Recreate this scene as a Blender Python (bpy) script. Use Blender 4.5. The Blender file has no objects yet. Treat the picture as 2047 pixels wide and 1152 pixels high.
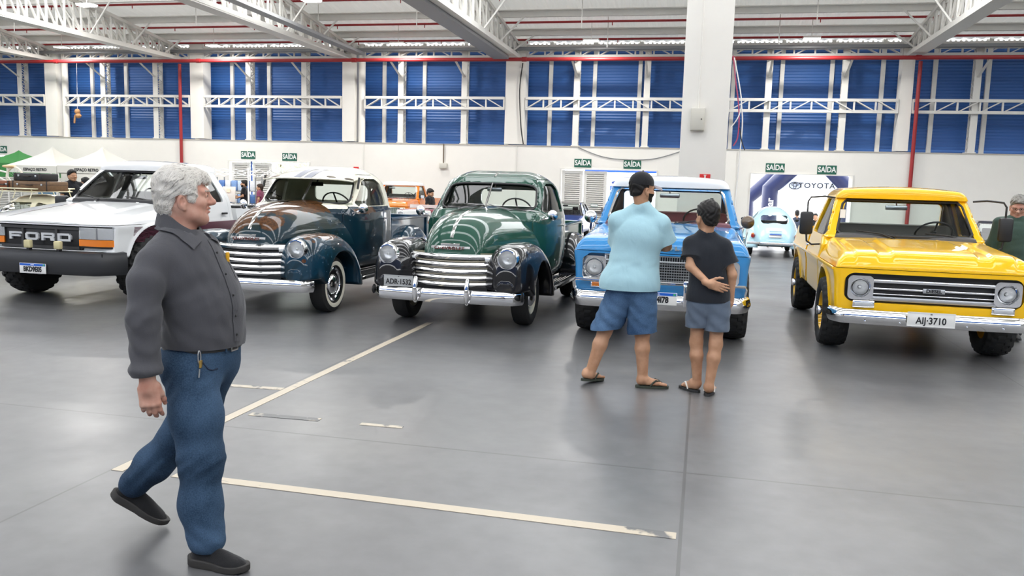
import bpy, bmesh, math, random
import numpy as np
from mathutils import Vector, Matrix

SC = bpy.context.scene
COL = SC.collection
PI = math.pi
R = math.radians

# ------------------------------------------------------------------ camera
F_PX, YAW, PITCH, ROLL, CAM_H = 1670.28, 0.221201828, 0.124545642, 0.0285327290, 1.66
fw = Vector((-math.sin(YAW) * math.cos(PITCH), math.cos(YAW) * math.cos(PITCH), -math.sin(PITCH)))
rt = Vector((math.cos(YAW), math.sin(YAW), 0))
up = rt.cross(fw)
rt2 = rt * math.cos(ROLL) + up * math.sin(ROLL)
up2 = -rt * math.sin(ROLL) + up * math.cos(ROLL)
cam = bpy.data.objects.new('camera', bpy.data.cameras.new('camera'))
COL.objects.link(cam)
cam.matrix_world = Matrix(((rt2.x, up2.x, -fw.x, 0), (rt2.y, up2.y, -fw.y, 0), (rt2.z, up2.z, -fw.z, CAM_H), (0, 0, 0, 1)))
cam.data.sensor_width = 36.0
cam.data.lens = F_PX / 2047 * 36.0
cam.data.clip_end = 300
SC.camera = cam

# ------------------------------------------------------------------ world, view
SC.view_settings.view_transform = 'Standard'
SC.view_settings.look = 'None'
SC.view_settings.gamma = 1.0
SC.view_settings.exposure = 0.68
SC.cycles.use_denoising = True
SC.cycles.max_bounces = 8
SC.cycles.diffuse_bounces = 4
SC.cycles.glossy_bounces = 4
SC.cycles.transparent_max_bounces = 16
SC.cycles.caustics_reflective = False
SC.cycles.caustics_refractive = False
SC.cycles.sample_clamp_indirect = 6
world = bpy.data.worlds.new('world')
SC.world = world
world.use_nodes = True
wn = world.node_tree.nodes
wn['Background'].inputs[0].default_value = (0.97, 0.985, 1.0, 1)
wn['Background'].inputs[1].default_value = 4.2

# ------------------------------------------------------------------ materials
MATS = {}
def mat(name, color, rough=0.5, metal=0.0, coat=0.0, spec=0.5, emit=None, estr=1.0, bump=None, var=None, coat_rough=0.03, sheen=0.0):
    """principled material; bump=(scale,strength), var=(scale,amount) lightens/darkens the colour with noise"""
    if name in MATS: return MATS[name]
    m = bpy.data.materials.new(name); m.use_nodes = True
    nt = m.node_tree; b = nt.nodes['Principled BSDF']
    b.inputs['Base Color'].default_value = (*color, 1)
    b.inputs['Roughness'].default_value = rough
    b.inputs['Metallic'].default_value = metal
    b.inputs['Coat Weight'].default_value = coat
    b.inputs['Coat Roughness'].default_value = coat_rough
    b.inputs['Specular IOR Level'].default_value = spec
    b.inputs['Sheen Weight'].default_value = sheen
    if emit:
        b.inputs['Emission Color'].default_value = (*emit, 1); b.inputs['Emission Strength'].default_value = estr
    if bump or var:
        tc = nt.nodes.new('ShaderNodeTexCoord')
    if bump:
        n = nt.nodes.new('ShaderNodeTexNoise'); n.inputs['Scale'].default_value = bump[0]; n.inputs['Detail'].default_value = 4
        nt.links.new(tc.outputs['Object'], n.inputs['Vector'])
        bp = nt.nodes.new('ShaderNodeBump'); bp.inputs['Strength'].default_value = bump[1]; bp.inputs['Distance'].default_value = 0.01
        nt.links.new(n.outputs['Fac'], bp.inputs['Height']); nt.links.new(bp.outputs['Normal'], b.inputs['Normal'])
    if var:
        n = nt.nodes.new('ShaderNodeTexNoise'); n.inputs['Scale'].default_value = var[0]; n.inputs['Detail'].default_value = 5
        nt.links.new(tc.outputs['Object'], n.inputs['Vector'])
        mx = nt.nodes.new('ShaderNodeMix'); mx.data_type = 'RGBA'
        mx.inputs['A'].default_value = (*[c * (1 - var[1]) for c in color], 1)
        mx.inputs['B'].default_value = (*[min(1, c * (1 + var[1])) for c in color], 1)
        nt.links.new(n.outputs['Fac'], mx.inputs['Factor']); nt.links.new(mx.outputs['Result'], b.inputs['Base Color'])
    MATS[name] = m
    return m
def srgb(h):
    """'#rrggbb' -> linear"""
    v = [int(h[i:i + 2], 16) / 255 for i in (1, 3, 5)]
    return tuple(c / 12.92 if c <= .04045 else ((c + .055) / 1.055) ** 2.4 for c in v)
def paint(name, color, rough=0.28):
    return mat(name, color, rough=rough, coat=1.0, spec=0.1)
def glass_mat(name, tint=(0.9, 0.95, 0.93), refl=1.0, density=0.08):
    """thin sheet glass: clear, faintly tinted, mirror reflection by fresnel"""
    if name in MATS: return MATS[name]
    m = bpy.data.materials.new(name); m.use_nodes = True
    nt = m.node_tree; nt.nodes.clear()
    out = nt.nodes.new('ShaderNodeOutputMaterial'); mx = nt.nodes.new('ShaderNodeMixShader')
    tr = nt.nodes.new('ShaderNodeBsdfTransparent'); gl = nt.nodes.new('ShaderNodeBsdfGlossy'); fr = nt.nodes.new('ShaderNodeFresnel')
    tr.inputs[0].default_value = (*tint, 1); gl.inputs['Roughness'].default_value = 0.01; fr.inputs[0].default_value = 1.55 * refl
    nt.links.new(fr.outputs[0], mx.inputs[0]); nt.links.new(tr.outputs[0], mx.inputs[1]); nt.links.new(gl.outputs[0], mx.inputs[2])
    nt.links.new(mx.outputs[0], out.inputs[0])
    MATS[name] = m
    return m

# ------------------------------------------------------------------ objects
def link(name, me, material=None, parent=None):
    o = bpy.data.objects.new(name, me); COL.objects.link(o)
    if parent is not None: o.parent = parent
    if material is not None and me is not None and len(me.materials) == 0: me.materials.append(material)
    return o
def tag(o, label=None, cat=None, group=None, kind=None):
    if label: o['label'] = label
    if cat: o['category'] = cat
    if group: o['group'] = group
    if kind: o['kind'] = kind
    return o
def empty(name, loc=(0, 0, 0), rz=0.0):
    o = bpy.data.objects.new(name, None); COL.objects.link(o)
    o.empty_display_size = 0.2
    o.location = loc; o.rotation_euler = (0, 0, rz)
    return o
def children(o): return [c for c in COL.objects if c.parent == o]
def copy_tree(o, parent=None):
    c = o.copy(); COL.objects.link(c); c.parent = parent
    for ch in list(o.children): copy_tree(ch, c)
    return c
def make_mesh(name, V, Fs, smooth=True, angle=35):
    """V (n,3) array, Fs list of index tuples or (m,4) array"""
    me = bpy.data.meshes.new(name)
    if isinstance(Fs, np.ndarray):
        n, k = Fs.shape
        me.vertices.add(len(V)); me.vertices.foreach_set('co', np.ascontiguousarray(V, np.float32).ravel())
        me.loops.add(n * k); me.loops.foreach_set('vertex_index', Fs.astype(np.int32).ravel())
        me.polygons.add(n); me.polygons.foreach_set('loop_start', np.arange(0, n * k, k, dtype=np.int32))
        me.update(calc_edges=True); me.validate()
    else:
        me.from_pydata([tuple(map(float, v)) for v in V], [], [tuple(f) for f in Fs]); me.update()
    if smooth:
        me.polygons.foreach_set('use_smooth', [True] * len(me.polygons))
        me.set_sharp_from_angle(angle=R(angle))
    return me

class MB:
    """collects simple solids into one mesh"""
    def __init__(s): s.v = []; s.f = []; s.m = []; s.mi = 0
    def add(s, V, Fs):
        o = len(s.v); s.v += [tuple(map(float, p)) for p in V]; s.f += [tuple(i + o for i in f) for f in Fs]; s.m += [s.mi] * len(Fs)
        return s
    def box(s, c, d, rz=0, rx=0, ry=0, b=0.0):
        """box centred at c with full sizes d, optional bevel b"""
        s.k = getattr(s, 'k', 0) + 1; e = .0006 * ((s.k * .618) % 1)      # keeps touching faces from being exactly coplanar
        hx, hy, hz = [q / 2 - e for q in d]
        b = min(b, hx * .9, hy * .9, hz * .9)
        M = Matrix.Rotation(rz, 3, 'Z') @ Matrix.Rotation(ry, 3, 'Y') @ Matrix.Rotation(rx, 3, 'X')
        if b <= 0:
            V = [(x, y, z) for x in (-hx, hx) for y in (-hy, hy) for z in (-hz, hz)]
            Fs = [(0, 1, 3, 2), (4, 6, 7, 5), (0, 4, 5, 1), (2, 3, 7, 6), (0, 2, 6, 4), (1, 5, 7, 3)]
        else:
            bm = bmesh.new(); bmesh.ops.create_cube(bm, size=1.0)
            for v in bm.verts: v.co = Vector((v.co.x * 2 * hx, v.co.y * 2 * hy, v.co.z * 2 * hz))
            bmesh.ops.bevel(bm, geom=list(bm.edges), offset=b, segments=2, affect='EDGES', profile=0.5)
            V = [tuple(v.co) for v in bm.verts]; Fs = [[v.index for v in f.verts] for f in bm.faces]; bm.free()
        c = Vector(c)
        return s.add([M @ Vector(p) + c for p in V], Fs)
    def bar(s, a, b, w, h=None, up=(0, 0, 1)):
        """square bar from a to b, w wide (sideways) and h thick"""
        a, b = Vector(a), Vector(b); h = h or w
        d = (b - a).normalized(); u = Vector(up)
        if abs(d.dot(u)) > .99: u = Vector((0, 1, 0))
        sd = d.cross(u).normalized(); u = sd.cross(d)
        V = [p + sd * (i * w / 2) + u * (j * h / 2) for p in (a, b) for i, j in ((-1, -1), (1, -1), (1, 1), (-1, 1))]
        return s.add(V, [(3, 2, 1, 0), (4, 5, 6, 7), (0, 1, 5, 4), (1, 2, 6, 5), (2, 3, 7, 6), (3, 0, 4, 7)])
    def tube(s, pts, r, n=8, cap=True):
        """round tube along pts; r a number or one per point"""
        pts = [Vector(p) for p in pts]; rs = r if isinstance(r, (list, tuple)) else [r] * len(pts)
        V = []; prev = None
        for i, p in enumerate(pts):
            d = (pts[min(i + 1, len(pts) - 1)] - pts[max(i - 1, 0)]).normalized()
            if prev is None:
                u = Vector((0, 0, 1)) if abs(d.z) < .9 else Vector((1, 0, 0))
                u = (u - d * u.dot(d)).normalized()
            else: u = (prev - d * prev.dot(d)).normalized()
            prev = u; w = d.cross(u)
            V += [p + (u * math.cos(2 * PI * k / n) + w * math.sin(2 * PI * k / n)) * rs[i] for k in range(n)]
        Fs = [(i * n + k, i * n + (k + 1) % n, (i + 1) * n + (k + 1) % n, (i + 1) * n + k) for i in range(len(pts) - 1) for k in range(n)]
        if cap: Fs += [tuple(range(n - 1, -1, -1)), tuple((len(pts) - 1) * n + k for k in range(n))]
        return s.add(V, Fs)
    def lathe(s, prof, c=(0, 0, 0), axis='X', n=32, sx=1, closed=False):
        """prof: (along, radius) pairs revolved about the axis through c"""
        V = []; ax = {'X': lambda a, p, q: (a, p, q), 'Y': lambda a, p, q: (q, a, p), 'Z': lambda a, p, q: (p, q, a)}[axis]
        for a, r in prof:
            for k in range(n):
                t = 2 * PI * k / n
                p = ax(a * sx, r * math.cos(t), r * math.sin(t)); V.append((p[0] + c[0], p[1] + c[1], p[2] + c[2]))
        m = len(prof); Fs = []
        for i in range(m if closed else m - 1):
            j = (i + 1) % m
            for k in range(n):
                q = (i * n + k, j * n + k, j * n + (k + 1) % n, i * n + (k + 1) % n)
                Fs.append(q if sx > 0 else q[::-1])
        return s.add(V, Fs)
    def prism(s, poly, a, b, plane='XZ'):
        """flat outline extruded from a to b along the axis missing in plane"""
        mp = {'XZ': lambda u, v, w: (u, w, v), 'YZ': lambda u, v, w: (w, u, v), 'XY': lambda u, v, w: (u, v, w)}[plane]
        s.k = getattr(s, 'k', 0) + 1; e = .0012 * ((s.k * .618) % 1); a += e if b > a else -e
        n = len(poly)
        V = [mp(u, v, a) for u, v in poly] + [mp(u, v, b) for u, v in poly]
        Fs = [tuple(range(n)), tuple(range(2 * n - 1, n - 1, -1))] + [(i, i + n, (i + 1) % n + n, (i + 1) % n) for i in range(n)]
        return s.add(V, Fs)
    def sweep(s, path, prof, cap=True):
        """profile of (outward, z) points swept along a plan path of (x, y[, z]) points; outward is to the right of travel"""
        n = len(prof); V = []; m = len(path)
        for i in range(m):
            p = path[i]; q0 = path[max(i - 1, 0)]; q1 = path[min(i + 1, m - 1)]
            d = Vector((q1[0] - q0[0], q1[1] - q0[1])).normalized(); o = Vector((d.y, -d.x)); z = p[2] if len(p) > 2 else 0
            V += [(p[0] + o.x * a, p[1] + o.y * a, z + b) for a, b in prof]
        Fs = [(i * n + k, (i + 1) * n + k, (i + 1) * n + (k + 1) % n, i * n + (k + 1) % n) for i in range(m - 1) for k in range(n)]
        if cap: Fs += [tuple(range(n)), tuple((m - 1) * n + k for k in range(n - 1, -1, -1))]
        return s.add(V, Fs)
    def grid(s, G, flip=False):
        """G[i][j] points -> open surface"""
        a, b = len(G), len(G[0]); V = [p for r_ in G for p in r_]
        Fs = [(i * b + j, i * b + j + 1, (i + 1) * b + j + 1, (i + 1) * b + j) for i in range(a - 1) for j in range(b - 1)]
        if flip: Fs = [f[::-1] for f in Fs]
        return s.add(V, Fs)
    def ball(s, c, r, n=12, m=8):
        r = (r, r, r) if not isinstance(r, (tuple, list)) else r
        V = [(c[0], c[1], c[2] - r[2])]
        for i in range(1, m):
            t = PI * i / m - PI / 2
            V += [(c[0] + r[0] * math.cos(t) * math.cos(2 * PI * k / n), c[1] + r[1] * math.cos(t) * math.sin(2 * PI * k / n), c[2] + r[2] * math.sin(t)) for k in range(n)]
        V.append((c[0], c[1], c[2] + r[2])); L = len(V) - 1
        Fs = [(0, 1 + (k + 1) % n, 1 + k) for k in range(n)]
        for i in range(m - 2): Fs += [(1 + i * n + k, 1 + i * n + (k + 1) % n, 1 + (i + 1) * n + (k + 1) % n, 1 + (i + 1) * n + k) for k in range(n)]
        Fs += [(L, 1 + (m - 2) * n + k, 1 + (m - 2) * n + (k + 1) % n) for k in range(n)]
        return s.add(V, Fs)
    def build(s, name, material, parent=None, smooth=True, angle=35, mirror=False):
        V = s.v; Fs = s.f
        if mirror: V = [(-p[0], p[1], p[2]) for p in V]; Fs = [f[::-1] for f in Fs]
        me = make_mesh(name, V, Fs, smooth, angle)
        if isinstance(material, (list, tuple)):
            for q in material: me.materials.append(q)
            me.polygons.foreach_set('material_index', s.m)
            return link(name, me, None, parent)
        return link(name, me, material, parent)

def text(body, size, depth, material, parent, loc, rot=(PI / 2, 0, 0), name='lettering', sx=1.0, bold=0.0, align='CENTER', spacing=1.0):
    """raised lettering as a mesh, reading along its local x"""
    cu = bpy.data.curves.new(name, 'FONT'); cu.body = body; cu.size = size; cu.extrude = depth
    cu.align_x = align; cu.align_y = 'CENTER'; cu.offset = bold; cu.resolution_u = 4; cu.space_character = spacing
    t = bpy.data.objects.new(name, cu); COL.objects.link(t)
    dg = bpy.context.evaluated_depsgraph_get()
    me = bpy.data.meshes.new_from_object(t.evaluated_get(dg))
    bpy.data.objects.remove(t); bpy.data.curves.remove(cu)
    me.materials.clear(); me.materials.append(material)
    o = link(name, me, None, parent); o.location = loc; o.rotation_euler = rot; o.scale = (sx, 1, 1)
    return o

# ------------------------------------------------------------------ implicit solids
def smin(a, b, k):
    h = np.maximum(k - np.abs(a - b), 0) / k
    return np.minimum(a, b) - h * h * k * .25
def smax(a, b, k): return -smin(-a, -b, k)
def mx(*a):
    r = a[0]
    for q in a[1:]: r = np.maximum(r, q)
    return r
def mn(*a):
    r = a[0]
    for q in a[1:]: r = np.minimum(r, q)
    return r
def box(P, c, h, r=0.0):
    q = [np.abs(P[i] - c[i]) - (h[i] - r) for i in range(3)]
    return np.sqrt(sum(np.maximum(a, 0) ** 2 for a in q)) + np.minimum(mx(*q), 0) - r
def rrect(u, v, cu, cv, hu, hv, r):
    a = np.abs(u - cu) - (hu - r); b = np.abs(v - cv) - (hv - r)
    return np.sqrt(np.maximum(a, 0) ** 2 + np.maximum(b, 0) ** 2) + np.minimum(np.maximum(a, b), 0) - r
def poly(u, v, pts, r=0.0):
    """signed distance to a polygon, rounded outwards by r"""
    d = np.full(np.shape(u), 1e9); s = np.ones(np.shape(u)); n = len(pts)
    for i in range(n):
        ax, ay = pts[i]; bx, by = pts[i - 1]
        ex, ey = bx - ax, by - ay; wx, wy = u - ax, v - ay
        t = np.clip((wx * ex + wy * ey) / (ex * ex + ey * ey), 0, 1)
        d = np.minimum(d, (wx - ex * t) ** 2 + (wy - ey * t) ** 2)
        c1 = v >= ay; c2 = v < by; c3 = ex * wy > ey * wx
        s = np.where((c1 & c2 & c3) | (~c1 & ~c2 & ~c3), -s, s)
    return s * np.sqrt(d) - r
def cone(P, a, b, r1, r2):
    """capsule from a to b whose radius goes r1 -> r2"""
    x, y, z = P[0] - a[0], P[1] - a[1], P[2] - a[2]; e = [b[i] - a[i] for i in range(3)]
    t = np.clip((x * e[0] + y * e[1] + z * e[2]) / (e[0] ** 2 + e[1] ** 2 + e[2] ** 2 + 1e-12), 0, 1)
    return np.sqrt((x - e[0] * t) ** 2 + (y - e[1] * t) ** 2 + (z - e[2] * t) ** 2) - (r1 + (r2 - r1) * t)
def ell(P, c, r):
    q = [(P[i] - c[i]) / r[i] for i in range(3)]
    k0 = np.sqrt(q[0] ** 2 + q[1] ** 2 + q[2] ** 2); k1 = np.sqrt(sum((q[i] / r[i]) ** 2 for i in range(3)))
    return k0 * (k0 - 1) / np.maximum(k1, 1e-6)
def rotP(P, c, M):
    """coordinates of P in a frame at c whose axes are the columns of M"""
    d = [P[i] - c[i] for i in range(3)]
    return tuple(d[0] * M[0][j] + d[1] * M[1][j] + d[2] * M[2][j] for j in range(3))
def curve(pts):
    """smooth monotone curve through (t, v) pairs (extrapolates flat)"""
    x = np.array([p[0] for p in pts], float); y = np.array([p[1] for p in pts], float)
    h = np.diff(x); dl = np.diff(y) / h; m = np.zeros(len(x))
    m[0], m[-1] = dl[0], dl[-1]
    for i in range(1, len(x) - 1):
        if dl[i - 1] * dl[i] > 0:
            w1, w2 = 2 * h[i] + h[i - 1], h[i] + 2 * h[i - 1]; m[i] = (w1 + w2) / (w1 / dl[i - 1] + w2 / dl[i])
    T = np.linspace(x[0], x[-1], 400); i = np.clip(np.searchsorted(x, T, 'right') - 1, 0, len(x) - 2); s = (T - x[i]) / h[i]
    Vv = (2 * s ** 3 - 3 * s ** 2 + 1) * y[i] + (s ** 3 - 2 * s ** 2 + s) * h[i] * m[i] + (-2 * s ** 3 + 3 * s ** 2) * y[i + 1] + (s ** 3 - s ** 2) * h[i] * m[i + 1]
    return lambda t: np.interp(t, T, Vv)

def dual(f, lo, hi, h):
    """dual contouring of f = 0 in the box lo..hi with cells of size h -> vertices, quads"""
    lo = np.array(lo, float); hi = np.array(hi, float); B = 8
    nc = (np.ceil((hi - lo) / h / B).astype(int)) * B; n = nc + 1; nb = nc // B
    V = np.full(n, 1.0, np.float32)
    bi = np.stack(np.meshgrid(*[np.arange(k) for k in nb], indexing='ij'), -1).reshape(-1, 3)
    cen = lo + (bi * B + B / 2) * h
    d = f((cen[:, 0], cen[:, 1], cen[:, 2]))
    rad = B * h * .87
    keep = np.abs(d) < rad * 1.6 + 2 * h
    for b, dv in zip(bi[~keep], d[~keep]):
        if dv < 0: V[b[0] * B:b[0] * B + B + 1, b[1] * B:b[1] * B + B + 1, b[2] * B:b[2] * B + B + 1] = -1
    o = np.arange(B + 1); og = np.stack(np.meshgrid(o, o, o, indexing='ij'), -1).reshape(-1, 3)
    kb = bi[keep]
    for c0 in range(0, len(kb), 400):
        q = kb[c0:c0 + 400]; idx = (q[:, None, :] * B + og[None]).reshape(-1, 3); p = lo + idx * h
        V[idx[:, 0], idx[:, 1], idx[:, 2]] = f((p[:, 0], p[:, 1], p[:, 2]))
    ins = V < 0
    E = []
    for ax in range(3):
        s0 = [slice(None)] * 3; s1 = [slice(None)] * 3; s0[ax] = slice(0, -1); s1[ax] = slice(1, None)
        ch = ins[tuple(s0)] != ins[tuple(s1)]
        for k in range(3):
            if k != ax:
                sl = [slice(None)] * 3; sl[k] = 0; ch[tuple(sl)] = False; sl[k] = -1; ch[tuple(sl)] = False
        ii = np.argwhere(ch)
        if len(ii): E.append((ax, ii))
    pos = []; cells = []; flips = []
    for ax, ii in E:
        jj = ii.copy(); jj[:, ax] += 1
        a = V[ii[:, 0], ii[:, 1], ii[:, 2]].astype(float); b = V[jj[:, 0], jj[:, 1], jj[:, 2]].astype(float)
        t0 = np.zeros(len(ii)); t1 = np.ones(len(ii)); P0 = lo + ii * h; t = a / (a - b)
        for _ in range(3):
            p = P0.copy(); p[:, ax] += t * h; v = f((p[:, 0], p[:, 1], p[:, 2]))
            same = (v < 0) == (a < 0)
            t0 = np.where(same, t, t0); a = np.where(same, v, a); t1 = np.where(same, t1, t); b = np.where(same, b, v)
            t = np.clip(t0 + (t1 - t0) * np.clip(a / np.where(np.abs(a - b) < 1e-12, 1e-12, a - b), .02, .98), 0, 1)
        p = P0.copy(); p[:, ax] += t * h; pos.append(p)
        u, w = [(1, 2), (2, 0), (0, 1)][ax]; cs = []
        for du, dw in ((0, 0), (-1, 0), (-1, -1), (0, -1)):
            c = ii.copy(); c[:, u] += du; c[:, w] += dw; cs.append((c[:, 0] * nc[1] + c[:, 1]) * nc[2] + c[:, 2])
        cells.append(np.stack(cs, 1)); flips.append(~ins[ii[:, 0], ii[:, 1], ii[:, 2]])
    if not pos: raise ValueError('empty solid')
    pos = np.concatenate(pos); cells = np.concatenate(cells); fl = np.concatenate(flips)
    e = h * .04; g = []
    for k in range(3):
        p = pos.copy(); p[:, k] += e; q = pos.copy(); q[:, k] -= e
        g.append(f((p[:, 0], p[:, 1], p[:, 2])) - f((q[:, 0], q[:, 1], q[:, 2])))
    N = np.stack(g, 1); N /= np.linalg.norm(N, axis=1, keepdims=True) + 1e-12
    ids, inv = np.unique(cells.ravel(), return_inverse=True); inv = inv.reshape(-1); M = len(ids)
    rep = np.repeat(np.arange(len(pos)), 4)
    cnt = np.bincount(inv, minlength=M).astype(float)
    mass = np.stack([np.bincount(inv, pos[rep, k], M) for k in range(3)], 1) / cnt[:, None]
    A = np.zeros((M, 3, 3)); bb = np.zeros((M, 3)); rel = pos[rep] - mass[inv]; dt = (N[rep] * rel).sum(1)
    for i in range(3):
        bb[:, i] = np.bincount(inv, N[rep, i] * dt, M)
        for j in range(i, 3): A[:, i, j] = A[:, j, i] = np.bincount(inv, N[rep, i] * N[rep, j], M)
    A += np.eye(3) * .05 * np.maximum(cnt, 1)[:, None, None] * .3
    x = np.linalg.solve(A, bb[..., None])[..., 0]
    cl = np.stack([ids // (nc[1] * nc[2]), ids // nc[2] % nc[1], ids % nc[2]], 1); c0 = lo + cl * h
    vv = np.clip(mass + x, c0 - .1 * h, c0 + 1.1 * h)
    Q = inv.reshape(-1, 4); Q = np.where(fl[:, None], Q[:, ::-1], Q)
    return vv, Q

def solid(name, f, lo, hi, h, material, parent=None, mirror=False, angle=35):
    """mesh of the implicit solid f<0; mirror=True also returns its x-mirrored twin"""
    V, Q = dual(f, lo, hi, h)
    o = link(name, make_mesh(name, V, Q, True, angle), material, parent)
    if not mirror: return o
    V2 = V.copy(); V2[:, 0] *= -1
    return o, link(name, make_mesh(name, V2, Q[:, ::-1].copy(), True, angle), material, parent)
# ------------------------------------------------------------------ the hall
M_white = mat('white_wall_paint', srgb('#e9e6df'), rough=.75, var=(3, .03))
M_steel = mat('white_steel_paint', srgb('#dcdad4'), rough=.5, var=(6, .05))
M_roof = mat('roof_sheet', srgb('#d9d7d1'), rough=.6)
def translucent(m, col, f):
    nt = m.node_tree; b = nt.nodes['Principled BSDF']; out = nt.nodes['Material Output']
    t = nt.nodes.new('ShaderNodeBsdfTranslucent'); t.inputs[0].default_value = (*col, 1); x = nt.nodes.new('ShaderNodeMixShader'); x.inputs[0].default_value = f
    nt.links.new(b.outputs[0], x.inputs[1]); nt.links.new(t.outputs[0], x.inputs[2]); nt.links.new(x.outputs[0], out.inputs[0])
translucent(M_roof, (.95, .95, .92), .045)
M_grey = mat('galvanised_grey', srgb('#86888a'), rough=.5, metal=.3)
M_red = mat('red_pipe_paint', srgb('#9c2629'), rough=.4)
M_black = mat('black_plastic', (.012, .012, .013), rough=.45)
M_rubber = mat('tyre_rubber', (.018, .018, .018), rough=.8, bump=(60, .15))
M_chrome = mat('chrome', (.86, .86, .87), rough=.06, metal=1)
M_satin = mat('satin_metal', (.55, .56, .57), rough=.3, metal=1)
M_glass = glass_mat('car_glass')
M_dark = mat('dark_interior', (.02, .02, .022), rough=.6)
M_letw = mat('white_lettering', (.85, .85, .83), rough=.5)
M_letk = mat('black_lettering', (.01, .01, .012), rough=.5)

def blue_cladding():
    m = mat('blue_cladding', srgb('#2b5a9c'), rough=.45)
    nt = m.node_tree; b = nt.nodes['Principled BSDF']
    tc = nt.nodes.new('ShaderNodeTexCoord'); w = nt.nodes.new('ShaderNodeTexWave'); w.wave_type = 'BANDS'; w.bands_direction = 'Z'
    w.inputs['Scale'].default_value = 3.2
    nt.links.new(tc.outputs['Object'], w.inputs['Vector'])
    bp = nt.nodes.new('ShaderNodeBump'); bp.inputs['Strength'].default_value = .6; bp.inputs['Distance'].default_value = .03
    nt.links.new(w.outputs['Fac'], bp.inputs['Height']); nt.links.new(bp.outputs['Normal'], b.inputs['Normal'])
    return m
M_blue = blue_cladding()

def floor_material():
    m = mat('polished_concrete', srgb('#8d8d8f'), rough=.25)
    nt = m.node_tree; b = nt.nodes['Principled BSDF']; L = nt.links.new
    tc = nt.nodes.new('ShaderNodeTexCoord')
    def noise(sc, det, dist=0):
        n = nt.nodes.new('ShaderNodeTexNoise'); n.inputs['Scale'].default_value = sc; n.inputs['Detail'].default_value = det; n.inputs['Distortion'].default_value = dist
        L(tc.outputs['Object'], n.inputs['Vector']); return n
    def ramp(src, stops):
        r = nt.nodes.new('ShaderNodeValToRGB'); e = r.color_ramp.elements
        e[0].position, e[0].color = stops[0][0], (*stops[0][1], 1); e[1].position, e[1].color = stops[-1][0], (*stops[-1][1], 1)
        for p, c in stops[1:-1]:
            q = e.new(p); q.color = (*c, 1)
        L(src, r.inputs[0]); return r
    def mixc(fac, a, b_, mode='MIX'):
        x = nt.nodes.new('ShaderNodeMix'); x.data_type = 'RGBA'; x.blend_type = mode
        if isinstance(fac, float): x.inputs['Factor'].default_value = fac
        else: L(fac, x.inputs['Factor'])
        L(a, x.inputs['A']); L(b_, x.inputs['B']); return x.outputs['Result']
    big = ramp(noise(.5, 3, .2).outputs['Fac'], [(.3, srgb('#58585a')), (.55, srgb('#616162')), (.75, srgb('#6b6a68'))])
    fine = ramp(noise(7, 3).outputs['Fac'], [(.3, (.86, .86, .86)), (.7, (1.06, 1.06, 1.06))])
    c = mixc(1.0, big.outputs[0], fine.outputs[0], 'MULTIPLY')
    # saw-cut joints
    sx = nt.nodes.new('ShaderNodeSeparateXYZ'); L(tc.outputs['Object'], sx.inputs[0])
    def mth(op, a, bv=None):
        n = nt.nodes.new('ShaderNodeMath'); n.operation = op
        L(a, n.inputs[0]) if not isinstance(a, float) else None
        if bv is not None:
            if isinstance(bv, float): n.inputs[1].default_value = bv
            else: L(bv, n.inputs[1])
        return n.outputs[0]
    def joints(out, pos):
        r = None
        for p, w in pos:
            d = mth('LESS_THAN', mth('ABSOLUTE', mth('SUBTRACT', out, p)), w)
            r = d if r is None else mth('MAXIMUM', r, d)
        return r
    j = mth('MAXIMUM', joints(sx.outputs['X'], [(-.02, .009), (-3.16, .007), (2.85, .007), (-6.2, .004), (-9.2, .004), (5.9, .004)]),
            joints(sx.outputs['Y'], [(4.86, .009), (11.2, .009), (17.4, .009), (-1.3, .005)]))
    dk = nt.nodes.new('ShaderNodeRGB'); dk.outputs[0].default_value = (.06, .06, .06, 1)
    c = mixc(mth('MULTIPLY', j, .92), c, dk.outputs[0])
    L(c, b.inputs['Base Color'])
    rr = ramp(noise(.9, 3, .2).outputs['Fac'], [(.3, (.29,) * 3), (.7, (.42,) * 3)])
    L(rr.outputs[0], b.inputs['Roughness'])
    bp = nt.nodes.new('ShaderNodeBump'); bp.inputs['Strength'].default_value = .02; bp.inputs['Distance'].default_value = .01
    L(noise(9, 2).outputs['Fac'], bp.inputs['Height']); L(bp.outputs['Normal'], b.inputs['Normal'])
    b.inputs['Specular IOR Level'].default_value = .7
    return m
def S(o): o['kind'] = 'structure'; return o
S(MB().box((-10, 8.5, -.1), (60, 41, .2)).build('floor', floor_material(), smooth=False))
M_out = mat('outside_paving', srgb('#c9c7c2'), rough=.8)
S(MB().box((-10, 45.5, -1.1), (70, 32, .2)).box((-10, 29.6, -.55), (60, .9, 1.1)).build('ground_outside', M_out, smooth=False))

# back wall with three door openings; the cladding, posts and columns stand on its ledge
WY = 28.8; WL = 28.25; KL = WL / WY
ZL = lambda z: 1.66 + (z - 1.66) * KL
DOORS = [(a * KL, b * KL) for a, b in ((-30.2, -26.9), (-17.6, -14.3), (-4.85, -1.6), (1.48, 4.62))]
w = MB(); x0 = -38
for a, b in DOORS:
    w.box(((x0 + a) / 2, WL + .35, 1.47), (a - x0, .7, 2.94)); w.box(((a + b) / 2, WL + .35, 2.57), (b - a, .7, .74)); x0 = b
w.box(((x0 + 18) / 2, WL + .35, 1.47), (18 - x0, .7, 2.94))
S(w.build('wall_back', M_white, smooth=False))
S(MB().box((-10, WL + .3, 2.95), (56, .64, .03)).build('trim_1', mat('sill_cap', srgb('#b9b3a8'), rough=.6), smooth=False))
for i, (a, b) in enumerate(DOORS):
    t = MB(); t.box(((a + b) / 2, WL - .012, 2.205), (b - a + .1, .03, .03)).box((a - .02, WL - .012, 1.1), (.04, .03, 2.2)).box((b + .02, WL - .012, 1.1), (.04, .03, 2.2))
    S(t.build('trim_%d' % (i + 2), M_steel, smooth=False))
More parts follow.
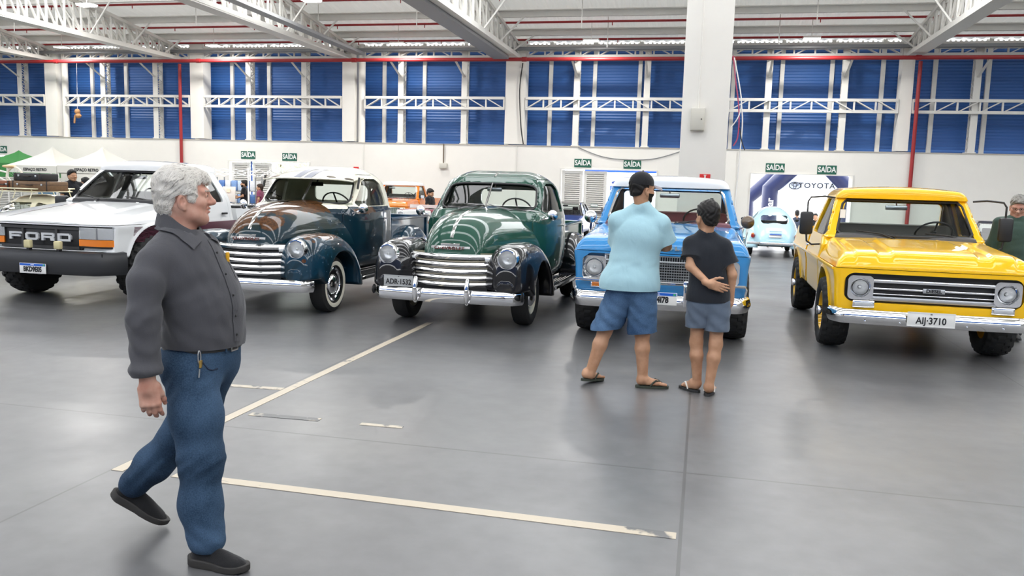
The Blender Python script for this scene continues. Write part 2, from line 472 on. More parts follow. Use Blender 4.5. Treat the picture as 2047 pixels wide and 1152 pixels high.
S(MB().box((-10, WY + .3, 4.68), (56, .08, 3.42)).build('wall_back_cladding', M_blue, smooth=False))
# the other walls of the hall, unseen behind and beside the camera, added in grey to darken reflections
M_wall2 = mat('grey_wall_paint', srgb('#8f8f8d'), rough=.8)
S(MB().box((-38.1, 9.5, 4.2), (.2, 40, 8.4)).build('wall_left', M_wall2, smooth=False))
S(MB().box((18.1, 9.5, 4.2), (.2, 40, 8.4)).build('wall_right', M_wall2, smooth=False))
S(MB().box((-10, -10.1, 1.7), (56, .2, 3.4)).build('wall_front', M_wall2, smooth=False))
S(MB().box((-10, -10.1, 7.0), (56, .2, 6.0)).build('wall_front_cladding', M_blue, smooth=False))
# mullions of the cladding
for k in range(26):
    x = -28.2 + 1.523 * k
    m = MB(); m.box((x, WY + .18, 4.75), (.13, .03, 3.5)).box((x - .055, WY + .21, 4.75), (.02, .09, 3.5)).box((x + .055, WY + .21, 4.75), (.02, .09, 3.5))
    S(m.build('trim_mullion', M_steel, smooth=False))
# columns
COLX = [(-31.6, -31.0), (-25.2, -24.68), (-18.86, -18.31), (-12.77, -12.3), (-6.79, -6.1), (-.6, -.05), (5.72, 6.08), (11.8, 12.3)]
for a, b in COLX:
    S(MB().box(((a + b) / 2, WY - .25, 4.75), (b - a, .5, 3.5)).build('column', M_white, smooth=False))
for x in (-24.45, -12.1): S(MB().tube([(x, WY - .3, 2.96), (x, WY - .3, 6.4)], .12, 16).build('trim_downpipe', M_white))
# lattice wind posts
for x in (-28.7, -26.42, -22.66, -20.38, -16.51, -14.29, -10.59, -8.27, -4.35, -2.02, 1.82, 4.11, 7.89, 10.15):
    m = MB(); y0, y1 = WY - .42, WY - .08
    for yy in (y0, y1): m.box((x, yy, 4.6), (.2 if yy == y0 else .14, .035, 3.25))
    z = 3.05
    k = 0
    while z < 6.1:
        for s in (-.07, .07): m.bar((x + s, y0 if k % 2 else y1, z), (x + s, y1 if k % 2 else y0, z + .17), .02)
        z += .17; k += 1
    m.box((x, WY - .25, 2.99), (.26, .44, .03))
    S(m.build('column_lattice_post', M_steel, smooth=False))
# horizontal lattice girders, one per bay, at mid height and at the eave
def girder(a, b, zb, zt, y, name):
    m = MB()
    m.box(((a + b) / 2, y, zt - .04), (b - a, .1, .09)).box(((a + b) / 2, y, zb + .04), (b - a, .1, .09))
    n = max(2, int(round((b - a) / .61))); d = (b - a) / n
    for i in range(n + 1): m.box((a + i * d, y, (zb + zt) / 2), (.05, .06, zt - zb))
    for i in range(n):
        lft = i < n / 2
        p, q = (a + i * d + .04, zb + .06), (a + (i + 1) * d - .04, zt - .06)
        if not lft: p, q = (p[0], zt - .06), (q[0], zb + .06)
        for yy in (-.04, .04): m.bar((p[0], y + yy, p[1]), (q[0], y + yy, q[1]), .045, .03)
    S(m.build(name, M_steel, smooth=False))
ends = [COLX[i][1] for i in range(len(COLX) - 1)]
for i in range(len(COLX) - 1):
    a = COLX[i][1] + (.4 if i in (1, 3) else .04); b = COLX[i + 1][0] - .04
    girder(a, b, 4.15, 4.58, WY - .5, 'beam_lattice')
    girder(a, b, 5.88, 6.28, WY - .5, 'beam_lattice')
# knee braces at the post heads
for x, s in ((-28.7, -1), (-26.42, -1), (-22.66, -1), (-20.38, -1), (-16.51, -1), (-14.29, -1), (-10.59, -1), (-8.27, -1), (-4.35, -.6), (-2.02, -.2), (1.82, .2), (4.11, .5), (7.89, .8), (10.15, 1)):
    m = MB(); m.bar((x, WY - .44, 5.25), (x + .12 * s, WY - 1.25, 5.74), .07, .03).bar((x, WY - .44, 5.78), (x + .12 * s, WY - 1.25, 5.74), .05, .03)
    S(m.build('beam_brace', M_steel, smooth=False))
# roof: visible slope over the far bay, then sheets with skylight gaps added out of view, the first widened to brighten the back wall
RZ = lambda y: 6.5 + .13 * (28.8 - y)
def roof_sheet(ya, yb, name='ceiling'):
    m = MB(); P = []
    n = 4 * 170
    for i in range(n + 1):
        x = -38 + 56 * i / n; dz = (0, .035, .035, 0)[i % 4]
        P.append((x, dz))
    m.grid([[(x, y, RZ(y) + dz) for x, dz in P] for y in (ya, yb)])
    return S(m.build(name, M_roof, smooth=False))
roof_sheet(29.0, 22.4)
for ya, yb in ((19.2, 16.8), (15.4, 12.4), (11.2, 7.6), (6.4, 2.8), (1.6, -2.0), (-3.2, -6.8), (-8, -10.2)):
    roof_sheet(ya, yb)
m = MB()
for k in range(374): m.box((-37.95 + .15 * k, WY + .24, 6.465), (.075, .03, .15))
S(m.build('trim_eave', M_steel, smooth=False))
# purlins
for y in (28.62, 27.4, 25.6, 23.6, 21.3, 17.1, 12.7, 8.2, 2.9):
    z = RZ(y) - (.17 if y > 28.5 else .02); m = MB()
    m.box((-10, y, z - .11), (56, .03, .2)).box((-10, y - .04, z - .02), (56, .09, .03)).box((-10, y + .04, z - .2), (56, .09, .025))
    S(m.build('beam_purlin', M_steel, smooth=False))
# main trusses running from the wall columns into the hall
def truss(x, yend=4.0):
    m = MB(); ya = WY - .5; zb = 5.92
    for s in (-.14, .14):
        m.bar((x + s, ya, zb), (x + s, yend, zb + .004 * (ya - yend)), .1, .12)
        m.bar((x + s, ya, RZ(ya) - .28), (x + s, yend, RZ(yend) - .28), .1, .1)
    m.box((x, (ya + yend) / 2, zb - .06), (.42, ya - yend, .03))
    y = ya - .1; k = 0
    while y > yend + .8:
        st = .55 + .02 * k; zt = lambda q: RZ(q) - .3; zz = lambda q: zb + .004 * (ya - q)
        for s in (-.14, .14):
            m.bar((x + s, y, zz(y)), (x + s, y, zt(y)), .05); m.bar((x + s, y, zz(y)), (x + s, y - st, zt(y - st)), .05)
        y -= st; k += 1
    S(m.build('beam_truss', M_steel, smooth=False))
for x in (-31.2, -25.0, -19.4, -12.6, -6.5, -.1, 6.0, 12.1): truss(x, 17.6 if x == -.1 else 4.0)
# fly braces from purlins to the trusses
for x in (-19.4, -12.6, -6.5, 6.0):
    for y in (27.4, 25.6, 23.6):
        m = MB()
        for s in (-1, 1): m.bar((x + s * .15, y, 5.98), (x + s * .95, y, RZ(y) - .15), .045)
        S(m.build('beam_fly_brace', M_steel, smooth=False))
# grey cable trays
def tray(a, b, wd=.26, name='cable_tray'):
    a, b = Vector(a), Vector(b); m = MB(); d = (b - a).normalized(); sd = d.cross(Vector((0, 0, 1))).normalized()
    m.bar(a, b, wd, .015)
    for s in (-1, 1): m.bar(a + sd * s * wd / 2 + Vector((0, 0, .04)), b + sd * s * wd / 2 + Vector((0, 0, .04)), .012, .09)
    return m.build(name, M_grey, smooth=False)
tag(tray((-38, WY - .85, 6.08), (18, WY - .85, 6.08), .2), 'long grey cable tray running along the upper wall above the red pipe', 'cable tray')
tag(tray((-11.9, WY - .9, 5.95), (-11.9, 6, 6.2), .3), 'grey cable tray hung beside the second roof truss, running toward the camera', 'cable tray')
tag(tray((-6.75, WY - 1.4, 5.72), (-6.75, 6, 5.83), .5), 'wide grey cable tray under the central roof truss', 'cable tray')
# red fire pipes
def pipe(name, pts, r, label, joints=()):
    root = MB().tube(pts, r, 12).build(name, M_red); tag(root, label, 'pipe')
    if joints:
        for p in joints: MB().tube([(p[0] - .08, p[1], p[2]), (p[0] + .08, p[1], p[2])], r * 1.25, 12).build('coupling', M_red, root)
    return root
pipe('fire_pipe', [(-38, WY - 1.25, 5.72), (18, WY - 1.25, 5.72)], .062, 'thick red fire pipe running horizontally along the whole upper wall', [(x, WY - 1.25, 5.72) for x in range(-36, 18, 6)])
pipe('fire_pipe', [(-19.18, WL - .1, 5.7), (-19.18, WL - .1, 0)], .058, 'red vertical riser pipe left, coming down beside the wall column behind the old man')
pipe('fire_pipe', [(6.2, WL - .1, 5.7), (6.2, WL - .1, 0)], .058, 'red vertical riser pipe coming down the wall behind the yellow truck')
for y, dz, nm in ((27.95, .2, 'lowest red sprinkler pipe under the roof, just above the light slits'), (26.2, .2, 'middle red sprinkler pipe under the roof sheets'), (24.0, .18, 'highest red sprinkler pipe in view under the roof')):
    r = pipe('sprinkler_pipe', [(-38, y, RZ(y) - dz), (18, y, RZ(y) - dz)], .035, nm)
    for k in range(18): MB().tube([(-36 + 3 * k, y, RZ(y) - dz), (-36 + 3 * k, y, RZ(y) - dz - .12)], .015, 6).build('sprinkler_head', M_red, r)
# light slits under the roof corrugation at the eave
# (daylight enters between the last purlin and the sheet)
# lamps
M_lamp = mat('lamp_face', (1, 1, 1), emit=(1, .97, .92), estr=9)
def lamp(x, y, z, label):
    r = empty('high_bay_lamp', (x, y, z)); tag(r, label, 'ceiling lamp', 'ceiling flood lamps')
    MB().box((0, 0, .03), (.5, .34, .05), b=.01).build('housing', M_steel, r)
    MB().box((0, 0, 0), (.46, .3, .012)).build('diffuser', M_lamp, r, smooth=False)
    MB().tube([(0, 0, .05), (0, 0, RZ(y) - z)], .012, 6).build('hanger', M_steel, r)
    d = bpy.data.lights.new('lamp_light', 'AREA'); d.shape = 'RECTANGLE'; d.size = .46; d.size_y = .3; d.energy = 85; d.color = (1, .97, .92)
    o = bpy.data.objects.new('lamp_light', d); COL.objects.link(o); o.parent = r; o.location = (0, 0, -.012)
    return r
for x, y, z, l in ((-17.72, 21.62, 6.41, 'flood lamp at the top left beneath the high roof sheets'), (-23.26, 27.01, 6.14, 'leftmost of the lit flood lamps along the eave, by the left column'),
                   (-17.01, 26.98, 6.14, 'lit flood lamp along the eave over the old man'), (-10.66, 21.6, 6.41, 'flood lamp at the top edge between the two left trusses'),
                   (-10.16, 26.93, 6.14, 'lit flood lamp along the eave above the patinated blue pickup'), (-3.7, 26.75, 6.15, 'lit flood lamp along the eave left of the big white column'),
                   (2.85, 26.76, 6.15, 'lit flood lamp along the eave right of the big white column')):
    lamp(x, y, z, l)
# hanging rods
for i, (x, y, z0, z1) in enumerate(((-22.6, 24.15, 6.2, 7.12), (-16.0, 24.4, 6.35, 7.06), (-13.2, 24.6, 6.3, 7.04), (-12.0, 24.8, 6.5, 7.02), (-8.7, 24.6, 6.3, 7.04), (-3.7, 24.6, 6.15, 7.04), (-3.15, 26.4, 5.9, 6.81), (2.75, 24.8, 6.2, 7.02), (1.9, 26.4, 5.95, 6.81))):
    tag(MB().tube([(x, y, z0), (x, y, z1)], .015, 6).build('conduit_drop', M_steel), ('thin white conduit rod hanging from the roof sheets', 'thin white conduit rod hanging from the roof sheets')[0], 'conduit', 'conduit rods hanging from the roof')
# big white column with its box and signs
S(MB().box((-.065, 16.95, 4.0), (.87, .9, 8.0), b=.02).build('column_big', M_white, angle=30))
r = empty('electrical_box', (-.195, 16.495, 2.96)); tag(r, 'grey metal electrical box mounted high on the big white column', 'electrical box')
M_ebox = mat('box_beige', srgb('#c9c6bb'), rough=.45)
MB().box((0, -.06, 0), (.26, .12, .42), b=.008).build('body', M_ebox, r); MB().box((0, -.125, 0), (.24, .012, .4), b=.004).build('door', M_ebox, r)
MB().tube([(.07, -.13, 0), (.07, -.145, 0)], .012, 10).build('lock', M_black, r)
MB().tube([(-.0, -.012, .21), (-.0, -.012, 4.6)], .012, 8).build('conduit', M_white, r)
r = empty('extinguisher_sign', (0.0, 16.49, 1.865)); tag(r, 'small red sign with white symbol on the big white column', 'sign')
MB().box((0, 0, 0), (.2, .012, .15)).build('plate', mat('sign_red', srgb('#d2211f'), rough=.4), r, smooth=False)
m = MB(); m.box((0, -.008, .005), (.028, .004, .08), b=.001).box((0, -.008, .055), (.05, .004, .012)).prism([(-.035, -.035), (.035, -.035), (0, -.065)], -.01, -.006)
m.build('symbol', M_letw, r, smooth=False)
# exit signs
M_green = mat('exit_green', srgb('#165c48'), rough=.4)
for x, z, l in ((-27.85, 2.44, 'green exit sign at the far left above the green tent'), (-16.79, 2.44, 'green exit sign above the left louvred doors, left of the two over that doorway'),
                (-15.09, 2.4, 'green exit sign over the open part of the left doorway, above the patinated truck'), (-4.11, 2.42, 'green exit sign above the closed white louvres beside the black cap'),
                (-2.42, 2.41, 'green exit sign just above the man in the black cap'), (2.22, 2.41, 'green exit sign over the right doorway, the one above the light blue rounded car'),
                (3.82, 2.38, 'green exit sign over the right doorway, the one above the white carmaker banner')):
    r = empty('exit_sign', (x * KL, WL - .01, ZL(z))); tag(r, l, 'exit sign', 'green exit signs')
    MB().box((0, 0, 0), (.58, .014, .28)).build('plate', M_green, r, smooth=False)
    text('SAÍDA', .235, .003, M_letw, r, (0, -.012, .0), sx=.82, bold=.006)
# louvred doors
def leaf(x0, x1, label, bar=False):
    x0, x1 = x0 * KL, x1 * KL; r = empty('louvre_door', ((x0 + x1) / 2, WL + .06, 0)); tag(r, label, 'door')
    w = x1 - x0; m = MB()
    for s in (-1, 1): m.box((s * (w / 2 - .05), 0, 1.08), (.1, .05, 2.14))
    for z in (.06, 2.1): m.box((0, 0, z), (w - .2, .05, .1))
    m.build('frame', M_steel, r, smooth=False)
    m = MB()
    for k in range(28): m.box((0, -.005, .14 + .069 * k), (w - .2, .05, .012), rx=R(38))
    m.box((0, .022, 1.08), (w - .2, .006, 2.0)); m.build('slats', M_steel, r, smooth=False)
    if bar:
        m = MB().box((0, -.06, .78), (w * .8, .05, .05)).box((w * .36, -.05, .82), (.07, .06, .2)); m.build('panic_bar', mat('bar_grey', (.2, .2, .2), rough=.4, metal=.8), r, smooth=False)
        s = MB().box((0, -.03, 1.0), (.26, .008, .12)); s.build('notice', M_letw, r, smooth=False)
        q = MB().box((0, -.036, 1.045), (.24, .004, .015)).box((0, -.036, .955), (.24, .004, .015)).box((-.115, -.036, 1), (.012, .004, .1)).box((.115, -.036, 1), (.012, .004, .1)); q.build('notice_border', M_green, r, smooth=False)
leaf(-17.5, -16.76, 'white louvred door leaf at far left of the left doorway, behind the white pickup bed')
leaf(-16.62, -15.85, 'white louvred door leaf next to the open gap of the left doorway')
leaf(-4.82, -4.1, 'closed white louvred door leaf behind the dark saloon, left of the pair')
leaf(-4.06, -3.27, 'white louvred door leaf with panic bar and small notice', True)
leaf(-30.1, -28.6, 'white louvred door leaf at the far left behind the green tent')
leaf(-28.5, -27.0, 'white louvred door leaf just right of the far left one, behind the tents')
S(MB().box((-16.69 * KL, WL + .06, 1.1), (.05, .06, 2.2)).build('trim_8', mat('blue_post', srgb('#2f55a0'), rough=.5), smooth=False))
# wall junction box with its conduit
r = empty('junction_box', (-9.1 * KL, WL - .05, 2.2)); tag(r, 'small beige junction box on the back wall above the green pickup', 'electrical box')
MB().box((0, 0, 0), (.27, .1, .19), b=.01).build('body', M_ebox, r)
MB().tube([(0, 0, .09), (0, 0, .76)], .02, 8).build('conduit', mat('conduit_brown', srgb('#6b5a48'), rough=.6), r)
for x in (-11.9, -6.3, 1.0): tag(MB().tube([(x, WL - .02, 0), (x, WL - .02, 2.92)], .014, 6).build('wall_conduit', M_steel), 'thin pale conduit running up the lower white wall', 'conduit', 'conduits up the lower wall')
# loose cables beside the big column
def cable(pts, r, m, label):
    P = []
    for i in range(len(pts) - 1):
        p0, p1, p2, p3 = [Vector(pts[max(0, min(len(pts) - 1, i + k))]) for k in (-1, 0, 1, 2)]
        for q in range(6):
            t = q / 6; P.append(.5 * ((2 * p1) + (p2 - p0) * t + (2 * p0 - 5 * p1 + 4 * p2 - p3) * t * t + (3 * p1 - p0 - 3 * p2 + p3) * t ** 3))
    P.append(Vector(pts[-1]))
    return tag(MB().tube(P, r, 6).build('hanging_cable', m), label, 'cable')
cable([(.40, 16.9, 4.2), (.47, 16.9, 3.75), (.55, 16.9, 3.3), (.58, 16.9, 2.95), (.57, 16.9, 2.65), (.5, 16.9, 2.5)], .012, mat('cable_pink', srgb('#b3486a'), rough=.5), 'pinkish red cable hanging loosely beside the big white column')
cable([(.42, 16.80, 4.15), (.54, 16.80, 3.65), (.60, 16.80, 3.3), (.56, 16.80, 3.05), (.44, 16.80, 2.85)], .011, M_letw, 'white cable looping beside the big white column above the blue truck')
cable([(.61, 17.0, 3.3), (.65, 17.0, 2.9), (.63, 17.0, 2.2), (.60, 17.0, 1.2), (.60, 17.0, .01)], .012, M_letw, 'long white cable dropping down to the right of the big white column')
cable([(.6, 16.9, 2.85), (.65, 16.9, 2.6), (.72, 16.9, 2.42)], .01, M_black, 'short black cable end by the big white column')
cable([(-6.2, WY - .56, 5.7), (-6.28, WY - .56, 4.8), (-6.2, WY - .56, 3.6), (-6.1, WY - .56, 3.0)], .02, M_dark, 'dark cable hanging down the middle wall column')
cable([(-4.2, WL - .02, 2.92), (-3.2, WL - .02, 2.6), (-1.8, WL - .02, 2.58), (-.7, WL - .02, 2.9)], .012, M_grey, 'thin cable sagging on the white wall above the exit signs')

# floor paint
def worn(name, col, amount):
    m = mat(name, col, rough=.45)
    nt = m.node_tree; b = nt.nodes['Principled BSDF']; tc = nt.nodes.new('ShaderNodeTexCoord')
    n = nt.nodes.new('ShaderNodeTexNoise'); n.inputs['Scale'].default_value = 14; n.inputs['Detail'].default_value = 8
    n2 = nt.nodes.new('ShaderNodeTexNoise'); n2.inputs['Scale'].default_value = 2.2; n2.inputs['Detail'].default_value = 2
    r = nt.nodes.new('ShaderNodeValToRGB'); r.color_ramp.elements[0].position = amount; r.color_ramp.elements[1].position = amount + .08
    r.color_ramp.elements[0].color = (*srgb('#5f5f60'), 1); r.color_ramp.elements[1].color = (*col, 1)
    a = nt.nodes.new('ShaderNodeMath'); a.operation = 'MULTIPLY_ADD'; a.inputs[1].default_value = .6
    nt.links.new(tc.outputs['Object'], n.inputs['Vector']); nt.links.new(tc.outputs['Object'], n2.inputs['Vector'])
    nt.links.new(n.outputs['Fac'], a.inputs[0]); nt.links.new(n2.outputs['Fac'], a.inputs[2])
    nt.links.new(a.outputs[0], r.inputs[0]); nt.links.new(r.outputs[0], b.inputs['Base Color'])
    return m
M_line = worn('floor_line_paint', srgb('#b5aa98'), .58)
M_line2 = worn('floor_line_worn', srgb('#b3a998'), .74)
def strip(x0, y0, x1, y1, wd, label, m=M_line):
    a = Vector((x0, y0, .0012)); b = Vector((x1, y1, .0012))
    return tag(MB().bar(a, b, wd, .0024).build('painted_line', m, smooth=False), label, 'floor line')
strip(-3.12, 3.92, -3.07, 9.3, .075, 'long cream painted line running away from the camera toward the green pickup')
strip(-2.78, 3.96, -.04, 3.925, .075, 'long cream painted line crossing the foreground floor right of the old man')
strip(-3.02, 3.945, -2.84, 3.955, .05, 'short worn cream stub of floor paint at the rear shoe', M_line2)
strip(-3.6, 5.85, -3.15, 5.88, .07, 'short cream paint dash on the floor behind the old man', M_line2)
strip(-3.02, 5.17, -2.5, 5.19, .07, 'faded paint dash just right of the long diagonal line', M_line2)
strip(-2.2, 5.19, -1.9, 5.2, .05, 'very faded paint speck on the floor before the green pickup', M_line2)
# ------------------------------------------------------------------ vehicle helpers
M_lens = glass_mat('lamp_lens', (.93, .94, .95), 1.0)
def fluted(m):
    nt = m.node_tree; out = nt.nodes['Material Output']; old = out.inputs[0].links[0].from_socket
    d = nt.nodes.new('ShaderNodeBsdfDiffuse'); d.inputs[0].default_value = (.86, .87, .86, 1); x = nt.nodes.new('ShaderNodeMixShader'); x.inputs[0].default_value = .17
    nt.links.new(old, x.inputs[1]); nt.links.new(d.outputs[0], x.inputs[2]); nt.links.new(x.outputs[0], out.inputs[0])
fluted(M_lens)
M_refl = mat('lamp_reflector', (.93, .94, .95), rough=.3, metal=.55)
M_lensw = mat('lens_white', srgb('#d8dad8'), rough=.15, coat=1)
M_amber = mat('amber_lens', srgb('#e07a08'), rough=.15, coat=1)
M_redlens = mat('red_lens', srgb('#b01510'), rough=.15, coat=1)
M_white_tyre = mat('whitewall', srgb('#e8e3d2'), rough=.6)
M_cream = mat('cream_paint', srgb('#e9e3cd'), rough=.3, coat=1)
M_hub = mat('hub_chrome', (.8, .8, .82), rough=.08, metal=1)
M_wiper = mat('wiper_grey', (.18, .18, .19), rough=.4, metal=.6)
M_seat = mat('seat_vinyl', srgb('#55524c'), rough=.55)

def tyre_mesh(r, w, rr, tread=0.0, n=72, tmat=M_rubber):
    """tyre about the x axis, outer side +x; tread depth cuts blocks into the crown"""
    prof = [(-w * .36, rr - .012), (-w * .44, rr + .015), (-w * .5, (r + rr) / 2), (-w * .47, r - .045), (-w * .40, r - .012), (-w * .26, r - .002), (-w * .1, r), (w * .1, r), (w * .26, r - .002), (w * .40, r - .012), (w * .47, r - .045), (w * .5, (r + rr) / 2), (w * .44, rr + .015), (w * .36, rr - .012)]
    if tread <= 0: return MB().lathe(prof, n=n)
    n = 120; m = MB(); V = []
    cr = [(-.5, -.05), (-.47, -.02), (-.33, -.004), (-.30, -.004), (-.15, 0), (-.12, 0), (.12, 0), (.15, 0), (.30, -.004), (.33, -.004), (.47, -.02), (.5, -.05)]
    prof = [(-w * .36, rr - .012), (-w * .46, rr + .02), (-w * .505, (r + rr) / 2)] + [(a * w, r + b) for a, b in cr] + [(w * .505, (r + rr) / 2), (w * .46, rr + .02), (w * .36, rr - .012)]
    np_ = len(prof); G = []
    for k in range(n + 1):
        t = 2 * PI * k / n; row = []
        for i, (a, q) in enumerate(prof):
            col = i - 3
            if 0 <= col <= 11:
                band = (0, 0, 0, 1, 1, 2, 2, 3, 3, 4, 4, 4)[col]
                ph = (k + (0, 2, 4, 2, 0)[band]) % 5
                cut = ph in (0, 1) if band in (0, 4) else ph == 0
                if cut: q -= tread
                elif col in (3, 4, 7, 8) : q -= 0
            row.append((a, q * math.cos(t), q * math.sin(t)))
        G.append(row)
    return m.grid(G)
def wheel(parent, x, y, r, w, rr, side, rim_mat, style='steel', tread=0.0, whitewall=False, hub_mat=None, steer=0.0, label=None):
    """wheel part: rim mesh with tyre / hubcap / whitewall under it; side = +1 outer face toward +x"""
    prof = [(-w * .36, rr - .01), (w * .30, rr - .012), (w * .37, rr), (w * .40, rr - .012), (w * .36, rr - .03), (w * .2, rr - .05), (w * .14, rr * .66), (w * .2, rr * .5), (w * .2, .0)]
    if style == 'deep': prof = [(-w * .36, rr - .01), (w * .38, rr - .012), (w * .42, rr), (w * .42, rr - .018), (w * .3, rr - .03), (0, rr - .045), (-.01, rr * .62), (.015, rr * .42), (.015, 0)]
    rim = MB().lathe(prof, n=48, sx=side).build('wheel', rim_mat, parent)
    rim.location = (x, y, r); rim.rotation_euler = (0, 0, steer)
    t = tyre_mesh(r, w, rr, tread)
    if side < 0: t.v = [(-p[0], p[1], p[2]) for p in t.v]; t.f = [f[::-1] for f in t.f]
    t.build('tyre', M_rubber, rim)
    if whitewall:
        MB().lathe([(w * .475, rr + .012), (w * .512, (r + rr) / 2 - .02), (w * .507, r - .062)], n=56, sx=side).build('whitewall', M_white_tyre, rim)
    hm = hub_mat or M_hub
    if style == 'steel':
        MB().lathe([(w * .16, rr * .60), (w * .3, rr * .58), (w * .42, rr * .5), (w * .5, rr * .36), (w * .54, rr * .16), (w * .545, 0)], n=40, sx=side).build('hubcap', hm, rim)
        if whitewall: MB().lathe([(w * .41, rr - .01), (w * .44, rr - .022), (w * .40, rr - .042), (w * .3, rr - .05)], n=48, sx=side).build('trim_ring', hm, rim)
    elif style == 'deep':
        MB().lathe([(0, .075), (w * .3, .07), (w * .36, .055), (w * .55, .05), (w * .58, .035), (w * .58, 0)], n=24, sx=side).build('hub', hm, rim)
        b = MB()
        for k in range(6):
            a = 2 * PI * k / 6; b.tube([(side * .01, .1 * math.cos(a), .1 * math.sin(a)), (side * .04, .1 * math.cos(a), .1 * math.sin(a))], .011, 6)
        b.build('lug_nuts', hm, rim)
    return rim
def headlight(parent, x, y, z, r, bezel_w=.02, sq=None, name='headlight', depth=.05):
    """round lamp facing -y; sq = half size of a squared bezel"""
    if sq:
        def f(P):
            d = np.maximum(rrect(P[0], P[2], 0, 0, sq, sq, sq * .42), np.abs(P[1]) - .022 )
            d = smax(d, np.sqrt(P[0] ** 2 + P[2] ** 2 + (P[1] + .30) ** 2) * -1 + .30 + .0, .01) if False else d
            return np.maximum(d, -(np.sqrt(P[0] ** 2 + P[2] ** 2) - (r + .004 + np.maximum(-P[1], 0) * .8)))
        o = solid(name, f, (-sq - .02, -.05, -sq - .02), (sq + .02, .05, sq + .02), .009, M_chrome, parent)
    else:
        o = MB().lathe([(.09, r * 1.02), (.03, r * 1.1 + bezel_w), (-.0, r + bezel_w), (-.016, r + bezel_w * .6), (-.018, r + .002), (-.006, r - .002)], axis='Y', n=40, sx=1).build(name, M_chrome, parent)
    o.location = (x, y, z)
    k = [(i / 8) for i in range(9)]
    MB().lathe([(-.010 - .03 * (1 - t * t), r * t) for t in k[::-1]], axis='Y', n=36).build('lens', M_lens, o)
    MB().lathe([(depth * (1 - t * t) + .0, r * t) for t in k[::-1]], axis='Y', n=36).build('reflector', M_refl, o)
    MB().ball((0, depth * .4, 0), .016).build('bulb', M_lensw, o)
    return o
def num_plate(parent, loc, w, h, txt, style, rz=0.0, rx=0.0, top='BRASIL'):
    base = M_plate_w if style != 'grey' else M_plate_g
    o = MB().box((0, 0, 0), (w, .008, h), b=.004).build('number_plate', base, parent)
    o.location = loc; o.rotation_euler = (rx, 0, rz)
    fr = MB()
    for s in (-1, 1): fr.box((s * (w / 2 - .004), -.004, 0), (.008, .006, h)).box((0, -.004, s * (h / 2 - .004)), (w, .006, .008))
    if style == 'blue':
        MB().box((0, -.0046, h * .36), (w * .96, .003, h * .22)).build('blue_band', mat('plate_blue', srgb('#1f5fc4'), rough=.35), o, smooth=False)
        text(top, h * .13, .0008, M_letw, o, (0, -.0066, h * .36), bold=.0005)
        text(txt, h * .66, .001, M_letk, o, (0, -.0055, -h * .10), sx=.80, bold=.004, spacing=1.0)
        MB().box((w * .43, -.0066, h * .36), (w * .06, .002, h * .15)).build('flag', mat('flag_green', srgb('#4fae6a'), rough=.4), o, smooth=False)
    else:
        fr.build('rim', base, o, smooth=False)
        text(txt, h * .66, .001, M_letk, o, (0, -.0055, -h * .10), sx=.86, bold=.002)
        text(top, h * .13, .0008, M_letk, o, (0, -.0055, h * .37))
    return o
M_plate_w = mat('plate_white', srgb('#e3e3e0'), rough=.35); M_plate_g = mat('plate_grey', srgb('#a9abab'), rough=.4)
def skin(f, axis, us, vs, t0, t1, off=0.0):
    """points of the surface f=0 met along an axis from t0 toward t1, pushed inward by off, for grids us, vs of the other two coordinates"""
    us = np.asarray(us, float); vs = np.asarray(vs, float)
    def P(t): return {0: (t, us, vs), 1: (us, t, vs), 2: (us, vs, t)}[axis]
    N = 160; best = np.full(us.shape, t1, float); found = np.zeros(us.shape, bool); prev = f(P(np.full(us.shape, t0)))
    for i in range(1, N + 1):
        t = t0 + (t1 - t0) * i / N; v = f(P(np.full(us.shape, t))); hit = (~found) & (v < 0)
        a = np.clip(prev / np.where(np.abs(prev - v) < 1e-9, 1e-9, prev - v), 0, 1)
        best = np.where(hit, t0 + (t1 - t0) * (i - 1 + a) / N, best); found |= hit; prev = v
    best = best + off * np.sign(t1 - t0)
    return np.stack(P(best), -1)
def pane(name, f, axis, rows, t0, t1, off, parent, m=None, n=14, mirror=False):
    """glass sheet: rows = [(v, u0, u1)] stations"""
    vs = np.array([[v] * n for v, a, b in rows]); us = np.array([np.linspace(a, b, n) for v, a, b in rows])
    G = skin(f, axis, us, vs, t0, t1, off)
    mb = MB().grid(G.tolist())
    return mb.build(name, m or M_glass, parent, mirror=mirror)
def lin(a, b, n): return [a + (b - a) * i / (n - 1) for i in range(n)]
def wiper(parent, a, b, tip, y0):
    m = MB(); m.tube([a, b], .008, 6)
    return m
def steering(parent, x, y, z, r=.2, tilt=R(40)):
    o = MB()
    o.tube([(r * math.cos(2 * PI * k / 28), 0, r * math.sin(2 * PI * k / 28)) for k in range(29)], .011, 6, cap=False)
    for a in (0, 2.1, 4.2): o.bar((0, .02, 0), (r * math.cos(a + PI / 2), 0, r * math.sin(a + PI / 2)), .02, .008)
    o.ball((0, .015, 0), (.035, .02, .035)); o.tube([(0, .02, 0), (0, -.35, 0)], .016, 6)
    w = o.build('steering_wheel', M_black, parent); w.location = (x, y, z); w.rotation_euler = (tilt, 0, 0)
    return w

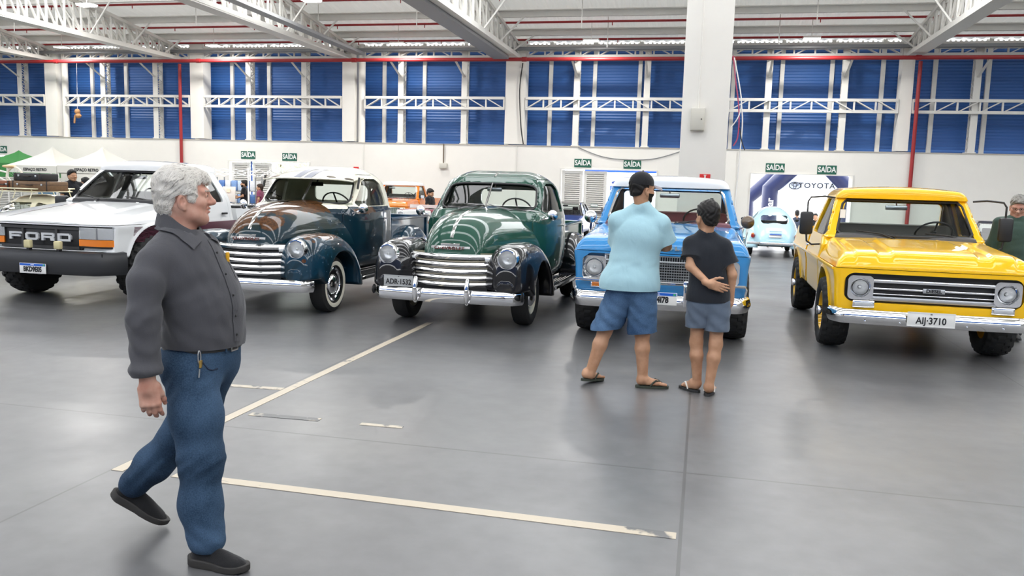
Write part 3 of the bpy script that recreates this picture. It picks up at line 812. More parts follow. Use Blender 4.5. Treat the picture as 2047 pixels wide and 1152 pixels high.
# ------------------------------------------------------------------ rounded late-forties pickup
def chevy(root, C):
    body, fend, roofm = C['body'], C['fender'], C['cab']
    zt = curve([(.18, .84), (.22, .93), (.27, 1.03), (.34, 1.12), (.45, 1.20), (.65, 1.275), (.95, 1.325), (1.3, 1.35), (1.68, 1.362)])
    wy = curve([(.18, .24), (.24, .30), (.32, .35), (.5, .41), (.8, .50), (1.2, .63), (1.5, .735), (1.68, .785)])
    def hood(P):
        x, y, z = P; ax = np.abs(x)
        T = zt(y) - .74; w = wy(y)
        v = np.maximum(z - .74, 0) / T; u = ax / w
        pw = np.interp(y, [.2, .6, 1.66], [2.6, 2.6, 2.45])
        F = (u ** pw + v ** pw) ** (1 / pw) - 1
        d = F * .2
        return mx(d, .80 - z, .19 - y, y - 1.66)
    solid('hood', hood, (-.85, .12, .76), (.85, 1.72, 1.42), .0135, body, root)
    # chrome spine on the hood
    ys = lin(.268, 1.66, 40); m = MB()
    m.grid([[(x * (.8 + .4 * (1 - t)), y, float(zt(y)) + h - .01 * (abs(x) / .02) * 0) for x, h in ((-.02, -.006), (-.014, .007), (0, .011), (.014, .007), (.02, -.006))] for t, y in [((y - .2) / 1.46, y) for y in ys]])
    m.build('hood_spine', M_chrome, root)
    # front fenders
    ft = curve([(.07, .58), (.09, .74), (.13, .85), (.2, .925), (.33, .975), (.5, .99), (.7, .99), (.9, .97), (1.06, .915), (1.18, .83), (1.27, .70), (1.33, .52), (1.355, .31)])
    fo = curve([(.06, .78), (.12, .86), (.25, .92), (.5, .955), (.9, .975), (1.36, .985)])
    fi = curve([(.06, .60), (.12, .52), (.25, .42), (1.0, .46), (1.25, .6), (1.36, .70)])
    YA, ZA = .85, .345
    def fender(P):
        x, y, z = P
        xo, xi = fo(y), fi(y); xc, hw = (xo + xi) / 2, (xo - xi) / 2
        u = np.abs(x - xc) / hw; v = np.maximum(z - .40, 0) / np.maximum(ft(y) - .40, .02)
        F = (u ** 3 + v ** 3) ** (1 / 3) - 1
        d = np.where(ft(y) > .42, F * .14, np.maximum(F * .14, z - ft(y)))
        zb = np.interp(y, [.0, .3, .42, 1.2, 1.3, 1.5], [.47, .47, .40, .36, .30, .27])
        d = smax(d, zb - z, .03); d = mx(d, .065 - y, y - 1.36)
        arch = np.sqrt((y - YA) ** 2 + (z - ZA) ** 2) - .415
        arch2 = mx(np.abs(y - YA) - .415, z - ZA)
        d = np.maximum(d, -np.maximum(np.sqrt((x - .70) ** 2 + (z - .83) ** 2) - .093, y - .3))
        return smax(d, -mn(arch, arch2), .025)
    a, b = solid('front_fender', fender, (.38, .02, .22), (1.03, 1.52, 1.04), .0135, fend, root, mirror=True)
    # cab
    prof = [(1.34, .44), (1.34, 1.20), (1.44, 1.285), (1.60, 1.305), (1.95, 1.635), (2.03, 1.705), (2.16, 1.755), (2.34, 1.79), (2.5, 1.785), (2.66, 1.75), (2.77, 1.66), (2.83, 1.5), (2.84, 1.2), (2.84, .44)]
    wz = curve([(.42, .80), (.6, .835), (.9, .855), (1.2, .845), (1.34, .81), (1.5, .765), (1.62, .72), (1.72, .65), (1.82, .54), (1.9, .4)])
    ty = curve([(1.3, .84), (1.5, .885), (1.75, .94), (2.1, .985), (2.4, 1.0), (2.7, .985), (2.9, .93)])
    def cab0(P):
        x, y, z = P; ax = np.abs(x)
        ye = y - .15 * (ax / .7) ** 2 * np.clip((2.6 - y) / .9, 0, 1)
        return smax(poly(ye, z, prof, .03), (ax - wz(z) * ty(y)) * .9, .2)
    door_pts = [(1.50, .50), (1.50, 1.18), (1.72, 1.33), (2.03, 1.64), (2.12, 1.685), (2.42, 1.69), (2.56, 1.62), (2.60, 1.3), (2.58, .66), (2.50, .50)]
    win_pts = [(1.80, 1.33), (2.07, 1.60), (2.15, 1.635), (2.40, 1.635), (2.49, 1.58), (2.515, 1.33)]
    ws = [(-.655, 1.345), (-.60, 1.60), (.60, 1.60), (.655, 1.345)]
    def front_only(P): return P[1] - 2.25
    def cuts(P):
        x, y, z = P
        w1 = np.maximum(poly(x, z, [(-.555, 1.395), (-.50, 1.572), (.50, 1.572), (.555, 1.395), (.3, 1.42), (0, 1.428), (-.3, 1.42)], .08), y - 2.3)
        w2 = np.maximum(rrect(x, z, 0, 1.455, .42, .115, .07), 2.4 - y)
        return mn(w1, w2)
    def shell(P, t=.035): 
        d = cab0(P); return np.maximum(d, -(d + t))
    def cab(P):
        x, y, z = P; d = cab0(P)
        inner = mx(d + .035, .58 - z)
        d2 = mx(d, -inner, -cuts(P))
        dr = mx(poly(y, z, door_pts, .03) - .004, .35 - np.abs(x), wz(z) * ty(y) - .11 - np.abs(x))
        return np.maximum(d2, -dr)
    solid('cab', cab, (-.95, 1.25, .38), (.95, 2.95, 1.86), .0155, roofm, root)
    def door(P):
        x, y, z = P; d = cab0(P) - .003
        return mx(d, -(d + .04), poly(y, z, door_pts, .03) + .003, -poly(y, z, win_pts, .03), .35 - x, wz(z) * ty(y) - .105 - x)
    for o in solid('door', door, (.38, 1.4, .42), (.97, 2.75, 1.8), .0135, C.get('door', body), root, mirror=True):
        s = 1 if o.data.vertices[0].co.x > 0 else -1
        MB().tube([(s * .845, 2.44, 1.12), (s * .885, 2.44, 1.12), (s * .89, 2.40, 1.12), (s * .885, 2.30, 1.12)], .012, 8).build('door_handle', M_chrome, o)
    # glass
    pane('windshield', cab0, 1, [(z, -h, h) for z, h in [(1.30 + .37 * i / 8, .675 - .065 * i / 8) for i in range(9)]], 1.0, 2.3, .018, root, n=30)
    pane('rear_window', cab0, 1, [(z, -.46, .46) for z in lin(1.32, 1.59, 5)], 3.1, 2.3, .018, root)
    for s in (0, 1):
        G = skin(cab0, 0, *[np.array(q) for q in zip(*[(lin(1.74 + .30 * i / 6, 2.55, 8), [1.30 + .335 * i / 6] * 8) for i in range(7)])], 1.2, .3, .018)
        MB().grid(G.tolist()).build('door_window', M_glass, root, mirror=bool(s))
    # gaskets around the windscreen and its divider bar
    def rim_path(h0, h1, z0, z1, t0, t1, f=cab0, n=10, r=.05):
        pts = []; zm, hz_ = (z0 + z1) / 2, (z1 - z0) / 2
        for i in range(73):
            t = 2 * PI * i / 72; cx_, sz_ = math.cos(t), math.sin(t)
            ex = math.copysign(abs(cx_) ** .36, cx_); ez = math.copysign(abs(sz_) ** .36, sz_); z = zm + hz_ * ez
            w_ = h0 + (h1 - h0) * (z - z0) / (z1 - z0); pts.append((ex * w_, z - .035 * ex * ex * (.5 - .5 * ez)))
        u = np.array([p[0] for p in pts]); v = np.array([p[1] for p in pts])
        return [tuple(q) for q in skin(f, 1, u, v, t0, t1, .0)]
    MB().tube(rim_path(.64, .58, 1.342, 1.652, 1.0, 2.4), .014, 6, cap=False).build('windshield_gasket', M_black, root)
    div = skin(cab0, 1, np.zeros(9), np.linspace(1.335, 1.655, 9), 1.0, 2.4, -.004)
    MB().tube([tuple(p) for p in div], .014, 8).build('windshield_divider', C.get('divider', M_chrome), root)
    if C.get('spear'):
        up_ = skin(cab0, 2, np.zeros(8), np.linspace(2.03, 2.5, 8), 2.2, 1.3, -.003)
        MB().tube([tuple(p) for p in up_[:3]], .012, 6).build('roof_trim', M_chrome, root)
    # grille
    gy = lambda x: .175 + .17 * (x / .56) ** 2
    xs = lin(-.56, .56, 25)
    back = MB(); back.grid([[(x, gy(x) + .07, z) for x in xs] for z in (.47, .87)], flip=True); back.build('grille_back', C['grille_back'], root)
    bp = [(-.012, -.022), (.012, -.024), (.022, -.012), (.026, .0), (.022, .012), (.012, .022), (-.012, .022)]
    for i, z in enumerate((.525, .60, .675, .75, .835)):
        sc = 1.25 if i == 4 else 1.0
        b = MB(); b.sweep([(x, gy(x), z - .012 * (1 - (x / .56) ** 2) * (1 if i < 4 else .5)) for x in xs], [(p * sc, q * sc) for p, q in bp]); o = b.build('grille_bar', M_chrome, root)
        if i < 4:
            b = MB(); b.sweep([(x, gy(x) + .02, z + .034 - .01 * (1 - (x / .56) ** 2)) for x in xs], [(p * .4, q * .36) for p, q in bp]); b.build('backing_strip', C['grille_strip'], o)
    for s in (-1, 1):
        MB().bar((s * .565, .35, .49), (s * .565, .35, .865), .025, .05).build('grille_post', M_chrome, root)
        l = MB().box((s * .46, .262, .80), (.125, .03, .045), b=.006, rz=s * .5).build('parking_light', M_chrome, root)
        MB().box((s * .457, .249, .80), (.10, .016, .028), b=.004, rz=s * .5).build('lens', M_lensw, l)
    # name badge on the nose
    e = MB(); n = 12
    for z0, z1, wd, dp in ((.895, .945, .225, .012),):
        bx = [(x, .222 + .62 * x * x, 0) for x in lin(-wd, wd, 15)]
        e.sweep(bx, [(0, z0), (dp, z0 + .004), (dp + .008, (z0 + z1) / 2), (dp, z1 - .004), (0, z1)])
    e.sweep([(x, .232 + .5 * x * x, 0) for x in lin(-.11, .11, 9)], [(0, .94), (.016, .945), (.016, .964), (0, .972)])
    o = e.build('badge', M_chrome, root)
    text('CHEVROLET', .046, .002, mat('badge_brown', srgb('#5a2015'), rough=.4), o, (0, .196, .919), sx=1.25, bold=.0015, spacing=1.15)
    # side script on the hood
    for s in (-1, 1):
        t = text('CHEVROLET', .042, .003, M_chrome, root, (s * .60, 1.40, 1.10), rot=(PI / 2, 0, s * R(80)), name='hood_script', bold=.0012)
        t2 = text('3100', .04, .003, M_chrome, root, (s * .605, 1.43, 1.045), rot=(PI / 2, 0, s * R(80)), name='hood_script', bold=.001)
    # lamps
    for s in (-1, 1): headlight(root, s * .70, .105, .83, .096, .022)
    # bumper
    path = [(x, .03 + .07 * (x / .84) ** 2 + (.10 * max(0, abs(x) - .78) / .06), 0) for x in lin(-.85, .85, 41)]
    pr = [(-.012, .325), (.01, .325), (.026, .345), (.034, .375), (.036, .40), (.034, .425), (.026, .455), (.01, .475), (-.012, .475), (-.004, .40)]
    bm_ = MB().sweep(path, pr).build('bumper', M_chrome, root)
    if C.get('guards'):
        for x in (-.31, .29):
            g = MB(); g.tube([(x, -.03, .335), (x, -.045, .36), (x, -.055, .42), (x, -.052, .50), (x, -.035, .565), (x, -.02, .60), (x, -.01, .605)], [.012, .026, .032, .03, .024, .02, .008], 12)
            g.tube([(x, -.04, .335), (x, .02, .33)], .02, 8); g.build('bumper_guard', M_chrome, bm_)
        for s in (-1, 1): MB().lathe([(0, .0), (.012, .05), (.02, .055), (.03, .04), (.032, 0)], c=(s * .855, .125, .42), sx=s, n=20).build('bumper_end_cap', M_black, bm_)
    for x in (-.5, .5): MB().box((x, .2, .40), (.06, .3, .08)).build('bumper_bracket', M_black, root)
    # chassis, floor, running boards
    m = MB(); m.box((0, 2.2, .42), (.9, 4.0, .16)).box((0, .55, .62), (.84, .5, .36)).box((0, 1.2, .55), (.9, 1.0, .3)).tube([(-.66, YA, ZA), (.66, YA, ZA)], .05, 8).tube([(-.66, 3.7, ZA), (.66, 3.7, ZA)], .06, 8)
    m.build('chassis', M_black, root)
    for s in (-1, 1):
        m = MB(); m.prism([(s * .70, .405), (s * .96, .405), (s * .985, .395), (s * .985, .36), (s * .96, .35), (s * .70, .36)][::s], 1.33, 3.12, 'XZ'); rb = m.build('running_board', C['board'], root, angle=20)
        q = MB()
        for k in range(6): q.box((s * (.74 + .035 * k), 2.28, .407), (.012, 1.6, .006))
        q.box((s * .99, 2.28, .378), (.008, 1.66, .03)); q.build('tread_ribs', C.get('board_trim', M_black), rb, smooth=False)
    # bed
    M_b = C.get('bed', body)
    m = MB(); ya, yb = 2.92, 4.55
    for s in (-1, 1): m.box((s * .725, (ya + yb) / 2, .84), (.03, yb - ya, .48)).tube([(s * .745, ya, 1.085), (s * .745, yb, 1.085)], .026, 10).box((s * .735, yb - .03, .83), (.06, .06, .5)).box((s * .735, ya + .02, .83), (.06, .05, .5))
    m.box((0, ya, .84), (1.45, .03, .48)).box((0, (ya + yb) / 2, .66), (1.45, yb - ya, .03)); m.build('bed', M_b, root)
    m = MB(); m.box((0, yb, .84), (1.40, .03, .46)).tube([(-.7, yb, 1.08), (.7, yb, 1.08)], .02, 8); m.build('tailgate', M_b, root)
    rt = curve([(3.10, .40), (3.14, .62), (3.24, .80), (3.4, .91), (3.6, .965), (3.8, .965), (4.0, .89), (4.15, .74), (4.27, .52), (4.32, .36)])
    def rf(P):
        x, y, z = P; v = np.maximum(z - .34, 0) / np.maximum(rt(y) - .34, .015); u = np.abs(x - .73) / .255
        d = ((u ** 2.8 + v ** 2.8) ** (1 / 2.8) - 1) * .14
        d = mx(d, .34 - z, 3.11 - y, y - 4.31, .715 - x)
        return smax(d, -(np.sqrt((y - 3.70) ** 2 + (z - ZA) ** 2) - .41), .02)
    solid('rear_fender', rf, (.66, 3.02, .28), (1.05, 4.4, 1.02), .0155, fend, root, mirror=True)
    for s in (-1, 1):
        for y in (YA, 3.70):
            wheel(root, s * .735, y, .35, .212, .225, s, C['rim'], 'steel', whitewall=C['whitewall'], hub_mat=M_hub)
    # cabin
    MB().box((0, 1.72, 1.17), (1.36, .16, .26), b=.05).build('dashboard', C['dash'], root)
    m = MB(); m.box((0, 2.35, .78), (1.36, .5, .2), b=.06).box((0, 2.62, 1.05), (1.36, .14, .5), b=.05, rx=R(-8)); m.build('seat', C['seat'], root)
    steering(root, .33, 1.98, 1.30, .205, R(35))
    o = MB().box((.0, 2.03, 1.575), (.2, .03, .055), b=.012).tube([(0, 2.03, 1.59), (0, 2.1, 1.66)], .008, 6).build('inner_mirror', M_black if C.get('blackmirror') else M_satin, root)
    for s in C['mirrors']:
        m = MB(); m.tube([(s * .70, 1.60, 1.20), (s * .80, 1.58, 1.23), (s * .87, 1.60, 1.26)], .009, 6); a = m.build('mirror', M_chrome, root)
        h = MB().lathe([(-.028, 0), (-.026, .024), (-.012, .052), (.0, .064), (.008, .066), (.012, .061), (.012, 0)], axis='Y', n=28).build('mirror_head', M_chrome, a); h.location = (s * .88, 1.60, 1.275); h.rotation_euler = (R(5), 0, R(10) * s)
    for x, dx in C['wipers']:
        p0 = skin(cab0, 1, np.array([x]), np.array([1.325]), 1.0, 2.4, -.02)[0]; u = np.array([x + dx * t for t in (.05, .35, .7, 1)]); q = skin(cab0, 1, u, np.array([1.335, 1.352, 1.37, 1.39]), 1.0, 2.4, -.02)
        m = MB(); m.tube([tuple(p0), tuple(q[1])], .006, 6).tube([tuple(p) for p in q], .0045, 6).ball(tuple(p0), .012); m.build('wiper', M_wiper, root)
    return root
def patina(name, base, under, rust, seed, rust_at, upper=None):
    """worn paint: base colour with patches of undercoat and surface rust"""
    m = mat(name, base, rough=.35, coat=.85, coat_rough=.035, spec=.1)
    nt = m.node_tree; b = nt.nodes['Principled BSDF']; L = nt.links.new
    tc = nt.nodes.new('ShaderNodeTexCoord'); mp = nt.nodes.new('ShaderNodeMapping'); mp.inputs['Location'].default_value = (seed, seed * .7, seed * 1.3)
    L(tc.outputs['Object'], mp.inputs['Vector'])
    def noise(sc, det=6, dist=.3):
        n = nt.nodes.new('ShaderNodeTexNoise'); n.inputs['Scale'].default_value = sc; n.inputs['Detail'].default_value = det; n.inputs['Distortion'].default_value = dist; n.inputs['Roughness'].default_value = .62
        L(mp.outputs[0], n.inputs['Vector']); return n.outputs['Fac']
    def math_(op, a, c):
        n = nt.nodes.new('ShaderNodeMath'); n.operation = op; L(a, n.inputs[0])
        if isinstance(c, (int, float)): n.inputs[1].default_value = c
        else: L(c, n.inputs[1])
        return n.outputs[0]
    def ramp(src, a, c):
        r = nt.nodes.new('ShaderNodeMapRange'); r.interpolation_type = 'SMOOTHSTEP'; r.inputs['From Min'].default_value = a; r.inputs['From Max'].default_value = c; L(src, r.inputs['Value']); return r.outputs[0]
    def mix(f, a, c):
        x = nt.nodes.new('ShaderNodeMix'); x.data_type = 'RGBA'; L(f, x.inputs['Factor'])
        for s_, v in (('A', a), ('B', c)):
            if isinstance(v, tuple): x.inputs[s_].default_value = (*v, 1)
            else: L(v, x.inputs[s_])
        return x.outputs['Result']
    col = mix(ramp(noise(2.1), .47, .56), base, under)
    col = mix(ramp(noise(17, 4), .68, .72), col, tuple(min(1, c * 3 + .12) for c in base))
    # rust grows round given places of this body
    field = None
    for (px, py, pz, rx, ry, rz) in rust_at:
        s = nt.nodes.new('ShaderNodeVectorMath'); s.operation = 'SUBTRACT'; L(tc.outputs['Object'], s.inputs[0]); s.inputs[1].default_value = (px, py, pz)
        d = nt.nodes.new('ShaderNodeVectorMath'); d.operation = 'DIVIDE'; L(s.outputs[0], d.inputs[0]); d.inputs[1].default_value = (rx, ry, rz)
        ln = nt.nodes.new('ShaderNodeVectorMath'); ln.operation = 'LENGTH'; L(d.outputs[0], ln.inputs[0])
        v = math_('SUBTRACT', ln.outputs['Value'], 0)
        field = v if field is None else math_('MINIMUM', field, v)
    if field is not None:
        fld = math_('ADD', field, math_('MULTIPLY', math_('SUBTRACT', noise(5, 8), .5), 1.9))
        msk = ramp(math_('MULTIPLY', fld, -1), -1.0, -.86)
        rc = mix(ramp(noise(30, 6), .35, .65), rust, tuple(c * .45 for c in rust))
        col = mix(msk, col, rc)
        rg = nt.nodes.new('ShaderNodeMapRange'); rg.inputs['To Min'].default_value = .28; rg.inputs['To Max'].default_value = .5; L(msk, rg.inputs['Value']); L(rg.outputs[0], b.inputs['Roughness'])
    if upper:
        sx = nt.nodes.new('ShaderNodeSeparateXYZ'); L(tc.outputs['Object'], sx.inputs[0])
        sp = math_('GREATER_THAN', math_('ADD', sx.outputs['Z'], math_('MULTIPLY', noise(8), .015)), upper[0])
        uc = mix(ramp(noise(11, 3), .70, .74), mix(ramp(noise(3), .4, .6), upper[1], tuple(c * .93 for c in upper[1])), srgb('#6a5f52'))
        col = mix(sp, col, uc)
    L(col, b.inputs['Base Color'])
    return m

P_green = paint('dark_green_paint', srgb('#1d4a3c')); P_black = paint('gloss_black_paint', (.008, .008, .01))
def green_truck():
    r = empty('pickup_truck', (-2.755, 8.77, 0), R(-1.5)); tag(r, 'dark green rounded vintage pickup with black fenders and chrome bumper guards', 'truck', 'pickups in the front row')
    chevy(r, dict(body=P_green, fender=P_black, cab=P_green, grille_back=mat('olive_cream', srgb('#8d8a72'), rough=.5), grille_strip=mat('cream_strip', srgb('#cfc8ae'), rough=.4), guards=True, board=P_black, board_trim=M_chrome,
                  rim=M_cream, whitewall=False, dash=P_green, seat=M_seat, mirrors=(1, -1), wipers=((-.33, .30), (.33, -.30)), spear=True, bed=P_green))
    num_plate(r, (-.535, .03, .54), .35, .125, 'ADR·1532', 'grey', top='PR LONDRINA'[:2], rz=R(0))
    return r
def blue_old_truck():
    r = empty('pickup_truck', (-5.27, 8.77, 0), R(-.5)); tag(r, 'weathered dark blue vintage pickup with rusty hood and cream cab top', 'truck', 'pickups in the front row')
    navy = srgb('#0d2a36'); rust = srgb('#5e3a1c')
    body = patina('patina_blue_body', navy, srgb('#10221f'), rust, 1.7, [(-.1, .72, 1.30, .72, .72, .13), (.25, 1.25, 1.33, .62, .55, .12), (-.2, .36, 1.12, .28, .24, .15), (.22, .40, 1.12, .16, .2, .10), (.82, 1.75, 1.22, .2, .25, .06)])
    fen = patina('patina_blue_fender', srgb('#123447'), srgb('#0d2835'), rust, 5.1, [(.72, .62, .98, .28, .42, .07), (.93, .95, .93, .06, .14, .05), (.80, .10, .70, .025, .05, .025), (.84, .28, .93, .03, .04, .03)])
    cream = srgb('#e9e5d3')
    top = patina('patina_cream_over_blue', srgb('#0d2836'), srgb('#0c222e'), rust, 3.3, [], upper=(1.27, cream))
    door = patina('patina_blue_door', srgb('#0d2836'), srgb('#0c222e'), rust, 8.2, [(.85, 1.85, 1.24, .2, .3, .05)], upper=(1.30, cream))
    chevy(r, dict(body=body, fender=fen, cab=top, door=door, grille_back=M_dark, grille_strip=M_black, guards=False, board=P_black, rim=M_dark, whitewall=True, dash=mat('khaki_dash', srgb('#9c9a80'), rough=.5), seat=mat('khaki_seat', srgb('#77745c'), rough=.6), mirrors=(1, -1), wipers=(), divider=M_satin, bed=patina('patina_blue_bed', srgb('#1a3e55'), srgb('#142e42'), rust, 6.2, []), blackmirror=True, spear=False))
    # peaked sun visor over the windscreen and the grey racing stripes on it and the roof
    M_v = patina('patina_visor', cream, tuple(c * .94 for c in cream), srgb('#6a5f52'), 9.1, [(-.5, 1.74, 1.67, .1, .06, .03), (.35, 1.75, 1.67, .12, .05, .03), (-.25, 1.76, 1.68, .08, .06, .03), (.6, 1.8, 1.66, .1, .08, .03)])
    vx = lin(-.66, .66, 31); fy = lambda x: 1.60 + .20 * (x / .70) ** 2; ry = lambda x: 2.14 + .10 * (x / .70) ** 2
    zf = lambda x: 1.655 - .035 * (x / .70) ** 4; zr = lambda x: 1.775 - .12 * (abs(x) / .70) ** 3
    m = MB(); m.grid([[(x, fy(x) + (ry(x) - fy(x)) * t, zf(x) + (zr(x) - zf(x)) * math.sin(t * PI / 2)) for x in vx] for t in lin(0, 1, 7)])
    m.grid([[(x, fy(x) + (ry(x) - fy(x)) * t, zf(x) + (zr(x) - zf(x)) * math.sin(t * PI / 2) - .012) for x in vx] for t in lin(0, 1, 7)], flip=True)
    m.tube([(x, fy(x), zf(x) - .006) for x in vx], .011, 8); v = m.build('sun_visor', M_v, r)
    M_st = mat('stripe_grey', srgb('#5d6070'), rough=.4)
    for s in (-1, 1):
        a, b = sorted((s * .022, s * .135)); xs = lin(a, b, 4)
        MB().grid([[(x, fy(x) + (ry(x) - fy(x)) * t, zf(x) + (zr(x) - zf(x)) * math.sin(t * PI / 2) + .004) for x in xs] for t in lin(0.0, 1, 8)]).build('stripe', M_st, v)
    for s in (-1, 1): MB().box((s * .70, 1.86, 1.60), (.02, .03, .16), rx=R(-20)).build('visor_bracket', M_black, v)
    return r
# ------------------------------------------------------------------ square-bodied pickups
def boxy(root, C):
    """C: dz lift, paints, front style"""
    dz = C.get('dz', 0.0); body = C['body']; HW = C.get('hw', .90)
    S_ = C.get('st', dict(fend=1.42, ws0=1.37, ws1=1.74, cab=2.66, bed=2.74, end=4.28))
    zh, zc, zr = .915 + dz, 1.155 + dz, 1.72 + dz          # hood seam, cowl, roof crown
    zs = .50 + dz                                         # sill
    YA, YB, RW = .86, C.get('yb', 3.70), C['wheel']['r']
    AR = C.get('arch', RW + .075); ZA = RW + .03
    tum = C.get('tum', .14)                               # lean-in of the cabin sides
    wbody = curve([(zs - .1, HW - .05), (zs + .05, HW - .03), (zh - .12, HW - .015), (zh - .02, HW), (zh + .03, HW - .012), (zc - .02, HW - .05), (zc + .05, HW - .07), (zr - .1, HW - .07 - tum), (zr, HW - .10 - tum)])
    def side(P): return (np.abs(P[0]) - wbody(P[2])) * .95
    def arches(P, flare=False):
        r = AR
        return mn(np.sqrt((P[1] - YA) ** 2 + (P[2] - ZA) ** 2) - r, mx(np.abs(P[1] - YA) - r, P[2] - ZA), np.sqrt((P[1] - YB) ** 2 + (P[2] - ZA) ** 2) - r, mx(np.abs(P[1] - YB) - r, P[2] - ZA))
    yf = lambda x: .03 + .07 * (np.abs(x) / HW) ** 3      # plan curve of the nose
    # front clip: nose panel and wings in one solid, arches and lamp recess carved
    rc = C['recess']                                      # hw, z0, z1, r, depth
    def clip(P):
        x, y, z = P; ax = np.abs(x)
        d = smax(side(P), yf(x) - y, .07)
        d = mx(d, z - zh, y - S_['fend'])
        zb = np.where(ax < .6, C['pan'], zs - .05)
        d = smax(d, np.interp(y, [0, .35, .45], [C['pan'], C['pan'], zs - .02]) - z, .03)
        d = mx(d, -mx(rrect(x, z, 0, (rc[1] + rc[2]) / 2, rc[0], (rc[2] - rc[1]) / 2, rc[3]), y - rc[4]))
        d = mx(d, -mx(ax - (HW - .22), .30 - y, z - zh + .05))
        fl = np.exp(-((np.sqrt((y - YA) ** 2 + (z - ZA) ** 2) - AR) / .035) ** 2) * C.get('flare', .018) * (z > ZA - .25)
        d = d - fl * np.clip((ax - HW + .2) / .1, 0, 1)
        return smax(d, -arches(P), .012)
    solid('front_body', clip, (-HW - .06, -.03, C['pan'] - .06), (HW + .06, S_['fend'] + .03, zh + .04), .0145, body, root, angle=40)
    # hood wrapping over the wings
    hz = curve(C.get('hoodprof', [(.02, zh + .02), (.05, zh + .08), (.10, zh + .14), (.2, zh + .168), (.6, zh + .20), (1.42, zc + .01)]))
    wh = curve([(zh - .01, HW - .012), (zh + .05, HW - .03), (zh + .13, HW - .075), (zc, HW - .12), (zc + .06, HW - .2)])
    def sbox(t, a, b, k=.05): return np.clip((t - a) / k, 0, 1) * np.clip((b - t) / k, 0, 1)
    def hood(P):
        x, y, z = P; ax = np.abs(x)
        em = 0
        if C.get('pads'): em = .022 * (np.maximum(sbox(ax, -.05, .40, .035), sbox(ax, .50, .74, .03)) * sbox(y, .055, 1.15, .05))
        if C.get('bulge'): em = C['bulge'] * sbox(ax, -.2, .60, .12) * sbox(y, -.1, 1.6, .1)
        zt = hz(y - yf(x) + .03) + em - .02 * (ax / HW) ** 3
        d = smax((ax - wh(z)) * .95, (z - zt) * .75, .05)
        return mx(d, zh + .006 - z, yf(x) - .004 - y, y - S_['fend'] + .02, -(mx(d + .05, .1 - y)))
    solid('hood', hood, (-HW - .02, -.03, zh - .03), (HW + .02, S_['fend'] + .02, zc + .10), .0135, body, root, angle=40)
    # cab below the roof cap
    ws0, ws1 = S_['ws0'], S_['ws1']; zt0 = zr - .13
    prof = [(S_['fend'] + .004, zs - .04), (S_['fend'] + .004, zc - .01), (ws0, zc), (ws0 + .02, zc + .01), (ws1, zt0), (ws1 + .02, zt0 + .05), (S_['cab'] - .08, zt0 + .06), (S_['cab'], zc + .1), (S_['cab'], zs - .04)]
    if C.get('ws_low'): prof[1:3] = [(S_['fend'] + .004, zc - .01)]
    def cab0(P):
        x, y, z = P
        ye = y - .10 * (np.abs(x) / .75) ** 2 * np.clip((2.3 - y) / .6, 0, 1) * np.clip((z - zc + .1) / .1, 0, 1)
        return smax(poly(ye, z, prof, .008), side(P), C.get('cabk', .07))
    g = C.get('slant', .30)
    dpts = [(S_['fend'] + .03, zs), (S_['fend'] + .03, zc), (ws0 + .12, zc + .05), (ws1 + .04, zt0 + .005), (S_['cab'] - .22, zt0 + .015), (S_['cab'] - .14, zc), (S_['cab'] - .14, zs)]
    wpts = [(ws0 + .20, zc + .04), (ws1 + .12, zt0 - .03), (S_['cab'] - .29, zt0 - .025), (S_['cab'] - .24, zc + .04)]
    wsh = C.get('wsh', (.725, .645))
    def cab(P):
        x, y, z = P; d = cab0(P)
        d2 = mx(d, -mx(d + .045, zs + .1 - z))
        w1 = mx(poly(x, z, [(-wsh[0] + .03, zc + .055), (-wsh[1] + .03, zt0 - .035), (wsh[1] - .03, zt0 - .035), (wsh[0] - .03, zc + .055)], .03), y - 2.1)
        w2 = mx(rrect(x, z, 0, (zc + zt0) / 2 + .02, .635, .155, .05), 2.25 - y)
        dr = mx(poly(y, z, dpts, .02) - .004, .4 - np.abs(x), -.12 - side(P))
        return mx(d2, -w1, -w2, -dr)
    solid('cab', cab, (-HW - .03, S_['fend'] - .04, zs - .1), (HW + .03, S_['cab'] + .05, zr), .0155, body, root, angle=40)
    def door(P):
        d = cab0(P) - .002
        return mx(d, -(d + .04), poly(P[1], P[2], dpts, .02) + .003, -poly(P[1], P[2], wpts, .025), .4 - P[0], -.115 - side(P))
    for o in solid('door', door, (.5, S_['fend'] - .02, zs - .06), (HW + .03, S_['cab'], zr), .0135, C.get('door', body), root, mirror=True, angle=40):
        s = 1 if o.data.vertices[0].co.x > 0 else -1
        yy = S_['cab'] - .30; MB().box((s * (HW + .012), yy, zh + .09), (.03, .14, .03), b=.01).build('door_handle', C.get('handle', M_chrome), o)
    def lining(P):
        x, y, z = P; d = cab0(P) + .047
        w1 = mx(poly(x, z, [(-wsh[0] - .02, zc + .03), (-wsh[1] - .02, zt0), (wsh[1] + .02, zt0), (wsh[0] + .02, zc + .03)], .03), y - 2.1)
        w2 = mx(rrect(x, z, 0, (zc + zt0) / 2 + .02, .645, .165, .05), 2.25 - y); w3 = mx(poly(y, z, wpts, .04), .4 - np.abs(x))
        return mx(d, -(d + .03), -w1, -w2, -w3, zs + .12 - z, ws0 + .05 - y)
    solid('lining', lining, (-HW, ws0, zs + .08), (HW, S_['cab'] + .03, zr), .0175, C.get('lining', mat('lining_grey', srgb('#6d6a64'), rough=.8)), root)
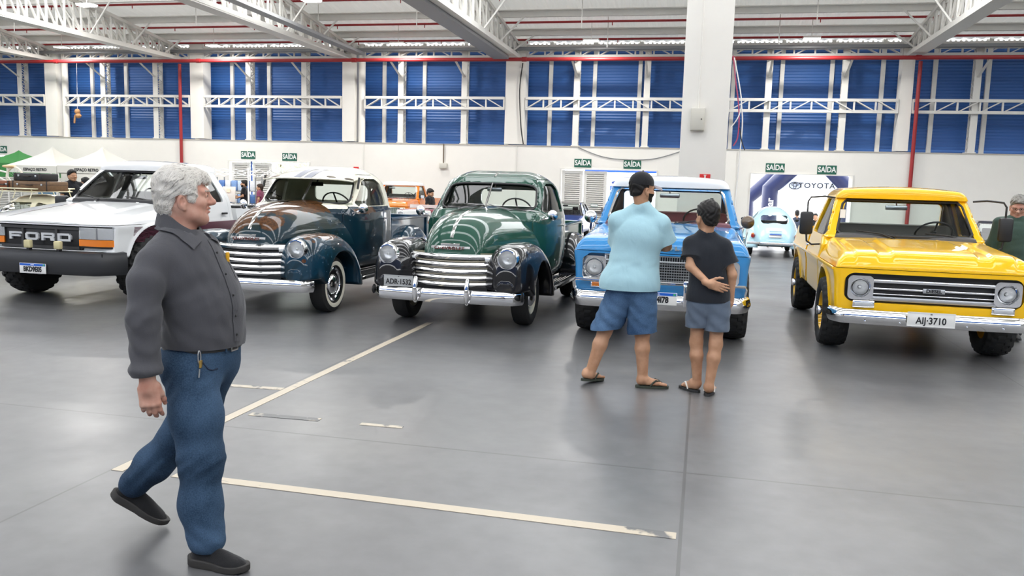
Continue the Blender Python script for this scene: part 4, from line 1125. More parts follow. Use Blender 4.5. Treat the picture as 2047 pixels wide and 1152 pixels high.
    # roof cap
    def roof(P):
        x, y, z = P
        zt = zr + .03 - .05 * (x / .75) ** 2 - .03 * np.clip((ws1 + .25 - y) / .3, 0, 1) ** 2 - .03 * np.clip((y - S_['cab'] + .3) / .3, 0, 1) ** 2
        d = smax(np.abs(x) - (HW - .055 - tum - .05 * np.clip((z - zt0) / .15, 0, 1) - .04 * np.clip((ws1 + .05 - y) / .12, 0, 1)), z - zt, .09)
        d = smax(d, mx(ws1 - .05 + .09 * (np.abs(x) / .75) ** 2 - y, y - S_['cab'] + .03), .06)
        return mx(d, zt0 + .012 - z)
    solid('roof', roof, (-HW, ws1 - .12, zt0 - .03), (HW, S_['cab'] + .06, zr + .07), .0145, C.get('roof', body), root, angle=40)
    rows = [(zc + .015 + (zt0 - zc - .02) * i / 8, -(wsh[0] + .03 + (wsh[1] - wsh[0]) * i / 8), wsh[0] + .03 + (wsh[1] - wsh[0]) * i / 8) for i in range(9)]
    pane('windshield', cab0, 1, rows, ws0 - .3, 2.3, .018, root, n=26)
    pane('rear_window', cab0, 1, [(z, -.67, .67) for z in lin((zc + zt0) / 2 - .155, (zc + zt0) / 2 + .195, 5)], S_['cab'] + .3, 2.0, .018, root)
    uu, vv = zip(*[(lin(ws0 + .14 + (ws1 - ws0 - .04) * i / 6, S_['cab'] - .2, 8), [zc + .01 + (zt0 - zc - .015) * i / 6] * 8) for i in range(7)])
    G = skin(cab0, 0, np.array(uu), np.array(vv), 1.2, .3, .02)
    for s in (0, 1): MB().grid(G.tolist()).build('door_window', M_glass, root, mirror=bool(s))
    def gk(h0, h1, z0, z1, n=9, rr_=.05):
        pts = [(-h0 + rr_, z0), (h0 - rr_, z0), (h0 - .01, z0 + rr_), (h1 - .0, z1 - rr_), (h1 - rr_, z1), (-h1 + rr_, z1), (-h1, z1 - rr_), (-h0 + .01, z0 + rr_)]
        out = []
        for i in range(8):
            a, b = pts[i], pts[(i + 1) % 8]; k = 12 if abs(a[0] - b[0]) > .3 else (6 if abs(a[1] - b[1]) > .15 else 2)
            out += [(a[0] + (b[0] - a[0]) * t / k, a[1] + (b[1] - a[1]) * t / k) for t in range(k)]
        out.append(out[0]); u = np.array([p[0] for p in out]); v = np.array([p[1] for p in out])
        return [tuple(q) for q in skin(cab0, 1, u, v, ws0 - .3, 2.3, .002)]
    MB().tube(gk(wsh[0] + .0, wsh[1] + .0, zc + .028, zt0 - .008), .016, 6, cap=False).build('windshield_gasket', C.get('gasket', M_black), root)
    # bed
    yb0, yb1 = S_['bed'], S_['end']; ztop = C.get('ztop', 1.165 + dz)
    def bed(P):
        x, y, z = P
        d = mx(side(P), yb0 - y, y - yb1, z - ztop, zs - z)
        d = mx(d, -mx(np.abs(x) - (HW - .13), yb0 + .04 - y, y - yb1 + .04, zs + .15 - z))
        fl = np.exp(-((np.sqrt((y - YB) ** 2 + (z - ZA) ** 2) - AR) / .035) ** 2) * C.get('flare', .018) * (z > ZA - .25)
        d = d - fl * np.clip((np.abs(x) - HW + .2) / .1, 0, 1)
        return smax(d, -arches(P), .012)
    solid('bed', bed, (-HW - .05, yb0 - .04, zs - .05), (HW + .05, yb1 + .04, ztop + .04), .017, C.get('bedpaint', body), root, angle=40)
    if C.get('bedcap'): 
        m = MB()
        for s in (-1, 1): m.box((s * (HW - .10), (yb0 + yb1) / 2, ztop + .02), (.14, yb1 - yb0, .04), b=.01)
        m.box((0, yb0 + .02, ztop + .02), (1.6, .08, .05), b=.01); m.build('bed_cap', M_black, root)
    # underside
    m = MB(); m.box((0, 2.2, zs - .07), (.9, 4.0, .14)).box((0, .7, .62 + dz), (1.2, .7, .36)).tube([(-.6, YA, ZA - .03), (.6, YA, ZA - .03)], .05, 8).tube([(-.6, YB, ZA - .03), (.6, YB, ZA - .03)], .06, 8).ball((.2, YB, ZA - .03), .14).ball((-.15, YA, ZA - .02), .1)
    m.tube([(-.5, .5, .36), (.5, .5, .36)], .025, 8).box((0, .45, .40 + dz), (1.0, .2, .1)); m.build('chassis', M_black, root)
    for s in (-1, 1):
        for y in (YA, YB): wheel(root, s * C['wheel'].get('x', HW - .1), y, RW, C['wheel']['w'], C['wheel']['rr'], s, C['wheel']['mat'], C['wheel'].get('style', 'deep'), tread=C['wheel'].get('tread', 0), hub_mat=C['wheel'].get('hub'))
    # cabin
    MB().box((0, ws0 + .16, zc - .06), (1.5, .30, .22), b=.06).build('dashboard', C.get('dash', M_dark), root)
    m = MB(); m.box((0, 2.1, zc - .45), (1.45, .55, .2), b=.06).box((0, 2.42, zc - .12), (1.45, .16, .52), b=.06, rx=R(-8)); m.build('seat', C.get('seat', M_seat), root)
    steering(root, .38, ws0 + .42, zc + .06, .20, R(45))
    MB().box((C.get('imx', -.05), ws1 + .03, zt0 - .085), (.24, .03, .055), b=.012).tube([(C.get('imx', -.05), ws1 + .03, zt0 - .06), (C.get('imx', -.05), ws1 + .10, zt0 + .03)], .008, 6).build('inner_mirror', M_satin, root)
    for x, dx in C.get('wipers', ()):
        u = np.array([x, x + dx * .35, x + dx * .7, x + dx]); v = np.array([zc + .03, zc + .055, zc + .07, zc + .08]); q = skin(cab0, 1, u, v, ws0 - .3, 2.3, -.02)
        MB().tube([tuple(p) for p in q], .008, 6).tube([tuple(q[0] + np.array([0, -.03, -.03])), tuple(q[1])], .009, 6).ball(tuple(q[0]), .018).build('wiper', M_black, root)
    return dict(zh=zh, zc=zc, zr=zr, zs=zs, cab0=cab0, yf=yf, side=side, zt0=zt0)

def chrome_bumper(root, hw, z, h, mat_=None, wrap=.16, y0=-.02):
    path = [(x, y0 + .05 * (x / hw) ** 2 + wrap * max(0, (abs(x) - hw + .12) / .12) ** 2, 0) for x in lin(-hw, hw, 45)]
    pr = [(-.01, z - h / 2), (.012, z - h / 2), (.03, z - h * .36), (.05, z - h * .08), (.052, z + h * .06), (.034, z + h * .38), (.014, z + h / 2), (-.01, z + h / 2), (.0, z)]
    return MB().sweep(path, pr).build('bumper', mat_ or M_chrome, root)

P_yellow = paint('yellow_paint', srgb('#f6c012'), .3); P_sky = paint('sky_blue_paint', srgb('#3a88c4'), .3); P_whitep = paint('white_car_paint', srgb('#e9eaea'), .3)
M_grill_dark = mat('grille_dark', (.015, .015, .016), rough=.5)
def yellow_truck():
    r = empty('pickup_truck', (2.235, 8.77, 0), R(-.3)); tag(r, 'bright yellow square-bodied vintage diesel pickup', 'truck', 'pickups in the front row')
    o = boxy(r, dict(dz=0.0, body=P_yellow, recess=(.815, .585, .875, .10, .13), pan=.46, pads=True, flare=.02, wheel=dict(r=.375, w=.28, rr=.215, mat=P_yellow, tread=.012, x=.80), wipers=((-.12, -.40), (.62, -.42)), hw=.92, dash=mat('dash_grey', srgb('#4a4a4c'), rough=.5)))
    # grille: dark opening, chrome bars, badge
    MB().box((0, .122, .73), (1.60, .012, .286)).build('grille_back', M_grill_dark, r, smooth=False)
    for z, h in ((.80, .034), (.725, .02), (.672, .012), (.625, .045)):
        MB().box((0, .085, z), (1.18, .03, h), b=.005).build('grille_bar', M_chrome if h < .04 else M_satin, r)
    b = MB().box((0.01, .064, .725), (.20, .016, .046), b=.003).build('badge', M_satin, r); text('DIESEL', .046, .002, M_letk, b, (.01, .055, .725), sx=1.05, bold=.002)
    for s in (-1, 1):
        headlight(r, s * .665, .07, .73, .074, sq=.12)
        q = MB().box((s * .63, .045, .568), (.21, .03, .075), b=.02).build('turn_signal', M_chrome, r); MB().box((s * .63, .025, .568), (.17, .02, .045), b=.008).build('lens', mat('signal_grey', srgb('#b9bcc0'), rough=.2, coat=1), q)
    bm_ = chrome_bumper(r, .91, .445, .145, M_chrome)
    for x in (-.62, -.3, .3, .62): MB().lathe([(-.062, 0), (-.06, .009), (-.052, .012)], c=(x, 0, .41), axis='Y', n=10).build('bumper_bolt', M_chrome, bm_)
    num_plate(r, (-.03, -.09, .465), .43, .14, 'AIJ·3710', 'white', top='PR')
    # tall truck mirrors on black arms
    for s in (-1, 1):
        m = MB(); m.tube([(s * .74, 1.70, 1.60), (s * .86, 1.62, 1.615), (s * 1.02, 1.58, 1.60), (s * 1.05, 1.57, 1.55), (s * 1.05, 1.57, 1.43)], .011, 8).tube([(s * 1.05, 1.57, 1.2), (s * 1.04, 1.57, 1.09), (s * .98, 1.58, 1.05), (s * .84, 1.6, 1.06)], .011, 8)
        m.box((s * 1.055, 1.56, 1.30), (.15, .07, .27), b=.03); m.build('mirror', M_black, r)
    # windscreen stickers
    MB().box((0, 0, 0), (.06, .003, .1)).build('sticker', M_letw, r, smooth=False).location = (-.66, 1.57, 1.42)
    # side crease mouldings
    for s in (-1, 1): MB().box((s * .925, 2.2, .905), (.02, 4.1, .035), b=.008).build('side_moulding', P_yellow, r)
    return r
def blue_truck():
    r = empty('pickup_truck', (-.41, 8.77, 0), 0); tag(r, 'sky blue vintage pickup with white roof, in front of the two standing visitors', 'truck', 'pickups in the front row')
    boxy(r, dict(dz=.06, body=P_sky, roof=P_whitep, recess=(.80, .655, .955, .10, .13), pan=.53, flare=.018, gasket=M_chrome, wheel=dict(r=.39, w=.29, rr=.20, mat=M_grill_dark, tread=.012, x=.80), wipers=((.10, .45), (-.5, .42)), hw=.92, dash=mat('dash_maroon', srgb('#6a3a44'), rough=.5), seat=mat('red_seat', srgb('#8a3038'), rough=.6), bulge=.02, imx=.0))
    MB().box((0, .122, .80), (1.16, .012, .296)).build('grille_back', M_grill_dark, r, smooth=False)
    fr = MB(); fr.box((0, .08, .655), (1.16, .03, .05), b=.006).box((0, .08, .885), (1.16, .03, .02), b=.004).box((0, .08, .945), (1.16, .03, .016), b=.004)
    for s in (-1, 1): fr.box((s * .57, .08, .79), (.02, .03, .29), b=.004)
    fr.build('grille_frame', M_satin, r)
    for k in range(7): MB().box((0, .095, .69 + .028 * k), (1.12, .016, .009)).build('grille_bar', M_satin, r, smooth=False)
    m = MB()
    for k in range(45): m.box((-.55 + .025 * k, .10, .775), (.005, .02, .19))
    for k in range(45): m.box((-.55 + .025 * k, .10, .915), (.009, .02, .05))
    m.build('grille_mesh', M_satin, r, smooth=False)
    for s in (-1, 1):
        headlight(r, s * .685, .07, .80, .085, sq=.125)
        q = MB().box((s * .61, .045, .625), (.21, .03, .07), b=.02).build('turn_signal', M_chrome, r); MB().box((s * .61, .025, .625), (.18, .02, .045), b=.008).build('lens', M_amber, q)
    bm_ = chrome_bumper(r, .90, .475, .165)
    t = MB(); zt = .675
    t.tube([(-.88, .06, zt - .10), (-.89, .04, zt - .03), (-.87, .02, zt), (-.6, -.045, zt), (0, -.06, zt), (.6, -.045, zt), (.87, .02, zt), (.89, .04, zt - .03), (.88, .06, zt - .10)], .016, 10); t.build('nudge_bar', M_chrome, bm_)
    for x in (-.29, .29): MB().box((x, -.075, .58), (.07, .07, .28), b=.02).build('bumper_guard', M_chrome, bm_)
    num_plate(r, (0, -.105, .525), .40, .13, 'BEE4I78', 'blue')
    text('CHEVROLET', .055, .006, M_chrome, r, (0, .015, 1.035), sx=1.6, bold=.003, spacing=1.5, name='hood_letters')
    for s in (-1, 1):
        m = MB(); m.tube([(s * .80, 1.55, 1.16), (s * .88, 1.50, 1.22), (s * .93, 1.48, 1.27)], .009, 6); a = m.build('mirror', M_chrome, r)
        h = MB().lathe([(-.05, 0), (-.045, .03), (-.02, .066), (.0, .076), (.008, .078), (.012, .07), (.012, 0)], axis='Y', n=28).build('mirror_head', mat('mirror_brown', srgb('#5b4630'), rough=.3, coat=1) if s > 0 else M_chrome, a); h.location = (s * .93, 1.47, 1.285)
    return r
def white_truck():
    r = empty('pickup_truck', (-8.0, 8.77, 0), R(0)); tag(r, 'white square nineties pickup with big black bumper and mud tyres', 'truck', 'pickups in the front row')
    dec = mat('decal_maroon', srgb('#5b2b3b'), rough=.4)
    o = boxy(r, dict(dz=.09, body=P_whitep, recess=(1.01, .69, .99, .02, .12), pan=.62, flare=.02, gasket=M_black, hw=1.03, arch=.52, tum=.22, wheel=dict(r=.44, w=.31, rr=.205, mat=M_satin, tread=.024, x=.87), wipers=((-.30, -.34), (.52, -.42)), wsh=(.80, .665), ztop=1.16, bedcap=True, handle=M_black,
             hoodprof=[(.02, 1.012), (.05, 1.04), (.12, 1.065), (.3, 1.095), (.8, 1.16), (1.45, 1.235)], st=dict(fend=1.48, ws0=1.43, ws1=2.0, cab=2.78, bed=2.86, end=4.5), yb=3.85, seat=M_dark, bulge=.012))
    # black grille with big letters
    MB().box((-.02, .10, .835), (1.16, .05, .29), b=.01).build('grille', M_black, r)
    g = MB()
    for x in (-.27, .22): g.box((x, .066, .835), (.035, .03, .27))
    for z in (.955, .715): g.box((-.02, .066, z), (1.13, .03, .035))
    g.build('grille_ribs', mat('grille_grey', (.035, .035, .037), rough=.5), r, smooth=False)
    L = mat('grille_letters', srgb('#c0c2c5'), rough=.4)
    xs = -.46
    def block(pts_list, x):
        m = MB()
        for p in pts_list: m.prism([(x + u, .795 + v * .095 / .1) for u, v in p], .043, .075)
        return m
    w_, h_, t_ = .19, .10, .026
    F = [[(0, 0), (t_ * 1.3, 0), (t_ * 1.3, h_), (0, h_)], [(0, h_ - t_), (w_, h_ - t_), (w_ - .01, h_), (0, h_)], [(0, .036), (w_ * .85, .036), (w_ * .8, .036 + t_), (0, .036 + t_)]]
    O = [[(.02, 0), (w_ - .02, 0), (w_ - .02, t_), (.02, t_)], [(.02, h_ - t_), (w_ - .02, h_ - t_), (w_ - .02, h_), (.02, h_)], [(0, .02), (t_ * 1.4, 0), (t_ * 1.4, h_), (0, h_ - .02)], [(w_, .02), (w_ - t_ * 1.4, 0), (w_ - t_ * 1.4, h_), (w_, h_ - .02)]]
    Rr = [[(0, 0), (t_ * 1.3, 0), (t_ * 1.3, h_), (0, h_)], [(0, h_ - t_), (w_ - .02, h_ - t_), (w_ - .02, h_), (0, h_)], [(w_, .05), (w_ - t_ * 1.3, .036), (w_ - t_ * 1.3, h_), (w_, h_ - .02)], [(0, .034), (w_ - .01, .034), (w_ - .01, .034 + t_), (0, .034 + t_)], [(w_ - .055, 0), (w_, 0), (w_ - .01, .04), (w_ - .065, .04)]]
    D = [[(0, 0), (t_ * 1.3, 0), (t_ * 1.3, h_), (0, h_)], [(0, h_ - t_), (w_ - .02, h_ - t_), (w_ - .02, h_), (0, h_)], [(0, 0), (w_, 0), (w_, t_), (0, t_)], [(w_, 0), (w_ - t_ * 1.3, 0), (w_ - t_ * 1.3, h_), (w_, h_ - .03)]]
    for i, q in enumerate((F, O, Rr, D)): block(q, xs + .235 * i).build('grille_letter', L, r, smooth=False)
    for s in (-1, 1):
        # wrap-round lamp: clear upper part over an amber strip
        def path(s=s): return [(s * .545, .075), (s * .70, .066), (s * .85, .074), (s * .95, .10), (s * 1.0, .15)]
        def wrap(z0, z1, d, m, nm, parent):
            P_ = path(); q = MB(); G = [[(x, y - d, z) for x, y in P_] for z in (z0, z1)]
            q.grid(G, flip=s < 0); q.grid([[(x, y - d + .02, z) for x, y in P_] for z in (z0, z1)], flip=s > 0); return q.build(nm, m, parent)
        hd = wrap(.72, .99, .0, M_black, 'headlight', r)
        wrap(.832, .972, .012, M_refl, 'reflector', hd); wrap(.832, .972, .022, M_lens, 'lens', hd)
        wrap(.745, .826, .02, M_amber, 'amber_lens', hd)
        MB().box((s * .80, .052, .90), (.012, .03, .14)).build('divider', M_satin, hd, smooth=False)
    # black bumper
    hw = 1.06; path = [(x, -.10 + .05 * (x / hw) ** 2 + .28 * max(0, (abs(x) - .86) / .2) ** 1.5, 0) for x in lin(-hw, hw, 41)]
    pr = [(-.03, .395), (.03, .40), (.05, .44), (.055, .60), (.04, .635), (.035, .675), (-.10, .685), (-.10, .66), (-.03, .64)]
    b = MB().sweep(path, pr).build('bumper', mat('bumper_black', (.02, .021, .024), rough=.4), r)
    MB().box((0, .1, .62), (1.9, .3, .1)).build('bumper_mount', M_black, r)
    num_plate(r, (.06, -.165, .465), .38, .125, 'BKD9E05', 'blue')
    for x in (-.055, -.055 + .43):
        a = MB().box((x - .02, -.06, .69), (.04, .05, .05)).build('fog_light', M_black, r); MB().box((x - .02, -.075, .755), (.095, .06, .10), b=.015).build('cover', mat('fog_cover', srgb('#c9bf93'), rough=.5), a)
    # decal stripes along the flank
    for s in (-1, 1):
        for k in range(12):
            z = .79 + .0165 * k
            xx = float(wall_x(o['side'], z)) + .003
            MB().box((s * xx, 1.4 + .02 * k, z), (.004, 1.9 + .04 * k, .008)).build('decal_stripe', dec, r, smooth=False)
        MB().box((s * (1.035), 2.15, .915), (.02, 1.3, .14), b=.008).build('door_trim_panel', dec, r)
        m = MB().box((s * 1.12, 1.72, 1.22), (.2, .1, .16), b=.03).build('mirror', M_black, r)
    return r
def wall_x(side, z):
    a, b = .5, 1.3
    for _ in range(40):
        c = (a + b) / 2
        if side((np.array([c]), np.array([2.0]), np.array([z])))[0] < 0: a = c
        else: b = c
    return a
# ------------------------------------------------------------------ people
def skin_mat(name, col, col2):
    m = mat(name, col, rough=.5, spec=.35)
    nt = m.node_tree; b = nt.nodes['Principled BSDF']; tc = nt.nodes.new('ShaderNodeTexCoord')
    n = nt.nodes.new('ShaderNodeTexNoise'); n.inputs['Scale'].default_value = 14; n.inputs['Detail'].default_value = 6
    nt.links.new(tc.outputs['Object'], n.inputs['Vector'])
    x = nt.nodes.new('ShaderNodeMix'); x.data_type = 'RGBA'; x.inputs['A'].default_value = (*col, 1); x.inputs['B'].default_value = (*col2, 1)
    r = nt.nodes.new('ShaderNodeMapRange'); r.inputs['From Min'].default_value = .35; r.inputs['From Max'].default_value = .65
    nt.links.new(n.outputs['Fac'], r.inputs['Value']); nt.links.new(r.outputs[0], x.inputs['Factor']); nt.links.new(x.outputs['Result'], b.inputs['Base Color'])
    b.inputs['Subsurface Weight'].default_value = .05; b.inputs['Subsurface Radius'].default_value = (.012, .005, .003); b.inputs['Subsurface Scale'].default_value = 1.0
    n2 = nt.nodes.new('ShaderNodeTexNoise'); n2.inputs['Scale'].default_value = 160; bp = nt.nodes.new('ShaderNodeBump'); bp.inputs['Strength'].default_value = .12; bp.inputs['Distance'].default_value = .002
    nt.links.new(tc.outputs['Object'], n2.inputs['Vector']); nt.links.new(n2.outputs['Fac'], bp.inputs['Height']); nt.links.new(bp.outputs['Normal'], b.inputs['Normal'])
    return m
def cloth(name, col, weave=220, amt=.10, var=.08, sheen=.15):
    m = mat(name, col, rough=.85, bump=(weave, amt), var=(7, var), sheen=sheen, spec=.2)
    nt = m.node_tree; b1 = [n for n in nt.nodes if n.type == 'BUMP'][0]; tc = [n for n in nt.nodes if n.type == 'TEX_COORD'][0]
    mp = nt.nodes.new('ShaderNodeMapping'); mp.inputs['Rotation'].default_value = (.4, .5, .3); mp.inputs['Scale'].default_value = (1.6, 1.6, .8)
    n = nt.nodes.new('ShaderNodeTexNoise'); n.inputs['Scale'].default_value = 9; n.inputs['Detail'].default_value = 3; n.inputs['Distortion'].default_value = .5
    b2 = nt.nodes.new('ShaderNodeBump'); b2.inputs['Strength'].default_value = .2; b2.inputs['Distance'].default_value = .03
    nt.links.new(tc.outputs['Object'], mp.inputs['Vector']); nt.links.new(mp.outputs[0], n.inputs['Vector']); nt.links.new(n.outputs['Fac'], b2.inputs['Height']); nt.links.new(b2.outputs['Normal'], b1.inputs['Normal'])
    return m
def denim(name, col, fade):
    m = mat(name, col, rough=.85, spec=.2, bump=(260, .15))
    nt = m.node_tree; b = nt.nodes['Principled BSDF']; tc = nt.nodes.new('ShaderNodeTexCoord')
    n = nt.nodes.new('ShaderNodeTexNoise'); n.inputs['Scale'].default_value = 3.2; n.inputs['Detail'].default_value = 3
    f = nt.nodes.new('ShaderNodeTexNoise'); f.inputs['Scale'].default_value = 190; f.inputs['Detail'].default_value = 2
    for q in (n, f): nt.links.new(tc.outputs['Object'], q.inputs['Vector'])
    a = nt.nodes.new('ShaderNodeMath'); a.operation = 'MULTIPLY_ADD'; a.inputs[1].default_value = .45
    nt.links.new(f.outputs['Fac'], a.inputs[0]); nt.links.new(n.outputs['Fac'], a.inputs[2])
    r = nt.nodes.new('ShaderNodeMapRange'); r.inputs['From Min'].default_value = .55; r.inputs['From Max'].default_value = 1.0
    x = nt.nodes.new('ShaderNodeMix'); x.data_type = 'RGBA'; x.inputs['A'].default_value = (*col, 1); x.inputs['B'].default_value = (*fade, 1)
    nt.links.new(a.outputs[0], r.inputs['Value']); nt.links.new(r.outputs[0], x.inputs['Factor']); nt.links.new(x.outputs['Result'], b.inputs['Base Color'])
    return m
def hair_mat(name, c1, c2, scale=26):
    m = mat(name, c1, rough=.55, spec=.3)
    nt = m.node_tree; b = nt.nodes['Principled BSDF']; tc = nt.nodes.new('ShaderNodeTexCoord')
    mp = nt.nodes.new('ShaderNodeMapping'); mp.inputs['Scale'].default_value = (1, 2.6, 3.2); mp.inputs['Rotation'].default_value = (.3, .5, .2)
    n = nt.nodes.new('ShaderNodeTexNoise'); n.inputs['Scale'].default_value = scale; n.inputs['Detail'].default_value = 6; n.inputs['Distortion'].default_value = 1.2
    nt.links.new(tc.outputs['Object'], mp.inputs['Vector']); nt.links.new(mp.outputs[0], n.inputs['Vector'])
    x = nt.nodes.new('ShaderNodeMix'); x.data_type = 'RGBA'; x.inputs['A'].default_value = (*c2, 1); x.inputs['B'].default_value = (*c1, 1)
    r = nt.nodes.new('ShaderNodeMapRange'); r.inputs['From Min'].default_value = .35; r.inputs['From Max'].default_value = .6
    nt.links.new(n.outputs['Fac'], r.inputs['Value']); nt.links.new(r.outputs[0], x.inputs['Factor']); nt.links.new(x.outputs['Result'], b.inputs['Base Color'])
    bp = nt.nodes.new('ShaderNodeBump'); bp.inputs['Strength'].default_value = .35; bp.inputs['Distance'].default_value = .004
    nt.links.new(n.outputs['Fac'], bp.inputs['Height']); nt.links.new(bp.outputs['Normal'], b.inputs['Normal'])
    return m
M_skin_old = skin_mat('skin_ruddy', srgb('#c39c8a'), srgb('#b4806e'))
M_skin = skin_mat('skin_tan', srgb('#b98f72'), srgb('#a97e61'))
M_eye = mat('eye_white', (.75, .72, .68), rough=.15); M_iris = mat('iris_dark', (.03, .025, .02), rough=.1)

def yawM(a, pitch=0.0, roll=0.0):
    """columns: forward, left, up of a frame turned by yaw a about z, then nodded down by pitch"""
    m = Matrix.Rotation(a, 3, 'Z') @ Matrix.Rotation(pitch, 3, 'Y') @ Matrix.Rotation(roll, 3, 'X')
    return [[m[i][j] for j in range(3)] for i in range(3)]
def ells(P, yaw, T, k):
    """smooth stack of ellipsoids (cx, cy, cz, r_fwd, r_lat, r_up) all turned by yaw"""
    c, s = math.cos(yaw), math.sin(yaw); d = None
    for cx, cy, cz, a, b, h in T:
        x, y = P[0] - cx, P[1] - cy
        e = ell((x * c + y * s, -x * s + y * c, P[2] - cz), (0, 0, 0), (a, b, h))
        d = e if d is None else smin(d, e, k)
    return d
def limb(P, pts, rad, k=.02):
    d = None
    for i in range(len(pts) - 1):
        e = cone(P, pts[i], pts[i + 1], rad[i], rad[i + 1])
        d = e if d is None else smin(d, e, k)
    return d
def head_sdf(P, o, M, age=0.0, jaw=1.0):
    """face, skull and ears in a frame at o (between the ears, eye level a little below)"""
    f, s, z = rotP(P, o, M); a = np.abs(s); Q = (f, s, z); A = (f, a, z)
    d = ell(Q, (-.024, 0, .024), (.098, .076, .090))
    d = smin(d, ell(Q, (.022, 0, -.035), (.070, .062 + .004 * age, .088)), .03)
    d = smin(d, cone(A, (-.010, .050, -.060), (.062, .020, -.102), .026 + .003 * age, .019 * jaw), .03)
    d = smin(d, ell(Q, (.066, 0, -.104), (.018, .021, .017)), .02)
    d = smin(d, ell(A, (.048, .042, -.042), (.030, .026, .024)), .025)
    if age: d = smin(d, ell(A, (.030, .046, -.092), (.036, .026, .028)), .025); d = smin(d, ell(Q, (.045, 0, -.118), (.042, .034, .020)), .03)
    d = smin(d, cone(A, (.084, .010, .009), (.066, .048, .006), .0115, .010), .016)        # brow ridge
    d = smax(d, -ell(A, (.094, .031, -.009), (.017, .019, .0115)), .010)                    # eye sockets
    d = smin(d, ell(A, (.0745, .031, -.0085), (.0135, .0155, .0125)), .003)                 # lids over the ball
    d = smax(d, -ell(A, (.090, .032, -.0095), (.0055, .0125, .0036)), .002)                 # lid opening
    d = smin(d, cone(Q, (.088, 0, .000), (.104, 0, -.034), .0085, .0125 + .002 * age), .012)
    d = smin(d, ell(Q, (.110, 0, -.037), (.0125, .0135 + .002 * age, .0115)), .010)
    d = smin(d, ell(A, (.097, .0135, -.043), (.012, .008, .009)), .008)
    d = smax(d, -ell(A, (.103, .0065, -.0505), (.006, .0035, .005)), .003)                  # nostrils
    d = smin(d, ell(Q, (.0865, 0, -.064), (.0135, .027, .0075)), .008)
    d = smin(d, ell(Q, (.0845, 0, -.0785), (.0135, .023, .0075)), .008)
    d = smax(d, -ell(Q, (.101, 0, -.0712), (.014, .024, .0018)), .003)                      # mouth line
    d = smax(d, -cone(A, (.092, .023, -.050), (.080, .034, -.078), .0022, .0015), .008)      # smile fold
    e = ell(A, (-.017, .0775, -.036), (.0175, .0105, .030))                                   # ear
    e = smax(e, -ell(A, (-.0125, .090, -.033), (.0105, .0125, .0195)), .003)
    e = smin(e, cone(A, (-.002, .079, -.030), (-.001, .078, -.042), .0045, .005), .004)
    e = smin(e, cone(A, (-.004, .079, -.048), (-.006, .078, -.066), .0065, .0075), .008)
    d = smin(d, e, .006)
    return d
def hand_sdf(P, o, M, k=1.0, curl=(.35, .4, .45, .5), thumb=(.5, .25), spread=.06, side=1):
    """o wrist; M columns: across (toward thumb), along fingers, palm normal. side unused sign hook"""
    q = rotP(P, o, M); x, y, z = q[0] / k, q[1] / k, q[2] / k; Q = (x, y, z)
    d = cone(Q, (.0, -.03, 0), (0, .025, 0), .027, .030)
    d = smin(d, box(Q, (0, .055, 0), (.040, .045, .0125), .012), .02)
    d = smin(d, ell(Q, (.024, .04, .010), (.017, .032, .013)), .015)
    for i, (bx, L) in enumerate(((.029, .078), (.010, .088), (-.010, .082), (-.028, .064))):
        r = (.0088, .0092, .0088, .0078)[i]; ph = (.40, .33, .27); p = Vector((bx, .095 - (.006, 0, .003, .012)[i], -.001)); a = 0.0; sp = (1.2, .3, -.5, -1.3)[i] * spread
        for j in range(3):
            a += curl[i] * (1.0, .9, .6)[j]
            n = p + Vector((math.sin(sp), math.cos(a) * math.cos(sp), math.sin(a))).normalized() * L * ph[j]
            d = smin(d, cone(Q, p, n, r * (1.06 - .08 * j), r * (.98 - .09 * j)), .006 if j else .010); p = n
    p = Vector((.030, .018, .006)); a1, a2 = thumb
    for j, (L, r0, r1) in enumerate(((.042, .0145, .0115), (.033, .011, .010), (.026, .0098, .0085))):
        dr = Vector((math.sin(a1 + .0 * j - .35 * a1 * j), math.cos(a1 - .35 * a1 * j), a2 * (1 + .4 * j))).normalized(); n = p + dr * L
        d = smin(d, cone(Q, p, n, r0, r1), .010); p = n
    return d * k
def frameM(along, across):
    """hand frame from a finger direction and a rough thumb direction"""
    y = Vector(along).normalized(); x = Vector(across); x = (x - y * x.dot(y)).normalized(); z = x.cross(y)
    return [[x[i], y[i], z[i]] for i in range(3)]
def foot_sdf(P, ank, heel, toe, r=.036, up=.0):
    """bare foot from heel to toe under the ankle; toes separate at the end"""
    h, t = Vector(heel), Vector(toe); d0 = (t - h); L = d0.length; u = d0.normalized(); sd = Vector((-u.y, u.x, 0)).normalized()
    up_ = u.cross(sd) * -1; up_ = -up_ if up_.z < 0 else up_
    M = [[u[i], sd[i], up_[i]] for i in range(3)]; q = rotP(P, h, M); x, y, z = q[0], q[1], q[2]; Q = (x, y, z)
    d = ell(Q, (.032, 0, .032), (.036, .031, .034))
    d = smin(d, cone(Q, (.05, 0, .045), (L * .62, .0, .024), .034, .022), .03)
    d = smin(d, box(Q, (L * .55, 0, .016), (L * .26, .036, .015), .013), .025)
    for i in range(5):
        yy = (-.034 + .017 * i); Lx = L * (.96, .98, .94, .90, .84)[i] if True else 0
        d = smin(d, cone(Q, (L * .74, yy * .95, .013), (Lx - .01, yy, .010), .0105, (.0115, .0085, .008, .0078, .0075)[i]), .004)
    d = smin(d, cone(P, ank, tuple(h + u * .055 + up_ * .05), r, .036), .03)
    return np.maximum(d, -(z - .0005))
